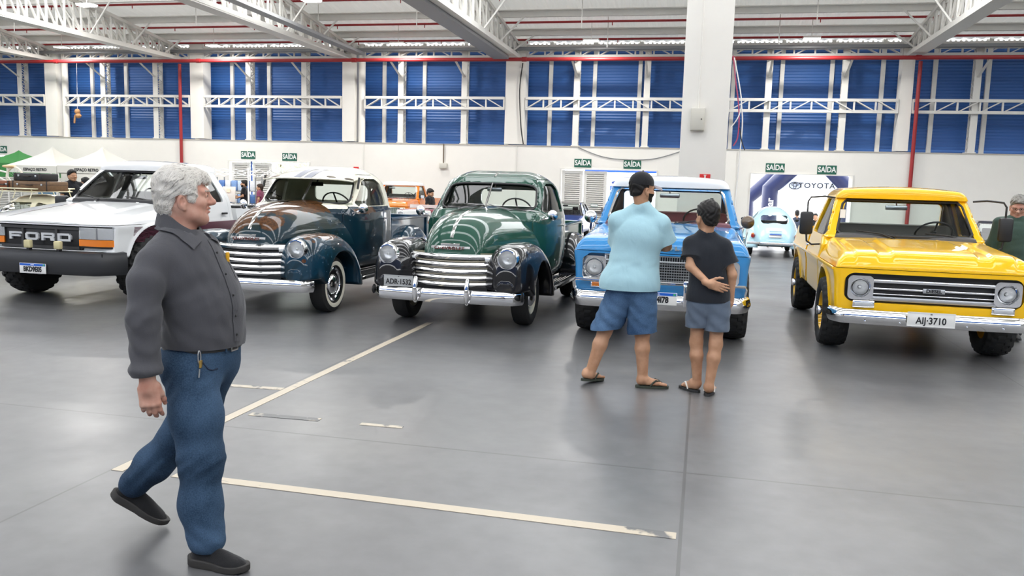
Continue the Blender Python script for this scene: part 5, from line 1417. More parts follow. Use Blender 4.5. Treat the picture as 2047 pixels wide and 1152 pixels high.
def shoe(name, heel, toe, m_up, m_sole, parent, ank=None, h=.005, wide=.046):
    hv, tv = Vector(heel), Vector(toe); d0 = tv - hv; L = d0.length; u = d0.normalized(); sd = Vector((-u.y, u.x, 0)).normalized(); up_ = sd.cross(u) * -1; up_ = -up_ if up_.z < 0 else up_
    M = Matrix(((u.x, sd.x, up_.x, hv.x), (u.y, sd.y, up_.y, hv.y), (u.z, sd.z, up_.z, hv.z), (0, 0, 0, 1)))
    wl = curve([(-.01, .62), (.04, .80), (.12, .82), (.20, 1.0), (L - .05, .92), (L, .55), (L + .01, .4)])
    def plan(x, y): return np.maximum(np.abs(y) - wide * wl(x), np.abs(x - L / 2) - L / 2) if False else smax(np.abs(y) - wide * wl(x), np.abs(x - L / 2) - L / 2, .05)
    topz = curve([(-.01, .085), (.03, .098), (.10, .10), (.15, .088), (.21, .066), (L - .03, .052), (L + .01, .04)])
    def upper(P):
        x, y, z = P
        return smax(smax(plan(x, y) + .004 + np.maximum(z - .03, 0) * .25, z - topz(x), .035), .018 - z, .004)
    def sole(P):
        x, y, z = P
        rock = .012 * np.clip((x - L * .65) / (L * .35), 0, 1) ** 2 + .006 * np.clip((.05 - x) / .05, 0, 1) ** 2
        return smax(smax(plan(x, y) - .003, z - (.036 - .008 * np.clip((x - .1) / .1, 0, 1) + rock), .006), rock - z, .006)
    o = solid(name, upper, (-.03, -.07, 0), (L + .03, .07, .13), .006, m_up, parent); o.matrix_local = M
    s = solid('sole', sole, (-.03, -.07, -.02), (L + .03, .07, .07), .006, m_sole, o)
    return o
def flipflop(parent, heel, toe, m, straps, w=.052):
    hv, tv = Vector(heel), Vector(toe); d0 = tv - hv; L = d0.length; u = d0.normalized(); sd = Vector((-u.y, u.x, 0)).normalized(); up_ = sd.cross(u) * -1; up_ = -up_ if up_.z < 0 else up_
    M = Matrix(((u.x, sd.x, up_.x, hv.x), (u.y, sd.y, up_.y, hv.y), (u.z, sd.z, up_.z, hv.z), (0, 0, 0, 1)))
    pl = []
    for k in range(28):
        t = 2 * PI * k / 28; x = L / 2 + L / 2 * math.cos(t); ww = w * (.78 + .22 * (x / L)); pl.append((x, ww * (abs(math.sin(t)) ** .7) * (1 if math.sin(t) >= 0 else -1)))
    b = MB().prism(pl, -.022, -.002, 'XY').build('flip_flop', m, parent, angle=50); b.matrix_local = M
    q = MB()
    for s in (-1, 1):
        q.tube([(L * .42, s * w * .88, -.004), (L * .50, s * w * .85, .028), (L * .60, s * w * .62, .046), (L * .70, s * w * .28, .036), (L * .78, 0, .024)], [.006, .007, .007, .007, .006], 8)
    q.tube([(L * .78, 0, .026), (L * .80, 0, -.002)], .005, 8); q.build('strap', straps, b)
    return b
def folds(P, amp, seed=0.0, s=1.0):
    x, y, z = P[0] * s, P[1] * s, P[2] * s
    return amp * (np.sin(38 * z + 22 * x + 9 * np.sin(13 * y + seed) + seed) * .5 + np.sin(-24 * z + 31 * (x + y) + 5 * np.sin(17 * z + seed * 2)) * .35 + np.sin(11 * x - 15 * y + 19 * z + seed * 3) * .5)

def strands(name, fn, O, M, n, length, col, parent, seed=3, r=.0011, flow=None, lift=.004):
    """locks of hair laid along the hair mass: thin tapered tubes that follow its surface"""
    rg = np.random.default_rng(seed); D = rg.normal(size=(n * 3, 3)); D /= np.linalg.norm(D, axis=1)[:, None]
    Mw = np.array(M); C0 = np.array(O) + Mw @ np.array([-.03, 0, .02])
    t0 = np.zeros(len(D)); t1 = np.full(len(D), .19)
    for _ in range(26):
        t = (t0 + t1) / 2; p = C0 + D * t[:, None]; ins = fn((p[:, 0], p[:, 1], p[:, 2])) < 0; t0 = np.where(ins, t, t0); t1 = np.where(ins, t1, t)
    p = C0 + D * t0[:, None]; ok = (t0 > .055); p = p[ok][:n]
    def grad(p):
        e = .003; g = np.stack([fn(tuple(p[:, k] + (e if k == j else 0) for k in range(3))) - fn(tuple(p[:, k] - (e if k == j else 0) for k in range(3))) for j in range(3)], 1)
        return g / (np.linalg.norm(g, axis=1)[:, None] + 1e-9)
    S = 6; L = length * rg.uniform(.6, 1.2, len(p)); pts = [p.copy()]; w = rg.normal(size=(len(p), 3)) * .35
    for k in range(S):
        q = (p - np.array(O)) @ Mw; top = np.clip((q[:, 2] - .03) / .07, 0, 1)
        fl = np.stack([-.75 + .5 * (q[:, 0] > .05) * top, .35 * np.sign(q[:, 1]) * top, -.25 - .8 * (1 - top)], 1) @ Mw.T + w
        g = grad(p); fl -= g * (fl * g).sum(1)[:, None]; fl /= np.linalg.norm(fl, axis=1)[:, None] + 1e-9
        p = p + fl * (L / S)[:, None]; d = fn((p[:, 0], p[:, 1], p[:, 2])); g = grad(p); p = p - g * np.clip(d, -.02, .02)[:, None] + g * (lift * math.sin(PI * (k + 1) / S * .8)); pts.append(p.copy())
    m = MB()
    for i in range(len(p)): m.tube([tuple(pts[k][i]) for k in range(S + 1)], [r * f for f in (.6, 1, 1.1, 1, .8, .5, .15)], 3, cap=False)
    return m.build(name, mat('hair_' + name + '_%d' % (col[0] * 999), col, rough=.45, spec=.4), parent)
def old_man():
    root = empty('person', (-2.15, 3.2, 0))
    hy = R(34); HO = (-.010, -.006, 1.580); HM = yawM(hy)
    neck0 = (-.030, -.018, 1.37); sh_r, sh_l = (-.045, -.178, 1.292), (-.035, .165, 1.30)
    el_r, wr_r = (-.040, -.262, 1.075), (-.012, -.285, .815); el_l, wr_l = (-.06, .235, 1.06), (-.06, .24, .83)
    hipR, knR, anR = (.050, -.075, .86), (.132, -.122, .455), (.190, -.150, .10); hipL, knL, anL = (.035, .10, .86), (-.150, .125, .455), (-.385, .075, .205)
    T = [(.04, .03, .90, .148, .165, .13), (.048, .03, 1.07, .148, .185, .19), (.005, .0, 1.23, .125, .178, .17), (-.035, -.01, 1.315, .085, .14, .085)]
    def torso(P):
        d = ells(P, 0, T, .08)
        d = smin(d, cone(P, sh_r, sh_l, .052, .052), .05)
        for q in (sh_r, sh_l): d = smin(d, cone(P, (-.035, -.02, 1.405), q, .048, .046), .04)
        return d
    Mh = frameM((.10, .02, -1), (.75, .45, .1))
    def body(P):
        d = head_sdf(P, HO, HM, age=1.0)
        d = smin(d, limb(P, [(-.036, -.020, 1.515), neck0], [.057, .066]), .03)
        d = smin(d, torso(P) + .015, .03)
        for s, e, w in ((sh_r, el_r, wr_r), (sh_l, el_l, wr_l)): d = smin(d, limb(P, [s, e, w], [.052, .042, .029]), .02)
        d = smin(d, hand_sdf(P, wr_r, Mh, 1.03, curl=(.42, .48, .52, .55), thumb=(.28, .45)), .012)
        d = smin(d, hand_sdf(P, wr_l, frameM((.05, .0, -1), (.8, -.4, 0)), 1.0), .012)
        for h, k, a in ((hipR, knR, anR), (hipL, knL, anL)): d = smin(d, limb(P, [h, k, a], [.07, .045, .032]), .03)
        return d
    V, Q = dual(body, (-.47, -.36, .07), (.31, .31, 1.71), .0046)
    bo = link('person', make_mesh('person', V, Q, True, 60), M_skin_old); bo.location = root.location; bpy.data.objects.remove(root); root = bo
    tag(root, 'grey haired older man in dark grey shirt and jeans walking past in front', 'person')
    for s in (-1, 1):
        c = [HO[i] + HM[i][0] * .0755 + HM[i][1] * .031 * s + HM[i][2] * -.0092 for i in range(3)]
        e = MB().ball((0, 0, 0), .0122, 16, 12).build('eye', M_eye, root); e.location = c
        b = MB().ball((0, 0, 0), (.0022, .0055, .0055), 12, 8).build('iris', M_iris, e); b.location = [HM[i][0] * .0112 for i in range(3)]; b.rotation_euler = (0, 0, hy)
    # hair: swept grey mop with a quiff over the forehead
    line = [(.30, .30), (.30, .052), (.088, .060), (.070, .062), (.052, .052), (.040, .026), (.046, .004), (.034, -.036), (.016, -.038), (.006, -.012), (-.020, -.004), (-.042, -.014), (-.046, -.062), (-.056, -.100), (-.062, -.125), (-.02, -.16), (.3, -.16)][::1]
    def hair(P):
        f, s, z = rotP(P, HO, HM); Q = (f, s, z)
        d = ell(Q, (-.030, 0, .036), (.100, .086, .084))
        d = smin(d, ell(Q, (-.072, 0, -.030), (.052, .070, .080)), .03)
        d = smin(d, ell(Q, (.046, .006, .066), (.050, .056, .036)), .03)
        d = smin(d, ell(Q, (.080, .002, .052), (.017, .034, .017)), .016)
        d = smin(d, ell((f, np.abs(s), z), (.022, .070, .004), (.026, .014, .046)), .016)
        fl = np.sin(150 * (z * .8 - f * .45) + 5 * np.sin(38 * f + 22 * s) + 3 * np.sin(55 * z)) * .0014 + np.sin(95 * (f * .5 + z) + 6 * np.sin(40 * s + 20 * f)) * .0022 + np.sin(230 * (s * .7 + .3 * f) + 4 * np.sin(60 * z)) * .0014
        d = d - fl
        cut = poly(f, z, [(.30, .060), (.086, .038), (.066, .046), (.050, .036), (.042, .014), (.046, -.004), (.036, -.040), (.014, -.036), (.004, -.006), (-.020, .000), (-.042, -.010), (-.048, -.062), (-.058, -.098), (-.075, -.115), (-.075, -.2), (.30, -.2)], 0)
        return smax(d, -cut - fl * .8, .006)
    solid('hair', hair, (-.17, -.15, 1.45), (.13, .15, 1.75), .0042, hair_mat('grey_hair', srgb('#dad5cd'), srgb('#a09a92'), 40), root, angle=80)
    strands('strands', hair, HO, HM, 3000, .06, srgb('#dedad3'), root, r=.0006)
    def brow(P):
        f, s, z = rotP(P, HO, HM); return cone((f, np.abs(s), z), (.093, .014, .010), (.078, .045, .010), .004, .0028) - .001 * np.sin(400 * s)
    solid('eyebrows', brow, (-.02, -.08, 1.56), (.11, .11, 1.62), .003, mat('brow_grey', srgb('#a39a8e'), rough=.8), root)
    # shirt
    M_shirt = cloth('charcoal_shirt', srgb('#46464a'), 260, .12, .06)
    def shirt(P):
        x, y, z = P
        d = torso(P) - .014
        d = smin(d, ells(P, 0, [(.035, .03, .965, .158, .172, .075)], .05), .05)
        sl = limb(P, [sh_r, (-.048, -.228, 1.22), el_r, (-.018, -.283, .845)], [.062, .070, .064, .055], .03)
        sl = smin(sl, ell(P, (-.02, -.284, .868), (.068, .066, .034)), .02)
        pz = el_r[2] - z
        sl = sl - .0024 * np.sin(85 * z + 60 * x - 45 * y) * np.exp(-((z - .95) / .10) ** 2) - .0022 * np.sin(60 * z - 80 * x) * np.exp(-((z - 1.09) / .05) ** 2)
        sl2 = limb(P, [sh_l, el_l, wr_l], [.062, .062, .052], .03)
        sl = mx(sl, .838 + .10 * (x + .08) - z)
        d = smin(smin(d, sl, .022), sl2, .022)
        d = d - folds(P, .0017, 1.3) - .0022 * np.sin(70 * (x + .8 * z) + 3 * np.sin(20 * y)) * np.exp(-((z - 1.0) / .07) ** 2) * np.exp(-((y + .1) / .1) ** 2) - .004 * np.sin(40 * (z - .55 * x) + 3 * np.sin(12 * y)) * np.exp(-((z - 1.2) / .09) ** 2) * np.exp(-((y + .13) / .09) ** 2)
        low = .925 + .03 * (.05 - x) * .4
        d = mx(d, np.where(y < -.215, -1, low - z))
        return smax(d, -(limb(P, [(-.036, -.020, 1.55), (-.026, -.012, 1.39)], [.066, .072])), .008)
    solid('shirt', shirt, (-.22, -.37, .80), (.28, .32, 1.50), .0058, M_shirt, root, angle=60)
    # collar
    def collar(P):
        cx, cy = -.030, -.016; x, y, z = P[0] - cx, P[1] - cy, P[2]
        c, s = math.cos(R(10)), math.sin(R(10)); f, l = x * c + y * s, -x * s + y * c
        rr = np.sqrt((f * .92) ** 2 + l ** 2); th = np.arctan2(np.abs(l), f)
        top = 1.475 - .040 * np.clip(np.cos(th), -1, 1) - .02 * np.clip(np.cos(th), 0, 1)
        low = 1.418 - .028 * np.cos(th) - .045 * np.exp(-((th - .75) / .35) ** 2)
        rad = .077 + (top - z) * (.20 + .22 * np.clip(np.cos(th) + .3, 0, 1))
        return mx(np.abs(rr - rad) - .0055, z - top, low - z, .30 - th)
    solid('collar', collar, (-.20, -.18, 1.30), (.14, .16, 1.52), .005, M_shirt, root, angle=50)
    # folded collar wing on the near side
    def wing(s):
        T_ = [(-.080, -.088, 1.458), (.02, -.098, 1.428), (.078, -.030, 1.380)]; B_ = [(-.09, -.112, 1.430), (.0, -.124, 1.395), (.062, -.095, 1.328)]
        G = []
        for t in lin(0, 1, 9):
            e = lambda L: Vector(L[0]) * (1 - t) ** 2 + Vector(L[1]) * 2 * t * (1 - t) + Vector(L[2]) * t * t
            G.append([e(T_).lerp(e(B_), v) for v in lin(0, 1, 5)])
        A = np.array([[tuple(p) for p in r_] for r_ in G]); A[..., 1] = (A[..., 1] + .016) * s - .016
        for _ in range(6):
            x, y, z = A[..., 0], A[..., 1], A[..., 2]; d = shirt((x, y, z)); n = np.stack([shirt((x + .004, y, z)) - d, shirt((x, y + .004, z)) - d, shirt((x, y, z + .004)) - d], -1); n /= np.linalg.norm(n, axis=-1, keepdims=True) + 1e-9
            A[:, 1:] = (A + n * np.maximum(.009 - d, 0)[..., None] * .8)[:, 1:]
        m = MB().grid(A.tolist()).grid((A - n * .004).tolist(), flip=True); m.build('collar_wing', M_shirt, root)
    for s in (1, -1): wing(s)
    # placket with buttons, pocket edge
    zs = np.linspace(.95, 1.385, 26); pk = []
    for dy in (-.017, 0, .017):
        pk.append(skin(shirt, 0, np.full(26, .008 + dy), zs, .4, 0, -.0035))
    b = MB().grid(np.stack(pk).tolist()); b.build('placket', M_shirt, root)
    for z in (1.33, 1.24, 1.15, 1.06, .98):
        p = skin(shirt, 0, np.array([.006]), np.array([z]), .4, 0, -.006)[0]; MB().ball(tuple(p), (.003, .0055, .0055), 10, 6).build('button', M_black, root)
    G = skin(shirt, 0, *np.meshgrid(np.linspace(.085, .155, 6), np.linspace(1.21, 1.30, 6)), .4, 0, -.003); MB().grid(G.tolist()).build('shirt_pocket', M_shirt, root)
    p = skin(shirt, 0, np.array([.09]), np.array([1.30]), .4, 0, -.006)[0]; MB().box(tuple(p), (.012, .018, .05), b=.003).build('yellow_tag', mat('tag_yellow', srgb('#d9a21b'), rough=.5), root)
    # jeans
    M_den = denim('blue_denim', srgb('#1f3145'), srgb('#445c76'))
    def jeans(P):
        x, y, z = P
        d = ells(P, 0, [(.035, .03, .90, .152, .168, .12), (.0, .03, .83, .150, .165, .10)], .06)
        r = limb(P, [(.035, -.06, .82), (.085, -.10, .63), (.118, -.122, .455), (.122, -.14, .26), (.155, -.148, .115)], [.116, .100, .086, .080, .080], .06)
        l = limb(P, [(.030, .10, .82), (-.06, .115, .62), (-.150, .125, .46), (-.275, .10, .32), (-.365, .078, .225)], [.120, .104, .084, .076, .070], .05)
        r = r - .002 * np.sin(75 * z + 50 * x + 30 * y) * np.exp(-((z - .15) / .07) ** 2) - .0022 * np.sin(90 * z - 75 * x + 1) * np.exp(-((z - .44) / .06) ** 2) - .003 * np.sin(60 * z - 90 * x) * np.exp(-((z - .80) / .07) ** 2)
        l = l - .003 * np.sin(70 * (x - z) + 30 * y) * np.exp(-((z - .3) / .1) ** 2)
        r = mx(r, .068 + .06 * (.16 - x) - z)
        l = mx(l, -((x + .365) * .68 + (z - .225) * .62 + .075))
        d = smin(smin(d, r, .05), smin(d, l, .05), .012)
        d = d - folds(P, .0009, 4.0)
        return mx(d, z - .948)
    solid('jeans', jeans, (-.50, -.28, .03), (.30, .26, .98), .0065, M_den, root, angle=60)
    def belt(P): return mx(jeans_w(P) - .010, np.abs(P[2] - .930) - .019)
    def jeans_w(P): return ells(P, 0, [(.035, .03, .90, .152, .168, .12)], .05)
    solid('belt', belt, (-.22, -.25, .90), (.25, .26, .96), .006, mat('belt_black', (.012, .012, .012), rough=.5), root)
    bx = skin(belt, 0, np.array([.02]), np.array([.93]), .4, 0, -.004)[0]; m = MB()
    m.box((bx[0], .02, .953), (.006, .05, .006)).box((bx[0], .02, .907), (.006, .05, .006)).box((bx[0], -.004, .93), (.006, .006, .05)).box((bx[0], .044, .93), (.006, .006, .05)); m.build('buckle', M_satin, root)
    for y in (-.118, -.03): 
        p = skin(belt, 0, np.array([y]), np.array([.93]), .4, 0, -.004)[0]; MB().box(tuple(p), (.008, .012, .055), b=.002).build('belt_loop', M_den, root)
    # pocket stitch and keys on a carabiner
    q = np.array([(-.125, .895), (-.120, .87), (-.105, .845), (-.085, .835), (-.06, .838)]); sp = skin(jeans, 0, q[:, 0], q[:, 1], .4, 0, -.001)
    MB().tube([tuple(p) for p in sp], .003, 6).build('pocket_edge', mat('stitch_dark', srgb('#14243c'), rough=.8), root)
    kp = skin(jeans, 0, np.array([-.135]), np.array([.87]), .4, 0, -.008)[0]; k = Vector(kp)
    m = MB().tube([k + Vector((0, .012 * math.cos(t) * .8, .03 + .028 * math.sin(t))) for t in lin(0, 2 * PI, 16)], .003, 6); c = m.build('key_ring', M_satin, root)
    MB().box(k + Vector((.004, .003, .0)), (.006, .022, .034), b=.003).build('key_tag', mat('brass', srgb('#c7a45b'), rough=.3, metal=.8), c); MB().tube([k + Vector((.003, -.004, -.02)), k + Vector((.004, -.012, -.055))], .003, 6).build('key', M_satin, c)
    M_sh, M_so = cloth('black_knit', (.012, .012, .013), 300, .3), mat('sole_black', srgb('#2c2a28'), rough=.7)
    shoe('shoe', (.075, -.160, 0.0), (.372, -.175, .0), M_sh, M_so, root)
    shoe('shoe', (-.475, .045, .165), (-.245, .135, .002), M_sh, M_so, root)
    return root

def figure(label, loc, J, T, yaw, head, opt):
    """a clothed person. J joints (root-local): neck, sh, el, wr, hip, kn, an as (left, right) pairs; T torso ellipsoids;
    head = (origin, yaw, nod); opt: h cell size, hands, feet, garments"""
    HO, hyaw, nod = head; HM = yawM(hyaw, nod); h = opt.get('h', .006); g = opt.get('fat', 1.0)
    ra, rl = opt.get('arm', (.045, .038, .026)), opt.get('leg', (.075, .052, .036))
    def torso(P):
        d = ells(P, yaw, T, .06)
        d = smin(d, cone(P, J['sh'][0], J['sh'][1], .045 * g, .045 * g), .04)
        n = J['neck']
        for q in J['sh']: d = smin(d, cone(P, n, q, .042 * g, .042 * g), .035)
        return d
    def arms(P, inf=0.0, kk=.015):
        d = None
        for i in (0, 1):
            e = limb(P, [J['sh'][i], J['el'][i], J['wr'][i]], [r + inf for r in ra], .02); d = e if d is None else np.minimum(d, e)
        return d
    def legs(P, inf=0.0):
        d = None
        for i in (0, 1):
            k, a = Vector(J['kn'][i]), Vector(J['an'][i]); b = k.lerp(a, .32)
            back = Vector((-math.cos(yaw), -math.sin(yaw), 0)) * .012
            e = limb(P, [J['hip'][i], tuple(k), tuple(b + back), tuple(a)], [rl[0] + inf, rl[1] + inf, rl[1] * .99 + inf, rl[2] + inf], .03); d = e if d is None else np.minimum(d, e)
        return d
    def body(P):
        d = head_sdf(P, HO, HM, age=opt.get('age', 0), jaw=1.0)
        d = smin(d, limb(P, [tuple(HO[i] + HM[i][0] * -.03 + HM[i][2] * -.07 for i in range(3)), J['neck']], [.052 * g, .056 * g]), .03)
        d = smin(d, torso(P) + .012, .03); d = smin(d, arms(P), .02)
        for i in (0, 1):
            hd = opt['hands'][i]
            d = smin(d, hand_sdf(P, J['wr'][i], frameM(hd[0], hd[1]), opt.get('hk', .95), curl=hd[2] if len(hd) > 2 else (.35, .4, .45, .5), thumb=hd[3] if len(hd) > 3 else (.4, .3)), .010)
        d = smin(d, legs(P), .02)
        if 'feet' in opt:
            for i in (0, 1): d = smin(d, foot_sdf(P, J['an'][i], opt['feet'][i][0], opt['feet'][i][1], rl[2]), .012)
        return d
    pts = [J['neck'], HO] + [p for k in ('sh', 'el', 'wr', 'hip', 'kn', 'an') for p in J[k]]
    if 'feet' in opt: pts += [p for f in opt['feet'] for p in f]
    lo = [min(p[k] for p in pts) - .23 for k in range(3)]; hi = [max(p[k] for p in pts) + .23 for k in range(3)]; lo[2] = -.02; hi[2] = HO[2] + .16
    V, Q = dual(body, lo, hi, h)
    root = link('person', make_mesh('person', V, Q, True, 70), opt.get('skin', M_skin)); root.location = loc
    tag(root, label, 'person', opt.get('group'))
    if opt.get('eyes', True):
        for s in (-1, 1):
            e = MB().ball((0, 0, 0), .0122, 12, 8).build('eye', M_iris if h > .007 else M_eye, root); e.location = [HO[i] + HM[i][0] * .0755 + HM[i][1] * .031 * s + HM[i][2] * -.0092 for i in range(3)]
    # hair
    hs = opt.get('hair', {}); th = hs.get('t', 1.0)
    def hair(P):
        f, s, z = rotP(P, HO, HM); Q = (f, s, z)
        d = ell(Q, (-.026, 0, .032), (.106 * th, .084 * th, .094 * th)); d = smin(d, ell(Q, (-.062, 0, -.030), (.052, .066, .075 if not hs.get('long') else .12)), .03)
        d = smin(d, ell(Q, (.040, 0, .070), (.050, .056, .030)), .03)
        d = d - (np.sin(130 * (f + .6 * s) + 4 * np.sin(50 * z)) * .0016 + np.sin(110 * (z - .5 * f) + 5 * np.sin(45 * s)) * .0018)
        cut = poly(f, z, hs.get('cut', [(.30, .062), (.080, .060), (.070, .052), (.056, .036), (.042, .010), (.030, -.016), (.018, -.022), (.008, -.004), (-.016, -.002), (-.040, -.012), (-.046, -.060), (-.056, -.086), (-.09, -.094), (-.09, -.3), (.30, -.3)]), 0)
        if hs.get('crown') is not None: d = np.maximum(d, z - hs['crown'])
        return smax(d, -cut, .006)
    L_ = [HO[k] - .17 for k in range(3)]; H_ = [HO[k] + .17 for k in range(3)]
    solid('hair', hair, L_, H_, max(.0045, h * .8), hs.get('mat') or hair_mat('black_hair', (.012, .010, .009), (.004, .004, .004)), root, angle=70)
    if hs.get('beard'):
        def beard(P):
            f, s, z = rotP(P, HO, HM); d = head_sdf(P, HO, HM, opt.get('age', 0)) - .004
            return mx(d, z + .048 + .5 * np.maximum(.0, f - .05) * .2 - .0, -f + .01 - (z + .05) * .2, -(poly(f, z, [(.2, -.055), (.085, -.055), (.085, -.085), (.2, -.085)]) ))
        solid('beard', beard, L_, H_, h, hair_mat('black_hair', (.012, .010, .009), (.004, .004, .004)), root, angle=70)
    # top
    tp = opt['top']; inf = tp.get('inf', .012); sl_end = tp.get('sleeve', .75)
    def top(P):
        x, y, z = P
        d = torso(P) - inf
        if 'skirt' in tp: d = smin(d, ells(P, yaw, tp['skirt'], .05), .06)
        for i in (0, 1):
            s, e, w = Vector(J['sh'][i]), Vector(J['el'][i]), Vector(J['wr'][i])
            if sl_end <= 1:
                q = s.lerp(e, sl_end); a = limb(P, [tuple(s), tuple(q)], [ra[0] + inf - .002, ra[0] + inf + tp.get('flare', .016)], .02)
                n = (e - s).normalized(); cutp = (x - q.x) * n.x + (y - q.y) * n.y + (z - q.z) * n.z; a = np.maximum(a, cutp)
            else:
                q = e.lerp(w, sl_end - 1); a = limb(P, [tuple(s), tuple(e), tuple(q)], [ra[0] + inf + .010, ra[1] + inf + .012, ra[2] + inf + .012], .02)
            d = smin(d, a, .045)
        d = d - folds(P, tp.get('amp', .0022), tp.get('seed', 1.0)) - tp.get('amp', .0022) * 1.2 * np.sin(34 * (z - .6 * x) + 4 * np.sin(9 * x + 7 * y)) * np.exp(-((z - tp['hem'] - .22) / .2) ** 2)
        d = mx(d, tp['hem'] - z + tp.get('tilt', 0) * x)
        n = J['neck']; hn = [HO[k] + HM[k][0] * -.03 + HM[k][2] * -.07 for k in range(3)]
        return smax(d, -limb(P, [tuple(hn), (n[0], n[1], n[2] - .005)], [.062 * g, .062 * g]), .006)
    tl = [lo[0], lo[1], tp['hem'] - .03]
    if sl_end > 1: tl[2] = min(tl[2], min(w[2] for w in J['wr']) - .05)
    solid(tp.get('name', 't_shirt'), top, tl, [hi[0], hi[1], J['neck'][2] + .08], h, tp['mat'], root, angle=60)
    # trousers or shorts
    bt = opt['bottom']; bi = bt.get('inf', .018)
    def bottom(P):
        x, y, z = P
        d = ells(P, yaw, bt['pelvis'], .05); lg = None
        for i in (0, 1):
            hp, k, a = Vector(J['hip'][i]), Vector(J['kn'][i]), Vector(J['an'][i])
            e = limb(P, [tuple(hp), tuple(k), tuple(a)], [rl[0] + bi + .012, rl[1] + bi + bt.get('wide', .01), rl[2] + bi + bt.get('wide', .01)], .03)
            e = e - .0028 * np.sin(55 * z + 40 * x - 30 * y + i) 
            cz = bt['hem'][i]; e = mx(e, cz - z + bt.get('slope', 0) * (x - k.x))
            lg = e if lg is None else np.minimum(lg, e)
        d = smin(d, lg, .035) - folds(P, bt.get('amp', .0018), 6.0)
        return mx(d, z - bt['top'])
    solid(bt.get('name', 'shorts'), bottom, [lo[0], lo[1], min(bt['hem']) - .05], [hi[0], hi[1], bt['top'] + .03], h, bt['mat'], root, angle=60)
    return root

def cap(root, HO, yaw, nod, m, mb):
    M = yawM(yaw, nod)
    def f(P):
        q = rotP(P, HO, M); x, s, z = q
        d = ell(q, (-.022, 0, .030), (.108, .090, .096)); d = mx(d, .016 - .10 * (x + .02) * 0 - z + .10 * np.minimum(x, 0) * -.55 * -1 - .0)
        return np.maximum(d, -(ell(q, (-.022, 0, .024), (.100, .082, .090))))
    o = solid('cap', f, [HO[k] - .17 for k in range(3)], [HO[k] + .17 for k in range(3)], .005, m, root, angle=60)
    def b(P):
        q = rotP(P, HO, M); x, s, z = q
        zz = z - (.030 - 5.5 * s * s - .12 * (x - .07)); return smax(mx(np.abs(zz) - .004, np.sqrt((x - .055) ** 2 + (s * .95) ** 2) - .112, .070 - x), np.abs(s) - .085, .02)
    solid('brim', b, [HO[k] - .2 for k in range(3)], [HO[k] + .2 for k in range(3)], .005, mb, o, angle=60)
    MB().ball(tuple(HO[k] + M[k][0] * -.022 + M[k][2] * .127 for k in range(3)), .007).build('button', m, o)
    return o

def blue_shirt_man():
    J = dict(neck=(.035, .0, 1.500), sh=((-.155, .0, 1.375), (.190, .0, 1.365)), el=((-.150, .15, 1.165), (.240, .07, 1.185)), wr=((.06, .235, 1.19), (-.03, .265, 1.16)),
             hip=((-.085, .0, .82), (.060, .0, .82)), kn=((-.225, .02, .46), (.085, .01, .45)), an=((-.335, -.02, .085), (.105, .01, .085)))
    T = [(-.03, .0, .90, .135, .175, .12), (-.01, .02, 1.06, .145, .185, .18), (.02, .0, 1.26, .128, .190, .17)]
    HO = (.035, .015, 1.660)
    feet = (((-.385, -.065, .055), (-.250, .150, .024)), ((.060, -.005, .024), (.310, .045, .024)))
    r = figure('man in light blue T-shirt, black cap and denim shorts with folded arms', (-.52, 6.9, 0), J, T, R(90), (HO, R(42), R(6)),
        dict(h=.0062, hands=(((1, .15, .05), (0, .3, 1)), ((-1, .1, -.02), (0, .3, 1))), feet=feet, leg=(.088, .058, .041), arm=(.052, .044, .030),
             hair=dict(beard=True, crown=.03, cut=[(.30, .2), (-.02, .2), (.0, .0), (.0, -.02), (-.02, -.004), (-.040, -.012), (-.046, -.050), (-.056, -.070), (-.09, -.085), (-.09, -.3), (.30, -.3)]),
             top=dict(mat=cloth('sky_tee', srgb('#a0c4ce'), 240, .06, .03), hem=.822, inf=.022, sleeve=.80, flare=.022, skirt=[(-.038, .0, .86, .185, .252, .22)], amp=.0013, seed=2.1),
             bottom=dict(mat=denim('short_denim', srgb('#2a4260'), srgb('#5c7a9c')), name='shorts', pelvis=[(-.02, .0, .82, .140, .168, .13)], hem=(.475, .465), top=.86, inf=.030, wide=.030, slope=.12)))
    cap(r, HO, R(42), R(6), cloth('cap_black', (.016, .016, .018), 200, .2, .1), cloth('cap_brim', srgb('#8d8588'), 200, .1))
    M_ol = mat('flip_flop_olive', srgb('#2f352b'), rough=.7)
    for h_, t_ in feet: flipflop(r, Vector(h_) + (Vector(h_) - Vector(t_)).normalized() * .012 + Vector((0, 0, -.002)), Vector(t_) + (Vector(t_) - Vector(h_)).normalized() * .012 + Vector((0, 0, -.001)), M_ol, M_ol)
    M_st = mat('denim_stitch', srgb('#8fa3b8'), rough=.8)
    return r
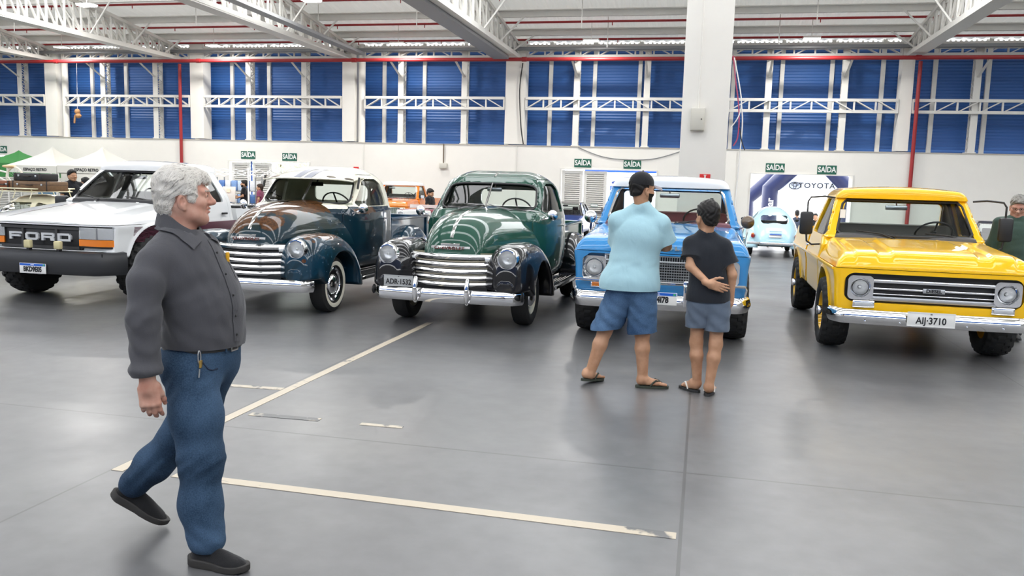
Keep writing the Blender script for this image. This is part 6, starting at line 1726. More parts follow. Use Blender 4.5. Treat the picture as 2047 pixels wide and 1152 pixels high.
def boy():
    J = dict(neck=(-.055, .0, 1.305), sh=((-.165, .0, 1.215), (.085, .0, 1.205)), el=((-.165, -.075, 1.045), (.165, -.01, .985)), wr=((-.02, -.165, .925), (.165, .02, .775)),
             hip=((-.075, .0, .74), (.065, .0, .74)), kn=((-.085, .02, .42), (.070, -.02, .42)), an=((-.060, .03, .08), (.035, -.055, .08)))
    T = [(-.015, .0, .78, .095, .135, .12), (-.02, .0, .95, .095, .130, .17), (-.035, .0, 1.12, .10, .140, .15)]
    HO = (-.055, .02, 1.450)
    feet = (((-.045, .015, .024), (-.190, .150, .024)), ((.028, -.085, .024), (.055, .115, .024)))
    r = figure('boy in a black T-shirt and grey shorts standing with one hand behind his back', (.09, 6.86, 0), J, T, R(90), (HO, R(118), R(4)),
        dict(h=.0056, hands=(((1, .0, -.28), (.25, .05, 1), (.10, .12, .16, .2), (.75, .05)), ((-.05, .08, -1), (0, 1, .1), (.25, .3, .3, .35))), feet=feet, leg=(.066, .050, .034), arm=(.041, .036, .025), hk=.92, fat=.92,
             hair=dict(t=1.02, cut=[(.30, .075), (.085, .066), (.075, .052), (.058, .036), (.042, .010), (.030, -.016), (.018, -.022), (.008, -.004), (-.016, -.002), (-.040, -.012), (-.046, -.060), (-.056, -.076), (-.09, -.088), (-.09, -.3), (.30, -.3)]),
             top=dict(mat=cloth('black_tee', srgb('#23262c'), 240, .08, .06), hem=.765, inf=.016, sleeve=.62, flare=.024, skirt=[(-.012, .0, .80, .122, .168, .2)], amp=.0013, seed=5.2),
             bottom=dict(mat=cloth('grey_shorts', srgb('#596473'), 240, .08, .06), name='shorts', pelvis=[(-.01, .0, .74, .110, .140, .12)], hem=(.548, .532), top=.82, inf=.026, wide=.022)))
    M_b, M_w = mat('flip_flop_black', (.02, .02, .02), rough=.7), mat('strap_white', srgb('#dcd9d2'), rough=.6)
    for h_, t_ in feet: flipflop(r, Vector(h_) + (Vector(h_) - Vector(t_)).normalized() * .012, Vector(t_) + (Vector(t_) - Vector(h_)).normalized() * .012, M_b, M_w, w=.046)
    return r
def bystander(label, loc, yaw, top_c, bot_c, k=1.0, head_turn=0.0, arms='down', hair='black', long_sleeve=False, h=.0105, nod=0.0, extra=None, group=None, sleeve=.7):
    """a standing visitor of height 1.72 k"""
    c, s = math.cos(yaw), math.sin(yaw)
    def q(f, l, z): return ((f * c - l * s) * k, (f * s + l * c) * k, z * k)
    el = (q(-.02, .225, 1.12), q(-.02, -.225, 1.12)); wr = (q(.05, .235, .87), q(.05, -.235, .87)); hd = ((q(.1, 0, -1), q(1, 0, .1)), (q(.1, 0, -1), q(1, 0, .1)))
    if arms == 'front': el = (q(.02, .22, 1.13), q(.02, -.22, 1.13)); wr = (q(.24, .10, 1.06), q(.24, -.10, 1.08)); hd = ((q(1, -.3, .1), q(0, -.3, 1)), (q(1, .3, .1), q(0, .3, 1)))
    J = dict(neck=q(-.01, 0, 1.455), sh=(q(-.01, .165, 1.375), q(-.01, -.165, 1.375)), el=el, wr=wr, hip=(q(0, .085, .86), q(0, -.085, .86)), kn=(q(.01, .095, .46), q(.01, -.095, .46)), an=(q(-.01, .10, .09), q(-.01, -.10, .09)))
    T = [(*q(0, 0, .90), .115 * k, .160 * k, .12 * k), (*q(.01, 0, 1.06), .120 * k, .155 * k, .18 * k), (*q(0, 0, 1.25), .115 * k, .170 * k, .17 * k)]
    HO = q(.01, 0, 1.595)
    hm = dict(black=None, grey=hair_mat('steel_hair', srgb('#8f8d88'), srgb('#55524e')), brown=hair_mat('brown_hair', srgb('#3a2a20'), srgb('#1d1410')))[hair]
    feet = ((q(-.07, .10, .012), q(.19, .12, .012)), (q(-.07, -.10, .012), q(.19, -.12, .012)))
    o = dict(h=h, hands=hd, hair=dict(mat=hm, long=(extra or {}).get('long')), arm=(.048 * k, .041 * k, .028 * k), leg=(.080 * k, .054 * k, .04 * k), eyes=h < .009, group=group,
             top=dict(mat=top_c, hem=.87 * k, inf=.016, sleeve=1.9 if long_sleeve else sleeve, name='shirt' if long_sleeve else 't_shirt', skirt=[(*q(0, 0, .93), .13 * k, .17 * k, .12 * k)]),
             bottom=dict(mat=bot_c, name='trousers', pelvis=[(*q(0, 0, .88), .125 * k, .165 * k, .12 * k)], hem=(.06 * k, .06 * k), top=.95 * k, inf=.020, wide=.016))
    o.update((extra or {}).get('opt', {}))
    r = figure(label, loc, J, T, yaw, (HO, yaw + head_turn, nod), o)
    for a, b in feet: shoe('shoe', a, b, M_black, M_black, r)
    return r, HO
# ------------------------------------------------------------------ vehicles further back
def orange_truck():
    P_or = paint('orange_paint', srgb('#d9761f'), .3)
    r = empty('pickup_truck', (-9.25, 23.4, 0)); r.scale = (.8, .8, .90); tag(r, 'orange square pickup with chrome grille parked behind the patinated blue truck bed', 'truck', 'pickups further back')
    boxy(r, dict(dz=.07, body=P_or, roof=P_whitep, recess=(.84, .72, .96, .03, .10), pan=.60, hw=.95, wheel=dict(r=.38, w=.22, rr=.2, mat=M_satin, x=.82), gasket=M_chrome, wsh=(.74, .66), st=dict(fend=1.45, ws0=1.40, ws1=1.80, cab=2.60, bed=2.68, end=4.2), imx=-.35))
    MB().box((0, .085, .84), (1.5, .02, .22)).build('grille_back', M_dark, r, smooth=False)
    m = MB()
    for z in (.735, .945): m.box((0, .06, z), (1.66, .04, .03))
    for x in (-.83, .83, 0): m.box((x, .06, .84), (.03, .04, .24))
    m.build('grille_frame', M_chrome, r, smooth=False)
    m = MB()
    for k in range(30): m.box((-.58 + .04 * k, .068, .84), (.018, .02, .18))
    m.build('grille_mesh', mat('grille_pale', srgb('#b9c4bc'), rough=.3, metal=.5), r, smooth=False)
    for s in (-1, 1): headlight(r, s * .70, .05, .84, .085)
    MB().sweep([(x, -.03 + .05 * x * x, 0) for x in lin(-.95, .95, 15)], [(0, .54), (.03, .56), (.04, .62), (.03, .67), (0, .68)]).build('bumper', M_whitep if False else mat('bumper_white', srgb('#e4e4e2'), rough=.3, coat=1), r)
    for s in (-1, 1):
        a = MB().tube([(s * .85, 1.6, 1.2), (s * .98, 1.55, 1.24)], .01, 6).build('mirror', M_chrome, r); MB().box((s * 1.0, 1.54, 1.27), (.13, .04, .16), b=.02).build('mirror_head', M_chrome, a)
    w = empty('spare_wheel', (-8.93, 25.95, 1.05)); tag(w, 'black spare wheel standing upright in the orange pickup bed', 'wheel')
    t = tyre_mesh(.30, .18, .17); t.v = [(p[1], p[0], p[2]) for p in t.v]; t.f = [f[::-1] for f in t.f]; t.build('tyre', M_rubber, w)
    MB().lathe([(-.06, .17), (-.05, .1), (-.07, .05), (-.07, 0)], axis='Y', n=24).build('rim', M_satin, w)
    return r
def sedan(root, C):
    body = C['body']; YA, YB, ZA, AR = .75, 3.25, .31, .37
    low = [(0.0, .30), (.02, .66), (.10, .78), (1.15, .90), (1.9, .93), (3.3, .92), (4.15, .86), (4.22, .6), (4.18, .30)]
    wz = curve([(.25, .74), (.45, .80), (.7, .815), (.9, .77), (1.05, .70), (1.32, .56), (1.4, .5)])
    def side(P): return (np.abs(P[0]) - wz(P[2]) * (1 - .06 * np.clip((.5 - P[1]) / .5, 0, 1) ** 2)) * .95
    def lower(P):
        x, y, z = P; d = smax(poly(y, z, low, .0), side(P), .05)
        for a in (YA, YB): d = mx(d, -np.maximum(mn(np.sqrt((y - a) ** 2 + (z - ZA) ** 2) - AR, mx(np.abs(y - a) - AR, z - ZA)), .45 - np.abs(x)))
        return mx(d, -mx(np.abs(x) - .60, np.abs(z - .64) - .085, y - .06))
    solid('body', lower, (-.9, -.05, .22), (.9, 4.3, 1.0), .022, body, root, angle=40)
    cab = [(1.12, .86), (1.72, 1.27), (1.95, 1.315), (2.75, 1.315), (3.0, 1.26), (3.55, .86)]
    def c0(P): return smax(poly(P[1], P[2], cab, .02), side(P), .05)
    wn_ = [(1.48, .95), (1.86, 1.235), (2.9, 1.235), (3.2, .95)]
    def greenhouse(P):
        x, y, z = P; d = c0(P); d = mx(d, -(d + .05), .89 - z)
        d = mx(d, -mx(poly(y, z, wn_, .01), np.abs(y - 2.35) * -1 + .035, .2 - np.abs(x)))
        d = mx(d, -mx(poly(x, z, [(-.64, .94), (-.50, 1.255), (.50, 1.255), (.64, .94)], .02), y - 1.98)); d = mx(d, -mx(poly(x, z, [(-.60, .96), (-.48, 1.24), (.48, 1.24), (.60, .96)], .02), 2.85 - y))
        return d
    solid('cabin', greenhouse, (-.9, 1.0, .85), (.9, 3.65, 1.4), .018, C['roof'], root, angle=40)
    pane('windshield', c0, 1, [(.91 + .36 * i / 6, -.70 + .17 * i / 6, .70 - .17 * i / 6) for i in range(7)], .9, 2.2, .02, root)
    pane('rear_window', c0, 1, [(.93 + .33 * i / 6, -.66 + .15 * i / 6, .66 - .15 * i / 6) for i in range(7)], 3.9, 2.6, .02, root)
    uu, vv = zip(*[(lin(1.42 + .42 * i / 5, 3.28 - .36 * i / 5, 8), [.92 + .33 * i / 5] * 8) for i in range(6)]); G = skin(c0, 0, np.array(uu), np.array(vv), 1.1, .3, .02)
    for s in (0, 1): MB().grid(G.tolist()).build('side_window', M_glass, root, mirror=bool(s))
    MB().box((0, .075, .64), (1.18, .02, .17)).build('grille', M_dark, root, smooth=False)
    for s in (-1, 1):
        h_ = MB().box((s * .46, .035, .64), (.27, .05, .16), b=.01).build('headlight', M_refl, root); MB().box((s * .46, .008, .64), (.26, .006, .15)).build('lens', M_lens, h_)
        MB().box((s * .645, .045, .64), (.08, .07, .15), b=.01).build('turn_signal', M_amber, root); MB().box((s * .55, 4.20, .7), (.4, .04, .14), b=.01).build('tail_light', M_redlens, root)
        MB().box((s * .86, 1.62, .97), (.14, .07, .1), b=.02).build('mirror', M_black, root)
        for y in (YA, YB): wheel(root, s * .66, y, .31, .19, .19, s, M_satin, 'steel', hub_mat=M_satin)
    for z in (.725, .555): MB().box((0, .03, z), (1.2, .03, .02)).build('grille_trim', M_chrome, root, smooth=False)
    for y, s in ((-.03, 1), (4.24, -1)): MB().sweep([(x * s, y + s * .07 * abs(x) ** 3, 0) for x in lin(-.82, .82, 17)], [(0, .42), (.04, .43), (.06, .48), (.04, .53), (0, .54)]).build('bumper', C.get('bumper', M_chrome), root)
    m = MB()
    for y in (1.95, 2.9): m.box((0, y, .6), (1.15, .5, .16), b=.05).box((0, y + .25, .82), (1.15, .12, .44), b=.05, rx=R(-10))
    for x in (-.32, .32): m.box((x, 2.24, 1.09), (.22, .08, .14), b=.03)
    m.build('seats', M_dark, root); MB().box((0, 1.5, .84), (1.3, .3, .12), b=.04).build('dashboard', M_dark, root); steering(root, .33, 1.75, .93, .17, R(40))
    MB().box((0, 1.83, 1.2), (.2, .03, .05), b=.01).build('inner_mirror', M_black, root)
    for s in (-1, 1): MB().box((s * .82, 2.1, .62), (.012, 3.9, .02)).build('side_trim', M_chrome, root, smooth=False)
    MB().box((0, 2.1, .32), (1.0, 3.6, .1)).build('floor_pan', M_black, root)
def beetle(root, C):
    body = C['body']
    zt = curve([(0, .50), (.06, .64), (.18, .80), (.40, .99), (.7, 1.18), (1.05, 1.345), (1.45, 1.455), (1.85, 1.49), (2.2, 1.46), (2.42, 1.38), (2.62, 1.16), (2.76, .985), (2.9, .95), (3.3, .88), (3.65, .76), (3.88, .58), (3.95, .46)])
    wy = curve([(0, .30), (.08, .42), (.25, .53), (.6, .65), (1.1, .72), (1.8, .745), (2.5, .735), (2.8, .70), (3.2, .60), (3.6, .46), (3.95, .25)])
    up_ = curve([(0, 1.0), (.9, 1.0), (1.2, .92), (1.6, .83), (2.3, .81), (2.6, .86), (2.8, 1.0), (3.95, 1.0)])
    def shape(P):
        x, y, z = P; w = wy(y); T = np.maximum(zt(y) - .42, .05)
        v = np.maximum(z - .42, 0) / T; wx = w * (1 - (1 - up_(y)) * np.clip((z - .9) / .55, 0, 1))
        F = ((np.abs(x) / wx) ** 2.6 + v ** 2.6) ** (1 / 2.6) - 1
        return smax(mx(F * .30, -y, y - 3.95), .36 - z, .05)
    side_w = [(1.72, .97), (1.80, 1.29), (2.26, 1.29), (2.50, 1.02), (2.50, .97)]; quarter = [(1.12, .99), (1.30, 1.24), (1.62, 1.29), (1.60, .97), (1.3, .95)]
    def cuts(P, g=0.0):
        x, y, z = P
        a = mx(rrect(x, z, 0, 1.115, .40 - g, .125 - g, .11), y - 1.2); b = mx(rrect(x, z, 0, 1.16, .53 - g, .14 - g, .08), 2.2 - y)
        c = mx(mn(poly(y, z, side_w, .03 - g), poly(y, z, quarter, .03 - g)), .3 - np.abs(x)); return mn(a, b, c)
    def shell(P):
        d = shape(P); inner = mx(d + .04, .55 - P[2]); d = mx(d, -inner, -cuts(P))
        for a in (.85, 3.25): d = mx(d, -mx(np.sqrt((P[1] - a) ** 2 + (P[2] - .33) ** 2) - .38, .45 - np.abs(P[0])))
        return d
    solid('body', shell, (-.85, -.06, .3), (.85, 4.02, 1.56), .018, body, root, angle=40)
    def lid(P):
        x, y, z = P; d = shape(P) - .010; return mx(d, -(d + .03), np.sqrt((x / .44) ** 2 + ((z - .72) / .30) ** 2) - 1, y - 1.0, .44 - z)
    solid('engine_lid', lid, (-.6, -.1, .36), (.6, 1.1, 1.1), .015, body, root)
    rear = skin(shape, 1, *np.meshgrid(np.linspace(-.43, .43, 12), np.linspace(.97, 1.26, 7)), -.2, 1.4, .02); MB().grid(rear.tolist()).build('rear_window', M_glass, root)
    fr = skin(shape, 1, *np.meshgrid(np.linspace(-.56, .56, 12), np.linspace(1.0, 1.32, 7)), 3.6, 2.1, .02); MB().grid(fr.tolist()).build('windshield', M_glass, root)
    for n_, u0, u1, z0, z1 in (('door_window', 1.68, 2.54, .94, 1.32), ('quarter_window', 1.08, 1.64, .93, 1.31)):
        G = skin(shape, 0, *np.meshgrid(np.linspace(u0, u1, 8), np.linspace(z0, z1, 7)), 1.0, .2, .02)
        for s in (0, 1): MB().grid(G.tolist()).build(n_, M_glass, root, mirror=bool(s))
    def fend(y0, y1, top, xo, ya):
        tz = curve([(y0, .30), (y0 + .06, .46), (y0 + .25, top - .06), (ya, top), (y1 - .3, top - .10), (y1 - .08, .5), (y1, .28)])
        def f(P):
            x, y, z = P; v = np.maximum(z - .30, 0) / np.maximum(tz(y) - .30, .02); d = ((np.abs(x - .60) / (xo - .60)) ** 2.4 + v ** 2.4) ** (1 / 2.4) - 1
            d = mx(d * .15, y0 - y, y - y1, .26 - z, .46 - x); return smax(d, -(np.sqrt((y - ya) ** 2 + (z - .33) ** 2) - .345), .02)
        return f
    solid('rear_fender', fend(.30, 1.45, .80, .80, .85), (.42, .22, .2), (.86, 1.52, .9), .016, body, root, mirror=True)
    solid('front_fender', fend(2.75, 3.98, .80, .80, 3.25), (.42, 2.7, .2), (.86, 4.05, .9), .018, body, root, mirror=True)
    for s in (-1, 1):
        for y in (.85, 3.25): wheel(root, s * .66, y, .32, .16, .19, s, C.get('rim', M_satin), 'steel', hub_mat=M_hub)
        MB().box((s * .72, 2.1, .34), (.18, 1.4, .05), b=.015).build('running_board', M_black, root)
        h_ = MB().ball((s * .62, .36, .63), (.055, .05, .08), 14, 10).build('tail_light', M_redlens, root); MB().ball((s * .62, .335, .675), (.04, .035, .03), 12, 8).build('amber_lens', M_amber, h_)
        headlight(root, s * .60, 3.88, .66, .085).rotation_euler = (0, 0, PI)
        a = MB().tube([(s * .72, 2.52, 1.0), (s * .80, 2.55, 1.03)], .008, 6).build('mirror', M_chrome, root); MB().ball((s * .83, 2.56, 1.05), (.06, .03, .05)).build('mirror_head', M_black, a)
    for y, s in ((-.08, 1), (4.05, -1)):
        b = MB().sweep([(x * s, y + s * .12 * abs(x / .78) ** 3, 0) for x in lin(-.78, .78, 19)], [(0, .38), (.03, .385), (.04, .42), (.03, .455), (0, .46)]).build('bumper', M_chrome, root)
    MB().box((0, .02, .40), (.9, .12, .1), b=.03).build('rear_valance', body, root)
    for x in (-.2, .2): MB().tube([(x, .15, .31), (x, -.1, .31)], .022, 10).build('exhaust_pipe', M_chrome, root)
    num = MB().box((0, .045, .655), (.36, .012, .12), b=.004, rx=R(-24)).build('number_plate', M_plate_w, root); MB().box((0, .036, .69), (.34, .006, .03), rx=R(-24)).build('blue_band', mat('plate_blue', srgb('#1f5fc4'), rough=.35), num)
    MB().sweep([(x, .09 + .3 * x * x, 0) for x in lin(-.17, .17, 9)], [(0, .765), (.06, .775), (.07, .785), (0, .795)]).build('plate_lamp', body, root)
    m = MB()
    for y in (1.35, 2.0): m.box((0, y, .62), (1.1, .45, .14), b=.05).box((0, y - .22, .84), (1.1, .1, .42), b=.05, rx=R(10))
    m.build('seats', C.get('seat', M_dark), root); MB().box((0, 2.45, .9), (1.2, .12, .16), b=.03).build('dashboard', body, root)
    MB().box((0, 2, .34), (1.1, 3.2, .08)).build('floor_pan', M_black, root)
    return shape
def back_cars():
    r = empty('car', (-4.04, 23.5, 0)); r.scale = (.8, .8, .87); tag(r, 'dark blue saloon with black roof, seen beyond the green pickup bed', 'car', 'cars further back')
    sedan(r, dict(body=paint('deep_blue_paint', srgb('#1b3b86')), roof=P_black, bumper=M_satin))
    r = empty('car', (5.72, 17.6, 0), R(-12)); r.scale = (.8, .8, .87); tag(r, 'dark car behind the right mirror of the yellow pickup', 'car', 'cars further back')
    sedan(r, dict(body=paint('graphite_paint', srgb('#33302f')), roof=paint('graphite_paint', srgb('#33302f')), bumper=M_black))
    r = empty('rounded_car', (1.80, 21.8, 0)); r.scale = (.86, .88, .835); tag(r, 'light blue rounded small car seen from behind at the bright doorway', 'car', 'cars further back')
    beetle(r, dict(body=paint('baby_blue_paint', srgb('#b3d9e8'), .3)))
    r = empty('rounded_car', (-9.85, 12.75, 0), R(90)); r.scale = (.86, .86, .83); tag(r, 'cream rounded small car with roof rack and old suitcases at far left', 'car', 'cars further back')
    P_cr = paint('beetle_cream', srgb('#e6dfbf'), .3); sh = beetle(r, dict(body=P_cr, rim=P_cr))
    # roof rack (part of the beetle) and what is tied on it
    rk = MB(); zr = 1.545
    for s in (-1, 1):
        rk.tube([(s * .50, 1.62, zr), (s * .50, 3.0, zr)], .014, 8).tube([(s * .54, 1.59, zr + .06), (s * .54, 3.03, zr + .06)], .014, 8)
        for y in (1.70, 2.1, 2.4): rk.tube([(s * .54, y, zr + .06), (s * .50, y, zr)], .011, 6).tube([(s * .50, y, zr), (s * .57, y, 1.40)], .011, 6)
    for k in range(8): rk.tube([(-.50, 1.62 + .197 * k, zr), (.50, 1.62 + .197 * k, zr)], .010, 6)
    for y in (1.59, 3.03): rk.tube([(-.54, y, zr + .06), (.54, y, zr + .06)], .014, 8)
    rk.build('roof_rack', P_cr, r)
    def suitcase(x, y, z, w, d, h, col, label, rz=0.0):
        o = empty('suitcase', (x, y, z), rz); tag(o, label, 'suitcase', 'old suitcases on the roof rack')
        lm = mat('leather_' + col[1:], srgb(col), rough=.5, var=(18, .3), bump=(40, .2)); dk = mat('leather_trim', srgb('#2c2018'), rough=.5)
        MB().box((0, 0, h / 2), (w, d, h), b=.018).build('case', lm, o); MB().box((0, 0, h * .66), (w * 1.006, d * 1.01, .006)).build('seam', dk, o)
        MB().tube([(-.06, -d / 2, h * .6), (-.05, -d / 2 - .03, h * .58), (.05, -d / 2 - .03, h * .58), (.06, -d / 2, h * .6)], .008, 6).build('handle', dk, o)
        for s in (-1, 1):
            MB().box((s * w * .3, -d / 2 - .004, h * .64), (.035, .01, .035), b=.002).build('clasp', M_satin, o)
            MB().box((s * w * .42, 0, h / 2), (.03, d * 1.012, h * 1.012), b=.004).build('strap', dk, o)
        return o
    zb = (zr + .014) * .83
    suitcase(-11.93, 12.56, zb, .24, .44, .165, '#8a4c2c', 'reddish brown suitcase at the left end of the rack, beside the bicycle')
    suitcase(-11.38, 12.56, zb, .82, .44, .170, '#6e5236', 'long worn brown suitcase on the rack under the black case')
    suitcase(-11.44, 12.56, zb + .171, .58, .40, .135, '#1f1e20', 'black suitcase on top of the brown suitcases')
    # child's bicycle strapped at the front of the rack
    bk = empty('bicycle', (-12.38, 12.96, zb + .03)); tag(bk, 'white vintage bicycle with tan saddle strapped on the cream car roof', 'bicycle')
    M_bw = mat('bike_white', srgb('#e4e0d6'), rough=.35, coat=.5)
    f = MB(); f.tube([(-.05, 0, .10), (-.02, 0, .36)], .016, 8).tube([(-.05, 0, .10), (-.55, 0, .34)], .018, 8).tube([(-.04, 0, .2), (.12, 0, .02), (-.05, 0, .10)], .012, 8).tube([(-.55, 0, .42), (-.6, 0, .02)], .016, 8).tube([(-.03, 0, .27), (-.5, 0, .36)], .016, 8); f.build('frame', M_bw, bk)
    MB().ball((-.01, 0, .385), (.125, .07, .028), 16, 10).ball((.07, 0, .385), (.06, .085, .03), 14, 8).build('saddle', mat('saddle_tan', srgb('#d8b98e'), rough=.5), bk)
    for x in (.12, -.62):
        w_ = MB().lathe([(-.016, .16), (-.02, .18), (0, .195), (.02, .18), (.016, .16)], c=(x, 0, .195), axis='Y', n=36, closed=True).build('wheel', M_white_tyre, bk)
        sp = MB()
        for k in range(12): sp.tube([(x, 0, .195), (x + .165 * math.cos(k * PI / 6), 0, .195 + .165 * math.sin(k * PI / 6))], .002, 4)
        sp.build('spokes', M_satin, w_)
    MB().lathe([(-.02, 0), (-.018, .16), (.0, .2), (.018, .16), (.02, 0)], c=(.12, 0, .2), axis='Y', n=30).build('chain_guard', M_bw, bk) if False else None
    MB().tube([(-.56, -.2, .47), (-.57, 0, .44), (-.56, .2, .47)], .012, 8).build('handlebar', M_chrome, bk)
    # low jeep-like front with round lamp next to the orange pickup
    j = empty('off_roader', (-6.75, 19.0, 0)); j.scale = (.85, .85, .85); tag(j, 'small white off-roader with maroon bonnet, mostly hidden behind the green pickup', 'car')
    W_ = mat('jeep_white', srgb('#e6e4de'), rough=.35, coat=1)
    MB().box((0, .06, .82), (1.0, .1, .62), b=.03).box((0, .0, .45), (1.3, .12, .12), b=.02).build('nose', W_, j)
    MB().box((0, .75, 1.02), (1.05, 1.3, .24), b=.05).box((0, .75, .75), (1.0, 1.3, .4), b=.04).build('bonnet', mat('maroon_paint', srgb('#7b1f28'), rough=.3, coat=1), j)
    for s in (-1, 1):
        headlight(j, s * .36, -.01, 1.0, .085); MB().box((s * .36, -.0, .80), (.2, .03, .07), b=.01).build('turn_signal', M_amber, j); MB().box((s * .66, .75, .80), (.28, 1.3, .08), b=.03).build('fender', W_, j)
        for y in (.7, 2.5): wheel(j, s * .62, y, .36, .2, .2, s, M_satin, 'steel', hub_mat=M_satin)
    MB().box((0, 2.2, .8), (1.3, 1.6, .5), b=.04).build('tub', W_, j); MB().box((0, 1.45, 1.2), (1.2, .05, .10)).build('scuttle', W_, j); MB().box((0, 1.5, .4), (.8, 2.8, .14)).build('chassis', M_black, j)
# ------------------------------------------------------------------ stalls, visitors, outside
def stalls():
    M_tent = mat('tent_fabric', srgb('#cfcdc4'), rough=.8); translucent(M_tent, (.85, .85, .8), .12); M_gt = mat('tent_green', srgb('#3a7f42'), rough=.8); translucent(M_gt, (.3, .7, .3), .12)
    def tent(x, y, w, d, z0, zp, vh, m, label, rz=0.0, txt=None):
        o = empty('canopy_tent', (x, y, 0), rz); tag(o, label, 'tent', 'pop-up canopy tents')
        n = 10; G = []
        for i in range(n + 1):
            t = i / n; row = []; sag = zp - (zp - z0) * (t ** .72)
            for k in range(33):
                a = k / 32 * 4; e = int(min(a, 3.999)); f = a - e; cs = [(-1, -1), (1, -1), (1, 1), (-1, 1), (-1, -1)]
                px = cs[e][0] + (cs[e + 1][0] - cs[e][0]) * f; py = cs[e][1] + (cs[e + 1][1] - cs[e][1]) * f
                row.append((px * w / 2 * t, py * d / 2 * t, sag - .05 * math.sin(PI * f) * math.sin(PI * t)))
            G.append(row)
        MB().grid(G, flip=True).build('canopy', m, o, angle=30)
        v = MB(); cs = [(-1, -1), (1, -1), (1, 1), (-1, 1), (-1, -1)]
        for e in range(4):
            v.grid([[((cs[e][0] + (cs[e + 1][0] - cs[e][0]) * f) * w / 2, (cs[e][1] + (cs[e + 1][1] - cs[e][1]) * f) * d / 2, zz) for f in lin(0, 1, 6)] for zz in (z0 - vh, z0)])
        v.build('valance', m, o)
        for px, py in cs[:4]: MB().box((px * (w / 2 - .03), py * (d / 2 - .03), z0 / 2), (.04, .04, z0)).build('leg', M_steel, o, smooth=False)
        if txt: text(txt, .13, .002, M_letk, o, (0.15, -d / 2 - .006, z0 - vh * .55), bold=.004, sx=1.0)
        return o
    tent(-22.05, 25.0, 1.98, 1.98, 1.80, 2.47, .24, M_tent, 'white canopy tent, left of the two lettered stall tents', 0, 'ESPAÇO RETRO')
    tent(-20.05, 25.0, 1.98, 1.98, 1.83, 2.50, .24, M_tent, 'white canopy tent, right of the two lettered stall tents', 0, 'ESPAÇO RETRO')
    tent(-24.75, 26.4, 1.9, 1.9, 1.88, 2.36, .5, M_gt, 'green canopy tent at the far left under the exit sign')
    # dim stall goods below the white tents
    for i, (x, w, h, c, l) in enumerate(((-21.9, 1.2, .95, '#6f8fa6', 'blue grey cloth stall counter under the left white tent'), (-20.1, 1.3, .95, '#3a4048', 'dark stall counter under the right white tent'))):
        o = empty('stall_counter', (x, 25.0, 0)); tag(o, l, 'counter'); MB().box((0, 0, h / 2), (w, .5, h), b=.02).build('cloth', cloth('stall_cloth_%d' % i, srgb(c)), o); MB().box((0, 0, h + .015), (w + .06, .56, .03), b=.008).build('top', M_steel, o)
        rg = random.Random(i)
        for k in range(7):
            q = tag(MB().lathe([(0, 0), (0, .05), (.12 + .1 * rg.random(), .05), (.16 + .1 * rg.random(), .02), (.24 + .1 * rg.random(), .02)], axis='Z', n=12).build('bottle', mat('bottle_%d' % (k % 4), srgb(('#2b5f9e', '#c9d3dd', '#222428', '#7a2b2b')[k % 4]), rough=.25, coat=1)), ('bottle set out on the %s' % ('blue grey counter', 'dark counter')[i]), 'bottle', 'bottles on the %s' % ('blue grey counter', 'dark counter')[i])
            q.location = (x - w / 2 + .1 + k * (w - .2) / 6, 25.0, h + .03)
    # bare folding frame of a canopy
    o = empty('canopy_stand', (-14.75, 24.2, 0)); tag(o, 'bare white folding canopy frame without its cover, behind the white pickup bed', 'tent frame')
    m = MB(); W2, D2 = 1.22, 1.0
    for a, b in (((-W2, -D2), (W2, -D2)), ((-W2, D2), (W2, D2)), ((-W2, -D2), (-W2, D2)), ((W2, -D2), (W2, D2))):
        n = 3
        for k in range(n):
            p = lambda t, z: (a[0] + (b[0] - a[0]) * t, a[1] + (b[1] - a[1]) * t, z)
            m.bar(p(k / n, 1.64), p((k + 1) / n, 1.86), .022).bar(p(k / n, 1.86), p((k + 1) / n, 1.64), .022)
    m.build('scissor_bars', M_letw, o, smooth=False)
    for x in (-W2, W2):
        for y in (-D2, D2): MB().box((x, y, .95), (.035, .035, 1.9)).build('leg', M_letw, o, smooth=False)
    # rack with packs
    o = empty('storage_rack', (-15.55, 26.1, 0)); tag(o, 'tall grey storage rack holding blue and white packs by the left doors', 'rack')
    for x in (-.72, .72):
        for y in (-.22, .22): MB().box((x, y, .8), (.03, .03, 1.6)).build('post', M_grey, o, smooth=False)
    for z in (.30, .72, 1.14): MB().box((0, 0, z), (1.48, .48, .025)).build('shelf', M_grey, o, smooth=False)
    cols = [mat('pack_%d' % i, srgb(c), rough=.3, coat=.6, var=(20, .25)) for i, c in enumerate(('#7d9fd0', '#c6d6ee', '#4f78b8', '#e6ecf4'))]; rg = random.Random(5)
    for zi, z in enumerate((.3125, .7325, 1.1525)):
        for k in range(6):
            h = .30 if zi < 2 else .34; wd = .20
            p = MB().box((0, 0, h / 2), (wd, .36, h), b=.015).build('pack', cols[(k + zi) % 4] if rg.random() < .7 else cols[3])
            p.location = (-15.55 - .59 + .236 * k, 26.1, z); tag(p, 'shrink-wrapped pack on the %s shelf of the storage rack' % ('bottom', 'middle', 'top')[zi], 'pack', 'packs on the %s shelf' % ('bottom', 'middle', 'top')[zi])
    o = empty('notice_board', (-14.95, 24.6, 0)); tag(o, 'pale leaning board with pinned papers beside the visitor in black', 'board')
    MB().box((-.1, 0, 1.05), (.46, .03, .5), rx=R(-6), b=.005).build('panel', mat('board_pale', srgb('#d9cfc6'), rough=.6), o)
    MB().box((-.1, -.024, 1.17), (.12, .006, .12), rx=R(-6)).build('paper', mat('paper_peach', srgb('#f0d4b8'), rough=.7), o, smooth=False)
    for x in (-.3, .1): MB().box((x, .04, .42), (.03, .03, .84)).build('leg', M_steel, o, smooth=False)
    # fire extinguisher against the wall, seen through the patinated truck's back window
    o = empty('fire_extinguisher', (-12.2, 28.1, 0)); tag(o, 'red fire extinguisher hung on the back wall behind the patinated truck', 'fire extinguisher')
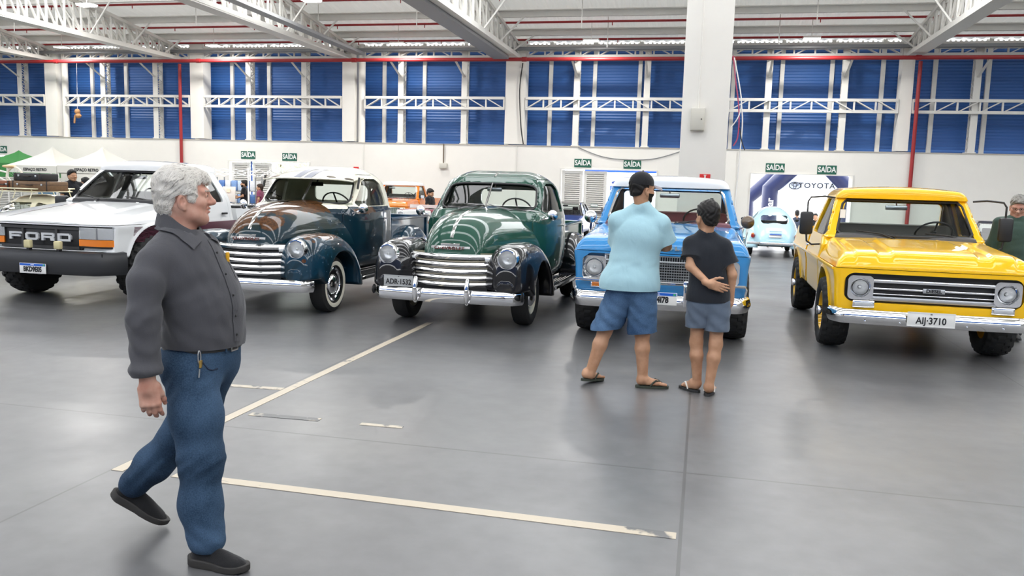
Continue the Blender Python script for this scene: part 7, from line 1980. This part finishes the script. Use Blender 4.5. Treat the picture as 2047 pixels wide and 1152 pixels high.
    E = mat('extinguisher_red', srgb('#c41f1c'), rough=.3, coat=1)
    MB().lathe([(.9, 0), (.9, .07), (1.28, .07), (1.36, .03), (1.4, .03), (1.4, 0)], axis='Z', n=20).build('cylinder', E, o); MB().box((0, 0, 1.43), (.06, .14, .04)).build('valve', M_black, o); MB().tube([(.03, 0, 1.42), (.12, 0, 1.3), (.1, 0, 1.05)], .012, 6).build('hose', M_black, o); MB().box((0, -.072, 1.1), (.08, .004, .14)).build('label', mat('label_yellow', srgb('#d8c14a'), rough=.5), o)
    MB().box((0, .075, 1.2), (.05, .03, .1)).build('bracket', M_grey, o)
    MB().box((0, .14, 1.95), (.2, .012, .28)).build('sign', MATS['sign_red'], o, smooth=False); MB().box((0, .13, 1.95), (.05, .006, .18)).build('sign_symbol', M_letw, o, smooth=False)
    o = empty('fire_extinguisher', (.15, 16.4, 0)); tag(o, 'red fire extinguisher on the big white column, seen through the blue windscreen', 'fire extinguisher')
    MB().lathe([(.9, 0), (.9, .08), (1.3, .08), (1.4, .03), (1.44, .03), (1.44, 0)], axis='Z', n=20).build('cylinder', E, o); MB().box((0, 0, 1.47), (.06, .14, .04)).build('valve', M_black, o); MB().tube([(.03, 0, 1.46), (.13, 0, 1.33), (.11, 0, 1.05)], .012, 6).build('hose', M_black, o); MB().box((0, .09, 1.2), (.05, .02, .1)).build('bracket', M_grey, o)
    # soft toy hanging by the left column
    o = empty('hanging_toy', (-23.72, 28.24, 3.93)); tag(o, 'tan plush toy hanging on a string by the left wall column', 'toy')
    tm = mat('plush_tan', srgb('#b98a5f'), rough=.9, bump=(60, .4)); MB().ball((0, 0, .0), (.11, .10, .11)).ball((.03, 0, -.15), (.12, .09, .10)).tube([(-.09, 0, -.12), (-.13, 0, -.28), (-.15, 0, -.44)], .035, 8).tube([(.10, 0, -.12), (.16, 0, -.17)], .035, 8).build('body', tm, o)
    MB().tube([(0, 0, .1), (0, .06, 1.97)], .006, 5).build('string', M_letw, o)
def visitors():
    dark = cloth('dark_tee', srgb('#17181c')); blk = cloth('dark_trousers', srgb('#1d2027')); jean = MATS['short_denim']
    def V(*a, **k): return bystander(*a, **k)
    V('young man in a black printed T-shirt with a chain, beside the roof rack suitcases', (-12.95, 15.2, 0), R(-20), dark, blk, k=.985, h=.0095)
    m = MB(); 
    V('person in a bright blue T-shirt bending over the stall behind the young man', (-14.3, 17.2, 0), R(170), cloth('royal_tee', srgb('#3f74c8')), blk, k=.88)
    V('bearded man in a black T-shirt standing by the storage rack', (-14.85, 25.2, 0), R(200), dark, blk, k=.88, arms='front', extra=dict(opt=dict(hair=dict(beard=True))))
    V('woman in black and pink top beside the bearded man at the rack', (-14.28, 25.2, 0), R(190), cloth('pink_tee', srgb('#7d3f58')), dark, k=.81, hair='brown', extra=dict(long=True), sleeve=.6)
    V('man in a black polo shirt looking down beside the orange pickup', (-7.72, 23.2, 0), R(-10), dark, jean, k=.83, arms='front', nod=R(18))
    fl = mat('floral_top', srgb('#e6cfc6'), rough=.8)
    nt = fl.node_tree; tc = nt.nodes.new('ShaderNodeTexCoord'); vo = nt.nodes.new('ShaderNodeTexVoronoi'); vo.inputs['Scale'].default_value = 14; rp = nt.nodes.new('ShaderNodeValToRGB'); rp.color_ramp.interpolation = 'CONSTANT'
    e = rp.color_ramp.elements; e[0].color = (*srgb('#c9303a'), 1); e[1].position = .35; e[1].color = (*srgb('#f0e4dc'), 1); q = e.new(.55); q.color = (*srgb('#d8616a'), 1); q = e.new(.65); q.color = (*srgb('#efe3dc'), 1)
    nt.links.new(tc.outputs['Object'], vo.inputs['Vector']); nt.links.new(vo.outputs['Distance'], rp.inputs[0]); nt.links.new(rp.outputs[0], nt.nodes['Principled BSDF'].inputs['Base Color'])
    V('woman in a red and white patterned top seen through the green pickup windscreen', (-7.35, 23.9, 0), R(200), fl, blk, k=.84, hair='brown', nod=R(15), extra=dict(long=True))
    r, HO = V('grey haired man with glasses in dark green shirt behind the yellow pickup', (3.56, 10.8, 0), R(-105), cloth('green_shirt', srgb('#3d5048')), cloth('dark_trousers', srgb('#1d2027')), k=.985, hair='grey', long_sleeve=True, h=.0075, nod=R(22), extra=dict(opt=dict(skin=M_skin_old, age=.5)))
    HM = yawM(R(-105), R(22)); g = MB(); P = lambda f, s, z: tuple(HO[i] + HM[i][0] * f + HM[i][1] * s + HM[i][2] * z for i in range(3))
    for s in (-1, 1):
        g.tube([P(.098, s * (.032 + .020 * math.cos(t)), -.010 + .015 * math.sin(t)) for t in lin(0, 2 * PI, 15)], .0016, 5, cap=False); g.tube([P(.097, s * .052, -.005), P(.02, s * .078, -.004)], .0018, 5)
    g.tube([P(.099, -.012, -.006), P(.102, 0, -.003), P(.099, .012, -.006)], .0016, 5); g.build('glasses', M_black, r)
    V('silhouetted person in dark top and jeans outside the bright doorway', (3.25, 31.2, -1.0), R(100), cloth('slate_tee', srgb('#3a4150')), jean, k=1.19)
    V('person in black T-shirt outside the doorway, beside the yellow truck mirror', (3.95, 31.8, -1.0), R(-100), dark, jean, k=1.12)
def outside():
    M_navy = mat('inflatable_navy', srgb('#18214a'), rough=.45); M_ban = mat('banner_white', srgb('#dfe6f4'), rough=.6)
    def arch(x0, x1, y, z1, z2, r, label, name='inflatable_arch', m=M_navy):
        o = empty(name, ((x0 + x1) / 2, y, -1.0)); tag(o, label, 'arch'); c = (x0 + x1) / 2; h = 1.0
        def smooth(pts):
            out = []
            for i in range(len(pts) - 1):
                for t in lin(0, 1, 6)[:-1]: out.append(tuple(pts[i][k] + (pts[i + 1][k] - pts[i][k]) * t for k in range(3)))
            return out + [pts[-1]]
        b = MB().tube(smooth([(x0 - c, 0, 0), (x0 - c, 0, z1 + h), (x0 - c + (z2 - z1) * 1.0, 0, z2 + h), (x1 - c - (z2 - z1) * 1.0, 0, z2 + h), (x1 - c, 0, z1 + h), (x1 - c, 0, 0)]), r, 20).build('tube', m, o)
        return o
    o = arch(2.42, 5.25, 33.0, 1.75, 3.0, .30, 'dark blue inflatable arch with a carmaker banner outside the right doorway')
    c = (2.42 + 5.25) / 2
    MB().prism([(2.70 - c, 2.58), (2.80 - c, 2.80), (3.45 - c, 3.6), (4.25 - c, 3.6), (4.95 - c, 2.80), (5.0 - c, 2.56)], -.10, -.06, 'XZ').build('banner', M_ban, o, smooth=False)
    lg = MB(); lx, lz = 3.28 - c, 2.875
    def oval(cx, cz, a, b): return [(cx + a * math.cos(t), -.12, cz + b * math.sin(t)) for t in lin(0, 2 * PI, 29)]
    lg.tube(oval(lx, lz, .2, .125), .013, 6, cap=False).tube(oval(lx, lz + .03, .115, .05), .010, 6, cap=False).tube(oval(lx, lz, .05, .115), .010, 6, cap=False); lg.build('emblem', M_letk, o)
    text('TOYOTA', .27, .004, M_letk, o, (4.05 - c, -.105, 2.885), sx=1.05, bold=.004, spacing=1.15)
    text('obar', .36, .004, M_letw, o, (2.42 - c, -.31, 2.05), rot=(PI / 2, -PI / 2, 0), bold=.008)
    arch(1.72, 5.9, 35.2, 1.3, 3.0, .27, 'second dark blue inflatable arch further behind the bannered one')
    o = empty('promo_tent', (-2.7, 32.5, -1.0)); tag(o, 'blue and white branded carmaker tent outside the middle doorway', 'tent')
    B = mat('promo_blue', srgb('#1c55c8'), rough=.5)
    MB().prism([(-1.9, 3.2), (1.9, 3.2), (1.9, 4.4), (-1.9, 4.4)], .35, .40, 'XZ').build('back_wall', B, o, smooth=False)
    MB().prism([(-1.0, 2.7), (-1.0, 2.95), (-.35, 3.13), (.05, 3.15), (.6, 2.98), (.9, 2.7)], -.02, .3, 'XZ').build('canopy', M_ban, o, smooth=False)
    q = MB(); q.prism([(-.43 + .36 * math.cos(t), 2.80 + .085 * math.sin(t)) for t in lin(0, 2 * PI, 33)[:-1]], -.03, -.02, 'XZ'); q.build('oval', mat('oval_blue', srgb('#2a3f86'), rough=.4), o)
    text('Ford', .16, .002, M_letw, o, (-.43, -.034, 2.80), rot=(PI / 2, 0, 0), bold=.003)
    MB().box((-.2, .02, 2.05), (1.7, .04, 1.26)).build('front_panel', M_ban, o, smooth=False)
    text('FIAÇÃO'[:2], .24, .003, B, o, (-.77, -.004, 2.58), bold=.006)
    MB().box((-.2, .02, .72), (1.6, .04, 1.44)).build('lower_panel', M_ban, o, smooth=False)
    # trees beyond the left doorway
    L = mat('leaf_green', srgb('#8a9f7c'), rough=.7, var=(3, .4)); translucent(L, (.6, .72, .5), .3); rg = random.Random(2)
    for i, (x, y, z, s, l) in enumerate(((-15.9, 36, 2.3, 1.5, 'leafy tree outside the left doorway, its nearer crown'), (-17.6, 41, 2.6, 1.9, 'leafy tree further off outside the left doorway'), (-21.5, 40, 2.5, 1.8, 'leafy tree hidden mostly behind the white louvred doors'))):
        o = empty('tree', (x, y, -1.0)); tag(o, l, 'tree')
        MB().tube([(0, 0, 0), (.05, 0, 1.2), (0, .05, z + .8)], [.14, .11, .06], 8).build('trunk', mat('bark', srgb('#5a4636'), rough=.9), o)
        m = MB()
        for k in range(900):
            a = Vector((rg.gauss(0, 1), rg.gauss(0, 1), rg.gauss(0, .75))).normalized() * s * (rg.random() ** .33); c_ = Vector((0, 0, z + 1)) + a; u = Vector((rg.gauss(0, 1), rg.gauss(0, 1), rg.gauss(0, 1))).normalized(); w = u.orthogonal().normalized()
            m.add([c_ - u * .13, c_ + w * .06, c_ + u * .13, c_ - w * .06], [(0, 1, 2, 3)])
        m.build('foliage', L, o, smooth=False)
# ------------------------------------------------------------------ put it all together
for build in (green_truck, blue_old_truck, yellow_truck, blue_truck, white_truck, orange_truck, back_cars, old_man, blue_shirt_man, boy, stalls, visitors, outside):
    build()
